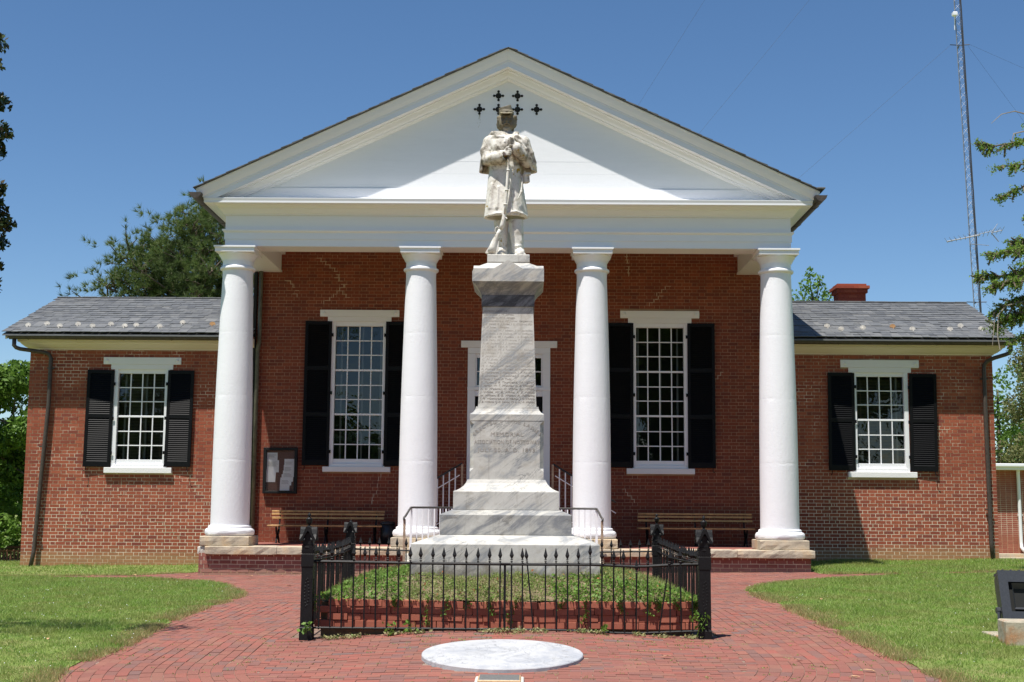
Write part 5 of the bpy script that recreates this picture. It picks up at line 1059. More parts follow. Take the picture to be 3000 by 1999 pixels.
mb = MB(); mb.cs = True; mb.lathe([(.16, .99), (.165, 1.0), (.163, 1.03), (.14, 1.05), (.06, 1.058), (.0, 1.06)], (-2.88, 28.65, 0), 24); mb.build('lid', MT['plastic'], t)
MT['clear_glass'] = MT['glass'].copy(); MT['clear_glass'].name = 'clear_board_glass'; _n = MT['clear_glass'].node_tree.nodes
for q_ in _n:
    if q_.type == 'BSDF_TRANSPARENT': q_.inputs[0].default_value = (1, 1, 1, 1)
    if q_.type == 'MATH' and q_.operation == 'MULTIPLY': q_.inputs[1].default_value = .8
t = thing('notice_board', 'black framed glass notice board with white papers on the brick wall', 'notice board', (-5.27, 29.15, 2.1))
mb = MB(); a, b_, z0, z1 = -5.636, -4.904, 1.625, 2.612; yy = 29.10
mb.bbox(a, a + .062, yy, YW - .004, z0, z1, .004); mb.bbox(b_ - .062, b_, yy, YW - .004, z0, z1, .004); mb.bbox(a + .062, b_ - .062, yy, YW - .004, z1 - .062, z1, .004); mb.bbox(a + .062, b_ - .062, yy, YW - .004, z0, z0 + .055, .004); mb.build('frame', MT['iron'], t)
mb = MB(); mb.box(a + .06, b_ - .06, YW - .03, YW - .012, z0 + .05, z1 - .06); mb.build('backboard', MT['cork'], t)
def sheet(x0, x1, z0, z1, k, sk=0.0): mb = MB(); mb.box(x0, x1, YW - .036 - .002 * k, YW - .0355 - .002 * k, z0, z1, None); mb.v = [(x + sk * (z1 - z), y_, z) for x, y_, z in mb.v]; mb.build('paper', MT['paper'], t)
sheet(-5.565, -5.34, 2.20, 2.505, 0); sheet(-5.565, -5.305, 2.08, 2.34, 1); sheet(-5.57, -5.36, 1.87, 2.15, 2, -.06); 
sheet(-5.19, -4.968, 2.10, 2.37, 0); sheet(-5.20, -4.975, 1.98, 2.24, 1); sheet(-5.215, -4.985, 1.88, 2.12, 2, -.03); sheet(-5.24, -5.02, 1.80, 2.04, 3, -.04); sheet(-5.265, -5.055, 1.69, 1.97, 4, -.04)
mb = MB(); 
for (x0, x1, zz_, n) in ((-5.54, -5.36, 2.45, 3), (-5.55, -5.33, 2.30, 5), (-5.16, -5.0, 2.30, 3), (-5.18, -5.01, 2.18, 4), (-5.2, -5.02, 2.05, 4), (-5.24, -5.08, 1.9, 4)):
    for q in range(n): mb.box(x0, x1 - random.uniform(0, .05), YW - .0472, YW - .047, zz_ - q * .022, zz_ - q * .022 + .005)
mb.build('print', MT['letter'], t, kind='stuff')
put('glass_door', mesh([(a + .06, yy + .02, z0 + .05), (b_ - .06, yy + .02, z0 + .05), (b_ - .06, yy + .02, z1 - .06), (a + .06, yy + .02, z1 - .06)], [(0, 1, 2, 3)], False, ORG[t.name]), MT['clear_glass'], t)
# railings
def railing(lab, pts_top, posts, bals, s):
    t = thing('handrail', lab, 'railing', pts_top[0], 'white baluster railings at the entrance')
    mb = MB(); mb.cs = True; mb.tube(pts_top, .020, 8); mb.build('top_rail', MT['railgrey'], t)
    for (x, y, z0, z1, m) in posts: mb = MB(); mb.bbox(x - .022, x + .022, y - .022, y + .022, z0, z1, .003); mb.build('rail_post', MT[m], t)
    for (x, y, z0, z1) in bals: mb = MB(); mb.bbox(x - .0125, x + .0125, y - .0125, y + .0125, z0, z1, .001); mb.build('baluster', MT['white'], t)
    return t
for s, xo, nm in ((-1, -2.14, 'left'), (1, 1.36, 'right')):
    top = [(xo - s * -.09 if False else xo + s * .075, 25.02, 1.12), (xo + s * .08, 25.03, 1.17), (xo + s * .06, 25.15, 1.20), (xo + s * .01, 25.55, 1.34), (xo, 25.62, 1.355), (xo - s * .03, 25.64, 1.357), (xo - s * .95, 25.64, 1.357)]
    bal = [(xo - s * .11 * k, 25.64, .49, 1.34) for k in range(1, 9)]
    railing(f'white railing with a dark top rail starting at the {nm} end of the entrance steps', top, [(xo + s * .07, 25.05, .12, 1.14, 'railrust'), (xo, 25.66, .48, 1.34, 'white')], bal, s)
    x1 = -1.29 if s < 0 else .575; top = [(x1 + s * 1.3, 27.9, 2.264 - .6 * 1.3), (x1, 27.9, 2.264), (x1 - s * .02, 27.9, 2.20)]
    bal = [(x1 + s * (.14 + .122 * k), 27.9, 1.27 - .6 * (.14 + .122 * k) + .09, 2.245 - .6 * (.14 + .122 * k)) for k in range(9)]
    t = railing(f'sloping white baluster railing climbing to the {nm} side of the door', top, [(x1, 27.9, 1.2, 2.25, 'railrust')], bal, s)
    mb = MB(); mb.tube([(x1 + s * 1.3, 27.88, 2.264 - .22 - .6 * 1.3), (x1 + s * .05, 27.88, 2.02)], .012, 6); mb.tube([(x1 + s * 1.3, 27.9, 1.30 - .6 * 1.3), (x1, 27.9, 1.32)], .010, 6); mb.build('lower_rail', MT['white'], t)
# ------------------------------------------------------------------ statue: one continuous carved body grown from blended volumes
SX, SY, SZ = -0.229, 16.44, 4.447
H_ = 0.0085
gx = np.arange(-.44, .44, H_, dtype=np.float32); gy = np.arange(-.33, .30, H_, dtype=np.float32); gz = np.arange(-.02, 1.99, H_, dtype=np.float32)
class Fld:
    def __init__(s): s.f = np.full((len(gx), len(gy), len(gz)), 9.0, np.float32)
    def win(s, lo, hi, pad=.09):
        ii = []
        for a, l, h in zip((gx, gy, gz), lo, hi): i0 = max(0, np.searchsorted(a, l - pad) - 1); i1 = min(len(a), np.searchsorted(a, h + pad) + 1); ii.append((i0, i1))
        return ii, np.meshgrid(gx[ii[0][0]:ii[0][1]], gy[ii[1][0]:ii[1][1]], gz[ii[2][0]:ii[2][1]], indexing='ij')
    def apply(s, ii, d, k, op):
        sl_ = tuple(slice(a, b) for a, b in ii); c = s.f[sl_]
        if op == 'cut': d = -d; h = np.clip(.5 - .5 * (d - c) / -k, 0, 1) if False else None; s.f[sl_] = np.maximum(c, d) if k <= 0 else _smax(c, d, k)
        else: s.f[sl_] = np.minimum(c, d) if k <= 0 else _smin(c, d, k)
    def caps(s, P, Rr, k=.02, op='add', sq=(1, 1, 1)):
        """chain of tapered capsules"""
        for (a, b), (ra, rb) in zip(zip(P[:-1], P[1:]), zip(Rr[:-1], Rr[1:])):
            a = np.array(a, np.float32); b = np.array(b, np.float32); r = max(ra, rb)
            ii, (X, Y, Z) = s.win(np.minimum(a, b) - r, np.maximum(a, b) + r); ab = b - a; L2 = max(1e-9, float(ab @ ab))
            t = np.clip(((X - a[0]) * ab[0] + (Y - a[1]) * ab[1] + (Z - a[2]) * ab[2]) / L2, 0, 1)
            d = np.sqrt(((X - a[0] - t * ab[0]) / sq[0]) ** 2 + ((Y - a[1] - t * ab[1]) / sq[1]) ** 2 + ((Z - a[2] - t * ab[2]) / sq[2]) ** 2) - (ra + (rb - ra) * t)
            s.apply(ii, d, k, op)
    def ell(s, c, r, k=.02, op='add', rot=None):
        c = np.array(c); r = np.array(r); m = r.max(); ii, (X, Y, Z) = s.win(c - m, c + m); X = X - c[0]; Y = Y - c[1]; Z = Z - c[2]
        if rot is not None: Rm = np.array(Euler([R(v) for v in rot]).to_matrix().transposed()); X, Y, Z = (Rm[i][0] * X + Rm[i][1] * Y + Rm[i][2] * Z for i in range(3))
        q = np.sqrt((X / r[0]) ** 2 + (Y / r[1]) ** 2 + (Z / r[2]) ** 2); s.apply(ii, (q - 1) * r.min(), k, op)
    def box(s, c, h, rd=.01, k=.01, op='add', rot=None):
        c = np.array(c); h = np.array(h); m = float(np.linalg.norm(h)); ii, (X, Y, Z) = s.win(c - m, c + m); X = X - c[0]; Y = Y - c[1]; Z = Z - c[2]
        if rot is not None: Rm = np.array(Euler([R(v) for v in rot]).to_matrix().transposed()); X, Y, Z = (Rm[i][0] * X + Rm[i][1] * Y + Rm[i][2] * Z for i in range(3))
        qx, qy, qz = np.abs(X) - h[0] + rd, np.abs(Y) - h[1] + rd, np.abs(Z) - h[2] + rd
        d = np.sqrt(np.maximum(qx, 0) ** 2 + np.maximum(qy, 0) ** 2 + np.maximum(qz, 0) ** 2) + np.minimum(np.maximum(qx, np.maximum(qy, qz)), 0) - rd; s.apply(ii, d, k, op)
    def tubez(s, prof, k=.02, op='add', fold=None, z01=None):
        """vertical body of elliptical sections: prof rows z, cx, cy, rx, ry"""
        p = np.array(prof); z0, z1 = (p[:, 0].min(), p[:, 0].max()); rx = p[:, 3].max(); ry = p[:, 4].max()
        ii, (X, Y, Z) = s.win((p[:, 1].min() - rx, p[:, 2].min() - ry, z0), (p[:, 1].max() + rx, p[:, 2].max() + ry, z1), .06)
        f = lambda i: np.interp(Z, p[:, 0], p[:, i]).astype(np.float32)
        cx, cy, a, b = f(1), f(2), f(3), f(4); X = X - cx; Y = Y - cy
        if fold is not None: q = 1 + fold(np.arctan2(Y, X), Z); a = a * q; b = b * q
        d = (np.sqrt((X / a) ** 2 + (Y / b) ** 2) - 1) * np.minimum(a, b); d = np.maximum(d, np.maximum(z0 - Z, Z - z1)); s.apply(ii, d, k, op)
def _smin(a, b, k): h = np.clip(.5 + .5 * (b - a) / k, 0, 1); return b * (1 - h) + a * h - k * h * (1 - h)
def _smax(a, b, k): return -_smin(-a, -b, k)
F_ = Fld()
# legs and trousers
F_.caps([(-.085, .03, .56), (-.075, .045, .30), (-.070, .055, .06)], [.098, .082, .078], .02)
F_.caps([(.095, -.01, .56), (.108, -.035, .32), (.125, -.03, .10)], [.10, .085, .074], .02)
F_.caps([(.060, -.075, .42), (.075, -.095, .26), (.11, -.10, .12)], [.012, .016, .012], .02); F_.caps([(.15, -.09, .36), (.165, -.09, .2)], [.012, .014], .02)
F_.caps([(.07, -.06, .14), (.12, -.11, .125), (.18, -.06, .15)], [.016, .018, .014], .014); F_.caps([(-.12, -.02, .11), (-.07, -.035, .10), (-.02, .0, .12)], [.014, .016, .014], .014)
# shoes
F_.caps([(-.07, .05, .035), (-.078, -.07, .040), (-.083, -.135, .026)], [.052, .052, .040], .02); F_.box((-.08, -.045, .008), (.054, .125, .012), .008, .006)
F_.caps([(.125, -.02, .035), (.150, -.13, .040), (.170, -.19, .028)], [.052, .053, .042], .02); F_.box((.150, -.105, .008), (.056, .125, .012), .008, .006, rot=(0, 0, 12))
F_.caps([(-.12, -.09, .07), (-.08, -.11, .085), (-.03, -.08, .07)], [.010, .012, .010], .01); F_.caps([(.11, -.13, .075), (.16, -.16, .09), (.205, -.12, .07)], [.010, .012, .010], .01)
# plinth rock at heels
F_.box((0, .04, .0), (.24, .20, .014), .01, .02); F_.caps([(.02, .15, .0), (.02, .14, .30)], [.10, .05], .03)
# coat skirt
fold = lambda a, z: .035 * np.sin(a * 7 + 1.0) * np.clip((1.1 - z) / .6, 0, 1) + .02 * np.sin(a * 15 + z * 3) * np.clip((1.0 - z) / .5, 0, 1)
F_.tubez([(.50, -.030, .0, .272, .185), (.60, -.032, .0, .262, .178), (.80, -.036, -.002, .238, .160), (1.0, -.040, -.005, .212, .142), (1.10, -.040, -.005, .198, .134), (1.16, -.040, -.006, .192, .132)], .01, fold=fold)
F_.tubez([(.47, -.03, .0, .236, .155), (.60, -.03, .0, .226, .150), (.70, -.03, .0, .15, .1)], .0, op='cut')
F_.caps([(.012, -.22, .46), (.012, -.19, .80), (.0, -.165, 1.08)], [.020, .012, .003], .02, op='cut')
F_.caps([(-.03, -.178, .53), (-.03, -.160, .80), (-.02, -.140, 1.08)], [.014, .012, .008], .015); F_.caps([(.045, -.178, .53), (.04, -.160, .80), (.02, -.140, 1.08)], [.014, .012, .008], .015)
F_.caps([(.02, -.183, .535), (.10, -.180, .548), (.18, -.135, .53), (.24, -.06, .515)], [.010, .012, .014, .012], .012); F_.caps([(-.02, -.18, .53), (-.13, -.172, .525), (-.22, -.12, .515)], [.010, .012, .012], .012)
F_.caps([(.178, -.125, .98), (.165, -.145, .80), (.12, -.165, .70)], [.006, .014, .006], .015); F_.caps([(-.20, -.12, .9), (-.22, -.13, .6)], [.010, .016], .03); F_.caps([(-.12, -.155, .86), (-.135, -.165, .60)], [.006, .012], .03)
# belt, torso
F_.tubez([(1.095, -.040, -.004, .202, .140), (1.14, -.040, -.005, .198, .138)], .006)
F_.tubez([(1.13, -.040, -.006, .188, .130), (1.25, -.036, -.010, .196, .140), (1.38, -.030, -.012, .212, .150), (1.47, -.028, -.004, .222, .142), (1.53, -.028, .004, .190, .115), (1.58, -.028, .01, .095, .08)], .03)
F_.ell((-.11, -.085, 1.38), (.095, .065, .11), .04); F_.ell((.055, -.085, 1.38), (.095, .065, .11), .04)
for zb in (1.19, 1.25, 1.31, 1.37, 1.43): F_.ell((-.045, -.158, zb), (.013, .012, .013), .004)
F_.caps([(-.03, -.155, 1.16), (-.03, -.162, 1.30), (-.035, -.155, 1.47)], [.006, .007, .006], .008)
F_.caps([(-.14, -.135, 1.24), (-.06, -.158, 1.27)], [.006, .007], .01); F_.caps([(-.16, -.13, 1.30), (-.07, -.158, 1.31)], [.005, .006], .01)
# shoulders
F_.ell((-.225, .005, 1.475), (.085, .085, .075), .05); F_.ell((.175, .005, 1.475), (.085, .085, .075), .05)
# right arm (viewer left) across the body, wide cuff
F_.caps([(-.245, .0, 1.46), (-.280, -.015, 1.34), (-.268, -.045, 1.225)], [.076, .070, .066], .02)
F_.caps([(-.268, -.045, 1.225), (-.18, -.13, 1.225), (-.095, -.195, 1.228)], [.070, .070, .068], .02)
F_.caps([(-.165, -.145, 1.226), (-.085, -.20, 1.229)], [.079, .083], .008); F_.caps([(-.078, -.205, 1.23), (-.066, -.213, 1.23)], [.062, .062], .006, op='cut')
F_.caps([(-.30, -.06, 1.33), (-.255, -.085, 1.30), (-.20, -.11, 1.315)], [.008, .013, .008], .012); F_.caps([(-.31, -.05, 1.27), (-.24, -.105, 1.265)], [.008, .012], .012); F_.caps([(-.26, -.07, 1.40), (-.225, -.075, 1.35)], [.006, .012], .012)
# left arm (viewer right) raised higher on the barrel
F_.caps([(.195, .0, 1.46), (.235, -.01, 1.33), (.232, -.045, 1.205)], [.076, .072, .068], .02)
F_.caps([(.232, -.045, 1.205), (.170, -.13, 1.265), (.095, -.195, 1.345)], [.070, .064, .056], .02)
F_.caps([(.150, -.15, 1.285), (.100, -.192, 1.340)], [.068, .074], .008); F_.caps([(.20, -.115, 1.30), (.145, -.155, 1.36)], [.008, .012], .01); F_.caps([(.215, -.10, 1.26), (.165, -.15, 1.32)], [.006, .011], .01)
# hands gripping the muzzle, five fingers each
def hand(pc, wrist, sgn, dz):
    px, py, pz = pc; F_.caps([wrist, (px - sgn * .02, py + .01, pz)], [.030, .034], .015); F_.ell((px - sgn * .012, py + .004, pz), (.036, .030, .046), .012)
    for i, L in enumerate((1.0, 1.08, 1.0, .85)):
        z = pz + .036 - i * .0235 + dz * 0; x0 = px - sgn * .004
        F_.caps([(x0, py - .020, z), (x0 + sgn * .024 * L, py - .038, z - .002), (x0 + sgn * .046 * L, py - .030, z - .004), (x0 + sgn * .050 * L, py - .010, z - .005)], [.0125, .0125, .0118, .0105], .0035)
    F_.caps([(px - sgn * .02, py - .01, pz + .035), (px - sgn * .002, py - .035, pz + .055), (px + sgn * .020, py - .040, pz + .058)], [.014, .0125, .0105], .006)
hand((-.010, -.225, 1.275), (-.075, -.205, 1.235), 1, 0); hand((.045, -.225, 1.395), (.090, -.195, 1.345), -1, 0)
# neck, collar
F_.caps([(-.028, .005, 1.50), (-.026, -.006, 1.64)], [.075, .062], .02)
F_.box((-.115, -.085, 1.555), (.075, .012, .038), .010, .010, rot=(-28, -8, 34)); F_.box((.065, -.085, 1.550), (.070, .012, .038), .010, .010, rot=(-28, 12, -34))
F_.caps([(-.19, -.01, 1.55), (-.10, .08, 1.585), (.03, .08, 1.585), (.12, -.01, 1.55)], [.022, .026, .026, .022], .02)
# cape: shell hanging from the shoulders, open in front, right side thrown back over the shoulder
C_ = Fld(); cf = lambda a, z: .030 * np.sin(a * 9 + .7) * np.clip((1.5 - z) / .3, 0, 1)
C_.tubez([(1.10, -.008, .045, .362, .215), (1.22, -.010, .042, .350, .208), (1.34, -.014, .035, .325, .196), (1.44, -.020, .025, .292, .175), (1.50, -.024, .018, .252, .150), (1.545, -.026, .012, .190, .118), (1.59, -.028, .01, .10, .08)], .01, fold=cf)
C_.tubez([(1.08, -.008, .045, .335, .190), (1.22, -.010, .042, .323, .183), (1.34, -.014, .035, .300, .172), (1.42, -.020, .025, .266, .150), (1.47, -.024, .018, .20, .12)], .0, op='cut')
ii, (X, Y, Z) = C_.win((-.5, -.4, .9), (.5, .4, 1.7)); sl_ = tuple(slice(a, b) for a, b in ii)
opn = np.maximum(Y + .045 + .10 * np.clip((Z - 1.42) / .12, 0, 1), -(np.maximum(X + .9, 1.60 - Z + .02 * X)) * 0 - 1)
opn = np.maximum(Y + .035, np.maximum(-.34 - X + .0 * Z, X - (.13 + .62 * (1.50 - Z) * 0.62)))   # front opening
C_.f[sl_] = _smax(C_.f[sl_], -opn, .015)
F_.f = _smin(F_.f, C_.f, .012)
F_.caps([(-.290, .03, 1.44), (-.235, -.045, 1.505), (-.13, -.115, 1.505), (-.065, -.135, 1.50)], [.026, .030, .026, .014], .015)   # rolled edge over the right shoulder
F_.caps([(-.245, .0, 1.55), (-.20, -.03, 1.575), (-.165, -.045, 1.56)], [.012, .024, .012], .012)
F_.caps([(.085, -.16, 1.475), (.155, -.150, 1.42), (.215, -.135, 1.34), (.255, -.11, 1.24)], [.012, .018, .022, .024], .012)        # front fall of the cape on the left arm
F_.caps([(.10, -.135, 1.50), (.20, -.10, 1.43), (.28, -.06, 1.31), (.325, -.02, 1.20)], [.030, .038, .036, .030], .02); F_.caps([(.27, -.09, 1.23), (.30, -.05, 1.17), (.34, .01, 1.15)], [.022, .024, .02], .015)
# cartridge box
F_.box((.222, -.035, 1.0), (.035, .045, .062), .008, .006, rot=(0, -6, 20)); F_.box((.230, -.04, 1.045), (.040, .050, .018), .006, .004, rot=(0, -6, 20)); F_.ell((.205, -.05, 1.075), (.01, .01, .02), .006)
# head, face
hx = -.024
F_.ell((hx, .005, 1.775), (.078, .098, .105), .02); F_.ell((hx, -.030, 1.700), (.062, .066, .082), .03); F_.ell((hx, -.066, 1.632), (.030, .026, .026), .02)
F_.ell((hx - .038, -.070, 1.712), (.024, .022, .026), .02); F_.ell((hx + .038, -.070, 1.712), (.024, .022, .026), .02)
F_.caps([(hx - .050, -.086, 1.772), (hx - .028, -.098, 1.778), (hx - .010, -.096, 1.770)], [.008, .010, .007], .008); F_.caps([(hx + .050, -.086, 1.772), (hx + .028, -.098, 1.778), (hx + .010, -.096, 1.770)], [.008, .010, .007], .008)
for s in (-1, 1): F_.ell((hx + s * .029, -.094, 1.750), (.018, .012, .011), .006, op='cut'); F_.ell((hx + s * .029, -.082, 1.749), (.013, .011, .008), .003)
F_.caps([(hx, -.094, 1.768), (hx, -.112, 1.728), (hx, -.118, 1.712)], [.009, .012, .0145], .008); F_.ell((hx - .014, -.104, 1.710), (.010, .011, .009), .005); F_.ell((hx + .014, -.104, 1.710), (.010, .011, .009), .005)
F_.caps([(hx, -.106, 1.690), (hx - .026, -.100, 1.678), (hx - .048, -.082, 1.655)], [.012, .0125, .006], .006); F_.caps([(hx, -.106, 1.690), (hx + .026, -.100, 1.678), (hx + .048, -.082, 1.655)], [.012, .0125, .006], .006)
F_.ell((hx, -.094, 1.668), (.018, .008, .005), .004, op='cut'); F_.ell((hx, -.092, 1.658), (.020, .012, .008), .006); F_.ell((hx, -.088, 1.640), (.018, .008, .006), .006, op='cut')
# hair: curling locks over ears and nape
rr = random.Random(3)
for s in (-1, 1):
    for q in range(34):
        a = rr.uniform(.1, 2.6); z = rr.uniform(1.655, 1.79); rad = .090 + .018 * math.sin((z - 1.64) * 16) + rr.uniform(-.004, .012); F_.ell((hx + s * (rad - .004) * math.cos(a * .55 - .25), -.040 + .13 * math.sin(a * .5), z), (rr.uniform(.014, .024),) * 3, .008)
for s in (-1, 1): F_.ell((hx + s * .072, .0, 1.735), (.036, .075, .085), .02); F_.ell((hx + s * .066, -.03, 1.675), (.028, .05, .04), .02)
for q in range(26): F_.ell((hx + rr.uniform(-.09, .09), .075 + rr.uniform(-.01, .02), rr.uniform(1.64, 1.80)), (.025, .022, .025), .012)
# kepi: sloping crown, band, peak
F_.tubez([(1.795, hx - .004, .0, .092, .105), (1.845, hx - .006, .002, .093, .106), (1.85, hx - .006, .002, .096, .110), (1.860, hx - .007, .002, .090, .104)], .006)
F_.tubez([(1.86, hx - .008, .004, .089, .103), (1.90, hx - .018, -.010, .084, .094), (1.945, hx - .030, -.020, .080, .088)], .006)
ii, (X, Y, Z) = F_.win((-.2, -.2, 1.85), (.2, .2, 1.99)); sl_ = tuple(slice(a, b) for a, b in ii); F_.f[sl_] = np.maximum(F_.f[sl_], (Z - (1.935 + .30 * (X - hx) + .25 * Y)) * .95)
F_.ell((hx - .004, -.105, 1.812), (.086, .072, .012), .006, rot=(18, 0, 0)); F_.ell((hx - .004, -.10, 1.798), (.070, .045, .008), .0, op='cut', rot=(18, 0, 0))
F_.caps([(hx - .09, -.03, 1.838), (hx - .05, -.095, 1.838), (hx, -.112, 1.838), (hx + .05, -.095, 1.838), (hx + .09, -.03, 1.838)], [.006] * 5, .004)
def surfnet(f):
    """naive surface nets: one vertex per crossed cell, one quad per crossed edge"""
    s = f < 0; nx, ny, nz = f.shape; acc = np.zeros((nx - 1, ny - 1, nz - 1, 3), np.float32); cnt = np.zeros((nx - 1, ny - 1, nz - 1), np.int8)
    def sl2(a, d): return tuple(slice(dd, (-1 + dd) or None) for dd in d)
    for ax in range(3):
        o = [b for b in range(3) if b != ax]
        for p in (0, 1):
            for q in (0, 1):
                d0 = [0, 0, 0]; d0[o[0]] = p; d0[o[1]] = q; d1 = list(d0); d1[ax] = 1
                a = f[sl2(f, d0)]; b = f[sl2(f, d1)]; m = (a < 0) != (b < 0); t = np.where(m, a / np.where(m, a - b, 1), 0)
                cnt += m; v = np.zeros(a.shape + (3,), np.float32)
                for k in range(3): v[..., k] = t if k == ax else d0[k]
                acc += v * m[..., None]
    cell = cnt > 0; idx = -np.ones(cnt.shape, np.int64); idx[cell] = np.arange(cell.sum()); I = np.argwhere(cell); V = I + acc[cell] / cnt[cell][:, None]; Q = []
    for ax in range(3):
        o = [b for b in range(3) if b != ax]; a = s[tuple(slice(1, -1) if k != ax else slice(0, -1) for k in range(3))]; b = s[tuple(slice(1, -1) if k != ax else slice(1, None) for k in range(3))]
        E = np.argwhere(a != b); fl = a[tuple(E.T)]; E = E + np.array([0 if k == ax else 1 for k in range(3)]); E0 = E.copy()
        def g_(du, dv): P = E0.copy(); P[:, o[0]] -= du; P[:, o[1]] -= dv; return idx[tuple(P.T)]
        q = np.stack([g_(1, 1), g_(0, 1), g_(0, 0), g_(1, 0)], -1); flip = fl if ax != 1 else ~fl; q[~flip] = q[~flip][:, ::-1]; Q.append(q)
    return V, np.concatenate(Q)
V, Q = surfnet(F_.f)
V = V * H_ + np.array([gx[0], gy[0], gz[0]]); Q = Q[(Q >= 0).all(1)]
# carved surface wear
nz_ = .0016 * (np.sin(V[:, 0] * 61 + 3 * np.sin(V[:, 2] * 23)) * np.sin(V[:, 2] * 47 + 2) * np.sin(V[:, 1] * 53)); V[:, 1] += nz_
st = thing('soldier_statue', 'weathered marble statue of a soldier in cap and cape holding a rifle before him', 'statue', (SX, SY, SZ))
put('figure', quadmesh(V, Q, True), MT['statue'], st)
mb = MB(); mb.bbox(MX - .258, MX + .258, MY - .258, MY + .258, 4.346, SZ - .002, .008); mb.build('statue_plinth', MT['marble'], ped)
# rifle
mb = MB(); mb.cs = True
mb.tube([(.012, -.235, 1.46), (.008, -.237, 1.30), (.002, -.240, 1.05), (-.010, -.243, .85), (-.026, -.243, .62), (-.036, -.242, .50)], [.0125, .0125, .0135, .0145, .0155, .016], 10)
mb.tube([(.002, -.226, 1.09), (-.012, -.228, .85), (-.028, -.228, .62), (-.045, -.227, .45), (-.062, -.224, .37), (-.088, -.220, .31)], [.015, .018, .021, .027, .030, .024], 10)
mb.tube([(-.088, -.220, .31), (-.118, -.214, .255), (-.150, -.208, .18), (-.175, -.200, .10), (-.195, -.195, .03)], [.023, .024, .036, .048, .058], 10)
for z, x, r in ((1.05, .002, .021), (.80, -.014, .024), (.62, -.027, .027)): mb.tube([(x, -.236, z - .008), (x + .001, -.236, z + .008)], r, 10)
mb.tube([(-.20, -.195, .012), (-.255, -.20, .020)], .016, 6); mb.cs = False
V0 = len(mb.v); mb.prism([(-.272, .020), (-.128, -.002), (-.108, .08), (-.105, .165), (-.150, .20), (-.190, .16)], 'y', -.222, -.178)
mb.tube([(-.095, -.22, .325), (-.125, -.222, .345), (-.150, -.224, .325), (-.152, -.224, .29), (-.138, -.223, .262), (-.118, -.218, .258)], .0055, 6); mb.tube([(-.035, -.235, .44), (-.020, -.245, .455), (-.008, -.250, .44)], .009, 6)
mb.v = [(x + SX, y + SY, z + SZ) for x, y, z in mb.v]; mb.build('rifle', MT['statue'], st)
# ------------------------------------------------------------------ vegetation
def tri_tufts(C, D, n, L, wd, spread):
    """needle tufts: n thin triangles fanning around direction D at every centre"""
    m = len(C); C = np.repeat(C, n, 0); D = np.repeat(D, n, 0) + rng.normal(0, spread, (m * n, 3)); D /= np.linalg.norm(D, axis=1)[:, None]
    s = np.cross(D, rng.normal(0, 1, D.shape)); s /= np.linalg.norm(s, axis=1)[:, None]; LL = (L * rng.uniform(.6, 1.15, m * n))[:, None]
    return np.stack([C - s * wd / 2, C + s * wd / 2, C + D * LL], 1).reshape(-1, 3)
def limbpts(a, b, sagz=.0, n=7, wob=.08):
    a = np.array(a, float); b = np.array(b, float); L = np.linalg.norm(b - a); out = []
    for i in range(n):
        f = i / (n - 1); p = a + (b - a) * f; p[2] += sagz * L * math.sin(f * math.pi); p += rng.normal(0, wob * L * .25 * math.sin(f * math.pi), 3); out.append(p)
    return out
def tree(name, label, base, trunk, limbs, leaf, twig=0, m='leafA', bark='bark', group=None, r0=.2, cat='tree', rl=None):
    t = thing(name, label, cat, tuple(base), group); mb = MB(); mb.cs = True
    mb.tube(trunk, list(np.linspace(r0, r0 * .3, len(trunk))), 9); mb.build('trunk', MT[bark], t); mb = MB(); mb.cs = True
    for L in limbs: mb.tube(L, list(np.linspace(rl or r0 * .32, .012, len(L))), 5, cap=False)
    if limbs: mb.build('limbs', MT[bark], t, fix=False)
    me = fastmesh(leaf[0] - np.array(base), leaf[1]); put('crown', me, MT[m], t); return t
def blobpts(blobs, n, shell=.55):
    out = []; tot = sum(b[3] * b[4] * b[5] for b in blobs) ** 1
    for b in blobs:
        k = int(n * b[3] * b[4] * b[5] / tot) + 20; d = rng.normal(0, 1, (k, 3)); d /= np.linalg.norm(d, axis=1)[:, None]; r = rng.uniform(shell ** 3, 1, k) ** (1 / 3); out.append(np.array(b[:3]) + d * r[:, None] * np.array(b[3:6]))
    return np.concatenate(out)
# tall pine behind the left wing: whorled limbs ending in needle tufts
PB_ = (-11.2, 45.0, -.6); tk = [(-11.2, 45, -.6), (-11.15, 45, 4), (-11.05, 45, 8), (-10.9, 45, 10.4)]
limbs = []; C = []; D = []
def pine_limb(a, b, tuft_r, nt, sag=.05):
    L = limbpts(a, b, sag, 7); limbs.append(L); P = np.array(L)
    d = P[-1] - P[0]; d /= np.linalg.norm(d)
    for q in range(nt):
        f = random.uniform(.35, 1.04); i = min(5, int(f * 6)); c = P[i] + (P[i + 1] - P[i]) * (f * 6 - i) if f < 1 else P[-1] + d * .2
        off = rng.normal(0, tuft_r * (.55 + .5 * f), 3); off[2] = abs(off[2]) * .75 - .04; C.append(c + off); dd = off + d * .25 + np.array([0, 0, .22]); D.append(dd / np.linalg.norm(dd))
        if q % 4 == 0: limbs.append([c - d * .2, c + off * .5, c + off])
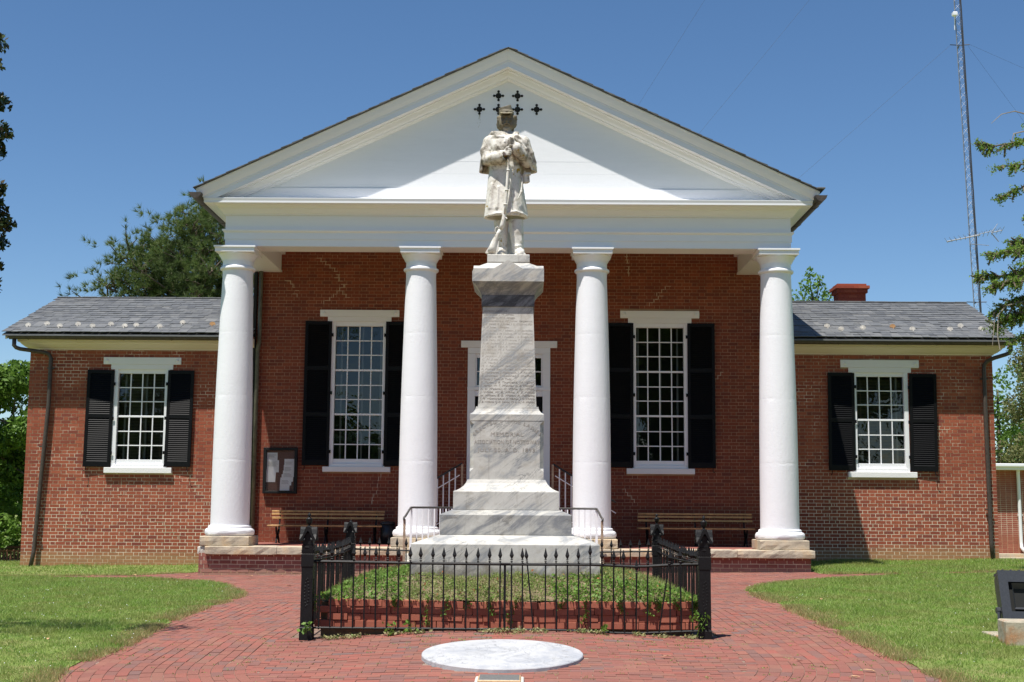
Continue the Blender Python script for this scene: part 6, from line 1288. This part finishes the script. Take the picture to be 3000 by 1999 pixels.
tips = [(-14.85, 45, 8.15), (-14.4, 44.6, 8.75), (-13.95, 45, 9.75), (-13.3, 45.3, 9.95), (-12.9, 44.7, 9.5), (-12.45, 45, 10.15), (-14.0, 44.5, 8.3), (-13.2, 44.3, 8.6), (-12.4, 44.2, 8.6), (-11.9, 45, 10.75), (-11.5, 44.5, 10.9), (-11.0, 45.2, 11.3), (-10.5, 44.6, 11.3), (-10.0, 45.3, 11.1), (-9.5, 45, 10.4), (-9.3, 44.8, 9.6), (-9.2, 45, 8.8), (-11.7, 44.2, 9.7), (-10.7, 44.0, 9.9), (-10.2, 44.0, 9.0), (-11.3, 44.0, 8.9), (-12.0, 44.0, 9.2), (-10.9, 43.8, 8.3), (-13.6, 44.5, 9.1), (-12.8, 44.2, 8.9), (-13.6, 44.6, 9.75), (-13.0, 44.8, 9.9), (-14.3, 44.8, 8.4), (-13.8, 44.6, 8.9), (-12.6, 44.6, 9.8), (-12.2, 44.6, 10.1), (-13.3, 44.5, 8.2), (-9.9, 44.2, 10.2), (-11.2, 44.3, 10.4)]
for tx in tips:
    zb = max(5.5, tx[2] - abs(tx[0] + 11.05) * .55 - .9); pine_limb((-11.05, 45, zb), tx, .42, 46)
for q in range(30): a = random.uniform(0, 6.28); r_ = random.uniform(1.2, 2.6); z = random.uniform(4.8, 9.0); pine_limb((-11.1, 45, z - .6), (-11.1 + r_ * math.cos(a) * 1.0, 45 + r_ * math.sin(a), z), .4, 20)
C = C * 2; D = D * 2; C = [c + rng.normal(0, .10, 3) for c in C]
tree('pine_tree', 'tall pine with tufted needles rising behind the left wing roof', PB_, tk, limbs, (tri_tufts(np.array(C), np.array(D), 28, .26, .018, .6), 3), m='pine', r0=.26, rl=.034)
# bright deciduous tree at the left edge beside the wing
bl = []
for q in range(52): a = random.uniform(0, 6.28); z = random.uniform(.3, 5.3); rad = 2.6 * math.sqrt(max(.08, 1 - ((z - 2.6) / 3.3) ** 2)); f = random.uniform(.3, 1); bl.append((-16.6 + rad * f * math.cos(a), 40.5 + rad * f * math.sin(a), z, .62, .62, .5))
P = blobpts(bl, 26000, .6)
tree('leafy_tree', 'bright green leafy tree close beside the left end of the building', (-16.6, 40.5, -.6), [(-16.6, 40.5, -.6), (-16.5, 40.5, 1.5), (-16.6, 40.5, 3.6)], [limbpts((-16.6, 40.5, 1.2 + .2 * i), (bl[i][0], bl[i][1], bl[i][2])) for i in range(16)], (leafquads(P, .17), 4), m='leafA', r0=.2)
# dark magnolia whose branch ends enter at the left edge
bl = []; lm = []
for (x, z, r) in ((-17.0, 16.2, .5), (-16.95, 15.4, .45), (-16.75, 14.2, .55), (-16.45, 13.2, .45), (-16.9, 12.6, .6), (-17.4, 13.6, .9), (-16.65, 11.3, .55), (-16.75, 10.7, .55), (-16.45, 10.2, .5), (-16.6, 9.6, .4), (-16.7, 8.9, .5), (-16.75, 8.3, .5), (-17.3, 11, 1.0), (-17.3, 9, .9)): [bl.append((x - .32 + random.uniform(-.1, .1), 42 + random.uniform(-.4, .4), z + random.uniform(-.12, .12), r * .72, r, r * .5)) for _ in range(4)]; lm.append(limbpts((-19.5, 42, z - 1.0), (x - .3, 42, z)))
for q in range(60): a = random.uniform(0, 6.28); z = random.uniform(3, 17.5); rad = 2.9 * math.sqrt(max(.05, 1 - ((z - 9) / 9.2) ** 2)); f = random.uniform(.4, .85); bl.append((-20.2 + rad * f * math.cos(a), 42 + rad * f * math.sin(a), z, .85, .85, .6))
P = blobpts(bl, 26000, .4)
tree('magnolia_tree', 'dark glossy-leaved magnolia whose branch tips enter at the left edge of the sky', (-20.0, 42, -.6), [(-20, 42, -.6), (-20, 42, 6), (-19.8, 42, 12), (-19.9, 42, 16.5)], lm, (leafquads(P, .21), 4), m='magnolia', r0=.35, rl=.05)
# young leafy tree behind the chimney
bl = [(11.75, 55, 10.6, .5, .5, .45), (11.35, 55, 10.1, .5, .5, .4), (12.1, 55, 10.2, .5, .5, .4), (11.1, 55, 9.6, .5, .6, .4), (11.8, 55, 9.6, .7, .7, .5), (12.5, 55, 9.9, .45, .5, .35), (12.75, 55, 9.5, .5, .5, .4), (10.7, 55, 9.1, .45, .6, .4), (11.5, 55, 9.0, .8, .8, .5), (12.4, 55, 8.9, .8, .8, .5), (11.7, 55, 11.0, .18, .18, .3), (12.15, 55, 10.75, .16, .2, .3), (13.3, 55, 8.9, .5, .6, .5)]
bl += [(11.8 + random.uniform(-1.8, 1.8), 55 + random.uniform(-1.5, 1.5), random.uniform(4, 8.4), .8, .8, .6) for _ in range(22)]
P = blobpts(bl, 10000, .35)
tree('leafy_tree', 'thin young green tree top showing between the last column and the chimney', (11.8, 55, -.6), [(11.8, 55, -.6), (11.75, 55, 5), (11.8, 55, 10.2)], [limbpts((11.8, 55, b[2] - 1.2), b[:3]) for b in bl[:14]], (leafquads(P, .16), 4), m='leafA', r0=.16, rl=.035)
# bald-cypress boughs overhanging the right wing
limbs = []; LC = []; cyb = (11.6, 24.6, .15)
def bough(a, b, sag, dens, hang):
    hang *= 1.25; dens *= .75; L = limbpts(a, b, sag, 9, .16); limbs.append(L); P = np.array(L)
    for q in range(int(dens * np.linalg.norm(P[-1] - P[0]))):
        f = random.uniform(.18, 1.0) ** .8; i = min(7, int(f * 8)); c = P[i] + (P[i + 1] - P[i]) * (f * 8 - i)
        ln = random.uniform(.12, hang) * (1.15 - .55 * f); a2 = random.uniform(-1.3, 1.3); d = np.array([-math.cos(a2) * random.uniform(.0, .9), math.sin(a2) * .6, random.uniform(-1.1, .28)]); d /= np.linalg.norm(d); e = c + d * ln
        if q % 3 == 0: limbs.append([c, (c + e) / 2 + rng.normal(0, .01, 3), e])
        k = int(ln * 125) + 4; t_ = rng.uniform(0, 1, k)[:, None]; LC.append(c + (e - c) * t_ + rng.normal(0, .022, (k, 3)))
for (tip, z0, sag, dens, hang) in (((8.53, 24.9, 8.22), 8.0, .06, 40, .30), ((8.75, 24.7, 7.75), 7.9, .05, 40, .3), ((9.3, 24.6, 8.5), 8.4, .04, 22, .25), ((8.86, 25, 7.2), 7.7, .06, 34, .26), ((9.25, 24.8, 6.75), 7.2, .05, 26, .25), ((8.42, 25, 5.74), 5.8, .05, 62, .26), ((8.62, 24.8, 6.10), 6.0, .08, 70, .30), ((9.05, 25, 6.35), 6.2, .05, 60, .3), ((9.3, 24.8, 6.85), 6.6, .05, 40, .25), ((8.55, 24.8, 5.45), 5.7, .10, 72, .34), ((8.70, 25, 5.05), 5.5, .12, 72, .36), ((8.95, 24.7, 5.6), 5.6, .06, 80, .4), ((8.72, 25, 4.75), 5.2, .10, 78, .36), ((8.95, 24.9, 4.45), 5.0, .08, 75, .34), ((9.2, 24.8, 5.1), 5.1, .05, 90, .45), ((9.4, 24.9, 4.5), 4.7, .05, 85, .4), ((9.2, 24.6, 5.9), 5.7, .05, 80, .4), ((9.5, 24.9, 5.4), 5.3, .05, 90, .45)):
    bough((11.5, 24.6, z0), tip, sag, dens, hang)
for q in range(70): a = random.uniform(-1.3, 1.3); z = random.uniform(2.5, 12.0); rr_ = random.uniform(1.6, 2.6) * (1 - z / 20); bough((11.5, 24.6, z - .2), (11.6 + rr_ * math.cos(a), 24.6 + rr_ * math.sin(a), z), .03, 26, .4)
twg = [[(9.6, 24.8, 8.75), (9.2, 24.8, 8.86), (8.95, 24.8, 8.80), (8.75, 24.8, 8.62)], [(9.6, 24.9, 8.55), (9.2, 24.9, 8.45), (9.16, 24.9, 8.3)], [(9.3, 24.8, 5.25), (8.9, 24.8, 5.15), (8.68, 24.8, 4.9), (8.62, 24.8, 4.4)], [(8.75, 24.8, 5.0), (8.72, 24.8, 4.6), (8.76, 24.8, 4.3)]]
P = np.concatenate(LC)
cy = tree('cypress_tree', 'feathery light green cypress boughs reaching in over the right wing gutter', cyb, [(11.6, 24.6, .1), (11.55, 24.6, 5), (11.5, 24.6, 10), (11.5, 24.6, 13)], limbs, (leafquads(P, .046, 0), 4), m='cypress', bark='bark', r0=.24, rl=.030)
for t_ in twg: mb = MB(); mb.tube(t_, [.016, .012, .009, .004][:len(t_)], 5); mb.build('bare_twig', MT['barkgrey'], cy, fix=False)
# brownish cedar and a green tree beyond the right end of the building
bl = []
for q in range(90): a = random.uniform(0, 6.28); z = random.uniform(.5, 8.4); rad = 2.5 * (1.15 - z / 10.5); f = random.uniform(.5, 1); bl.append((23.0 + rad * f * math.cos(a), 60 + rad * f * math.sin(a), z, .5, .6, .62))
P = blobpts(bl, 17000, .5)
tree('cedar_tree', 'brownish green cedar rising behind the low annex at the right edge', (23.0, 60, -.6), [(23.0, 60, -.6), (23.0, 60, 5), (23.0, 60, 8)], [], (leafquads(P, .14, 0), 4), m='cedar', r0=.2)
bl = [(23.5 + random.uniform(-2.4, 3.5), 68 + random.uniform(-1.5, 1.5), random.uniform(1.6, 8.4), .9, .9, .7) for _ in range(70)]
P = blobpts(bl, 13000, .5)
tree('leafy_tree', 'fresh green leafy tree left of and behind the brownish cedar by the wing corner', (23.8, 68, -.6), [(23.8, 68, -.6), (23.8, 68, 7.4)], [limbpts((23.8, 68, b[2] - .8), b[:3]) for b in bl[:12]], (leafquads(P, .21), 4), m='leafA', r0=.18, rl=.04)
# tree outside the frame on the left whose shade falls on the lawn
bl = [(-6.3, 13.2, 7.6, .95, .5, .3), (-7.2, 13.4, 7.9, .8, .5, .35), (-8.2, 13.5, 8.2, .8, .6, .4), (-5.75, 13.1, 7.3, .5, .35, .2)]; bl += [(-9.6 + random.uniform(-1.3, 1.3), 12.6 + random.uniform(-1.3, 1.3), random.uniform(5, 9.5), .8, .8, .5) for _ in range(22)]
P = blobpts(bl, 9000, .2)
tree('shade_tree', 'leafy tree just outside the left edge whose bough shades a strip of lawn', (-9.6, 12.4, -.2), [(-9.6, 12.4, -.25), (-9.5, 12.5, 4), (-9.5, 12.5, 8.6)], [limbpts((-9.5, 12.5, 6.4), b[:3]) for b in bl[:10]], (leafquads(P, .13), 4), m='leafA', r0=.25, rl=.06)
# distant woodland closing the horizon behind the buildings, and more unseen behind the viewer
def wood(name, pts, hm, n, lf, wdt=3.0):
    bl = []
    for (x, y) in pts:
        hmax = hm(x) if callable(hm) else hm
        for _ in range(9): bl.append((x + random.uniform(-wdt, wdt), y + random.uniform(-wdt, wdt), random.uniform(.5, hmax), random.uniform(1.5, 2.6), random.uniform(1.5, 2.6), random.uniform(1.2, 2.0)))
    P = blobpts(bl, n, .7); put(name, fastmesh(leafquads(P, lf), 4), MT['leafA'], kind='stuff')
wood('distant_woodland', [(x, 95 + random.uniform(-4, 4)) for x in np.arange(-60, 62, 5)], 5.0, 26000, .75)
wood('woodland', [(-26, -24), (-20, -30), (-14, -26), (-9, -32), (6, -27), (9, -25), (12, -28), (14, -30), (20, -25), (27, -28), (33, -24), (-33, -25), (3, -34)], lambda x: 6.5 if -16 < x < -6 else 9 if x < -16 else 14.0, 60000, .8, 2.6)  # unseen trees behind the viewer, heights shaped for the window reflections
# clipped hedge and garden bench at the far left
P = blobpts([(-15.95 + i * .18, 42.0, -.12, .2, .25, .28) for i in range(5)] + [(-16.2 - i * .3, 42.0, -.15, .25, .25, .28) for i in range(5)], 6000, .7)
t = thing('hedge', 'low clipped green hedge behind the brown garden bench at the left edge', 'hedge', (-16.3, 42, -.6)); put('hedge_leaves', fastmesh(leafquads(P - np.array([-16.3, 42, -.6]), .05), 4), MT['leafA'], t)
gz_ = float(g(-15.4, 40)); gb = thing('garden_bench', 'brown slatted wooden garden bench seen from behind beyond the left corner', 'bench', (-15.5, 40, gz_))
X0, X1 = -16.35, -14.72
def gbp(nm, *a): mb = MB(); mb.bbox(*a, .006); mb.build(nm, MT['oldwood'], gb)
gbp('top_rail', X0, X1, 40.0, 40.05, gz_ + .50, gz_ + .56); gbp('lower_rail', X0, X1, 40.0, 40.05, gz_ + .15, gz_ + .20); gbp('top_rail', X0 + .5, X1, 40.9, 40.95, gz_ + .56, gz_ + .64)
for x in np.arange(X0 + .06, X1, .105): gbp('slat', x, x + .045, 40.005, 40.04, gz_ + .201, gz_ + .499)
gbp('seat', X0, X1, 40.06, 40.5, gz_ + .28, gz_ + .31)
for x in (X0, X0 + .85, X1 - .06): gbp('leg', x, x + .06, 40.0, 40.06, gz_ - .05, gz_ + .149); gbp('leg', x, x + .06, 40.5, 40.56, gz_ - .05, gz_ + .3)

# ------------------------------------------------------------------ annex on the right
az = -.35; an = thing('brick_annex', 'low red brick annex with white eaves beyond the right wing', 'building', (20, 51, az))
AB = flemish(15.0, 21.5, az + .12, 2.86, 51, [], .0, .0725, .195, .195, .0105)
mb = MB(); mb.box(15.0, 21.5, 51.0, 57, az, 2.88); mb.build('wall', MT['mortar'], an)
put('brickwork', boxes_mesh(AB, .001, ORG[an.name]), MT['annex'], an, kind='stuff')
mb = MB(); mb.bbox(14.6, 22, 50.55, 57.3, 2.87, 3.0, .01); mb.bbox(14.55, 22.05, 50.5, 57.35, 3.002, 3.06, .01); mb.bbox(14.6, 22.0, 50.44, 50.55, 2.98, 3.10, .02); mb.build('flat_roof', MT['white'], an)
mb = MB(); mb.bbox(17.3, 21.8, 50.5, 51, az - .2, az + .13, .01); mb.bbox(17.0, 21.9, 50.2, 50.5, az - .25, az + .0, .01); mb.build('concrete_footing', MT['sandstone'], an)
pipe([(18.46, 50.8, 2.95), (18.46, 50.86, 2.75), (18.48, 50.9, 2.5), (18.50, 50.9, .2), (18.50, 50.88, .0), (18.54, 50.7, -.12)], .065, 'white', an, straps=(1.2,)).data.materials

# ------------------------------------------------------------------ radio mast, guys, aerials
tw = thing('radio_mast', 'tall slim steel lattice radio mast behind the right wing', 'mast', (20.0, 60, -.6))
def tpos(z): f = (z + .6) / 28; return np.array([20.23 - .69 * (z - 10.55) / 14.16 * .62 - .03 , 60.0, z])
def tcol(z, k): c = tpos(z); a = R(90 + 120 * k + 8); return c + np.array([math.cos(a) * .20, math.sin(a) * .20, 0])
zs_ = np.arange(-.6, 28.0, .42)
for k in range(3): mb = MB(); mb.tube([tcol(z, k) for z in (-.6, 6, 12, 18, 24, 28)], .015, 6); mb.build('mast_leg', MT['galv'], tw)
for q, z in enumerate(zs_[:-1]):
    if z < 9.5: continue
    mb = MB()
    for k in range(3): mb.tube([tcol(z, k), tcol(z, (k + 1) % 3)], .005, 4, False); mb.tube([tcol(z, k), tcol(z + .42, (k + 1) % 3)], .0045, 4, False); mb.tube([tcol(z, (k + 1) % 3), tcol(z + .42, k)], .004, 4, False)
    mb.build('lattice_brace', MT['galv'], tw, fix=False)
mb = MB(); 
for dx in (.10, .14, .17): mb.tube([tpos(z) + np.array([dx + .01 * math.sin(z * 3 + dx * 30), -.1, 0]) for z in np.arange(8, 28, .7)], .017, 5)
mb.build('feeder_cable', MT['darkcable'], tw, fix=False)
c = tpos(23.93); mb = MB(); mb.bbox(c[0] - .33, c[0] - .12, 59.6, 59.8, 23.83, 24.02, .03); mb.tube([(c[0] - .22, 59.75, 23.85), (c[0] - .22, 59.78, 23.2)], .02, 6); mb.build('panel_antenna', MT['white'], tw)
mb = MB(); a = np.array([18.88, 59.7, 13.32]); b_ = np.array([21.38, 59.7, 13.83]); mb.tube([a, b_ * .6 + a * .4], .028, 6)
mb.tube([a + (b_ - a) * .02 + np.array([0, 0, -.03]), b_ + np.array([-.4, 0, 0])], .014, 5)
for f in np.linspace(0, 1, 13): c = a + (b_ - a) * f; L = .2 + .35 * f; mb.tube([c + np.array([-.10, -L, .02 + .05 * f]), c + np.array([.10, L, -.02])], .011, 4); mb.tube([c, c + np.array([-.10, 0, .16])], .009, 4)
c = a + (b_ - a) * .8; mb.tube([c, c + np.array([.30, 0, .42])], .012, 4); mb.tube([c, c + np.array([.32, 0, -.40])], .022, 4); mb.tube([c, b_ + np.array([.0, 0, .02])], .02, 4)
mb.tube([a + (b_ - a) * .42 + np.array([0, 0, -.32]), a + (b_ - a) * .75 + np.array([0, 0, -.55])], .014, 4); mb.tube([a + (b_ - a) * .5 + np.array([0, 0, -.05]), a + (b_ - a) * .5 + np.array([0, 0, -.65])], .014, 4)
mb.build('aerial', MT['galv'], tw, fix=False)
for z in (22.55, 10.62): mb = MB(); c = tpos(z); [mb.tube([c, c + np.array([math.cos(a) * .45, math.sin(a) * .45, 0])], .022, 5) for a in (R(188), R(-10), R(80))]; mb.build('guy_collar', MT['darkcable'], tw, fix=False)
def guy(a, b, lab, n=1):
    t = thing('guy_wire', lab, 'wire', tuple(a), 'guy wires of the mast'); mb = MB(); a = np.array(a); b = np.array(b); L = np.linalg.norm(b - a); mb.tube([a + (b - a) * f + np.array([0, 0, -.012 * L * math.sin(f * math.pi) * .3]) for f in np.linspace(0, 1, 12)], .0040, 4, False); mb.build('cable', MT['darkcable'], t, fix=False)
c = tpos(22.55)
guy((c[0] - .45, 60, 22.52), (4.5, 61, 9.5), 'thin guy wire running from the mast down left towards the pediment corner')
guy((c[0] + .45, 60, 22.6), (27.6, 60, 19.3), 'thin guy wire sloping gently right from the upper mast collar')
guy((c[0] + .40, 60, 22.5), (25.4, 60, 15.0), 'thin guy wire running steeply down right from the upper mast collar')
guy((8.185 + 2.0, 60, 24.672 + 3.3), (5.015 - 3, 60, 19.705 - 5.0), 'faint wire crossing the sky just right of the pediment peak')
guy((12.985 + 2.1, 60, 24.691 + 2.6), (7.811 - 3, 60, 18.322 - 3.7), 'faint wire crossing the sky over the right half of the pediment')
c = tpos(10.62); guy((c[0] + .4, 60, 10.6), (22.4, 60, 9.0), 'short guy wire leaving the mast just above the wing roof')

# ------------------------------------------------------------------ floodlight at the right edge
fx0, fy0 = 5.12, 14.30; fz = float(g(5.1, 14.3))
fl = thing('floodlight', 'large dark rectangular floodlight tilted up behind a concrete block', 'floodlight', (5.4, 14.45, fz))
M_ = Matrix.Translation((5.385, 14.55, fz + .41)) @ Matrix.Rotation(R(-16), 4, 'X') @ Matrix.Rotation(R(4), 4, 'Z') @ Matrix.Scale(1.06, 4)
def fb(nm, m, fn): mb = MB(); fn(mb); mb.v = [tuple(M_ @ Vector(p)) for p in mb.v]; mb.build(nm, MT[m], fl)
W2 = .37; 
fb('housing', 'lampbody', lambda b: (b.add([(-W2, -.10, -.25), (W2, -.10, -.25), (W2, -.10, .25), (-W2, -.10, .25), (-W2 + .06, .14, -.2), (W2 - .06, .14, -.2), (W2 - .06, .14, .20), (-W2 + .06, .14, .20), (-W2 + .095, -.10, -.16), (W2 - .095, -.10, -.16), (W2 - .095, -.10, .135), (-W2 + .095, -.10, .135)], [(4, 7, 6, 5), (0, 4, 5, 1), (1, 5, 6, 2), (2, 6, 7, 3), (3, 7, 4, 0), (0, 1, 9, 8), (1, 2, 10, 9), (2, 3, 11, 10), (3, 0, 8, 11)])))
fb('lamp_frame', 'lampbody', lambda b: (b.add([(-W2 + .125, -.112, -.14), (W2 - .125, -.112, -.14), (W2 - .125, -.112, .12), (-W2 + .125, -.112, .12), (-W2 + .16, -.06, -.11), (W2 - .16, -.06, -.11), (W2 - .16, -.06, .075), (-W2 + .16, -.06, .075)], [(0, 1, 5, 4), (1, 2, 6, 5), (2, 3, 7, 6), (3, 0, 4, 7)])))
fb('lens', 'dark', lambda b: b.add([(-W2 + .09, -.055, -.165), (W2 - .09, -.055, -.165), (W2 - .09, -.055, .14), (-W2 + .09, -.055, .14)], [(0, 1, 2, 3)]))
fb('cooling_fin', 'lampbody', lambda b: [b.bbox(-W2 + .06 + i * .085, -W2 + .068 + i * .085, -.095, .135, .235, .262, .001) for i in range(8)])
mb = MB(); 
for x in (4.995, 5.775): mb.tube([(x, 14.46, fz + .27), (x - .004, 14.45, fz + .20), (x - .002, 14.43, fz + .13), (x + (.05 if x < 5.4 else -.05), 14.40, fz + .065)], .018, 4); mb.tube([(x - .015, 14.50, fz + .28), (x + .03, 14.50, fz + .28)], .034, 8)
mb.tube([(5.04, 14.40, fz + .065), (5.73, 14.40, fz + .065)], .014, 6); mb.build('bracket', MT['lampbody'], fl)
mb = MB(); mb.bbox(4.93, 5.9, 14.25, 14.85, fz - .05, fz + .035, .01); mb.build('pad', MT['concrete'], fl)
cb = thing('concrete_block', 'rust stained concrete block in the grass in front of the floodlight', 'block', (5.2, 13.95, fz)); mb = MB(); mb.bbox(-.37, .37, -.16, .18, -.05, .225, .014, Matrix.Rotation(R(-6), 4, 'Z')); mb.v = [(x + 5.225, y + 13.95, z + fz) for x, y, z in mb.v]; mb.build('block', MT['concrete'], cb)
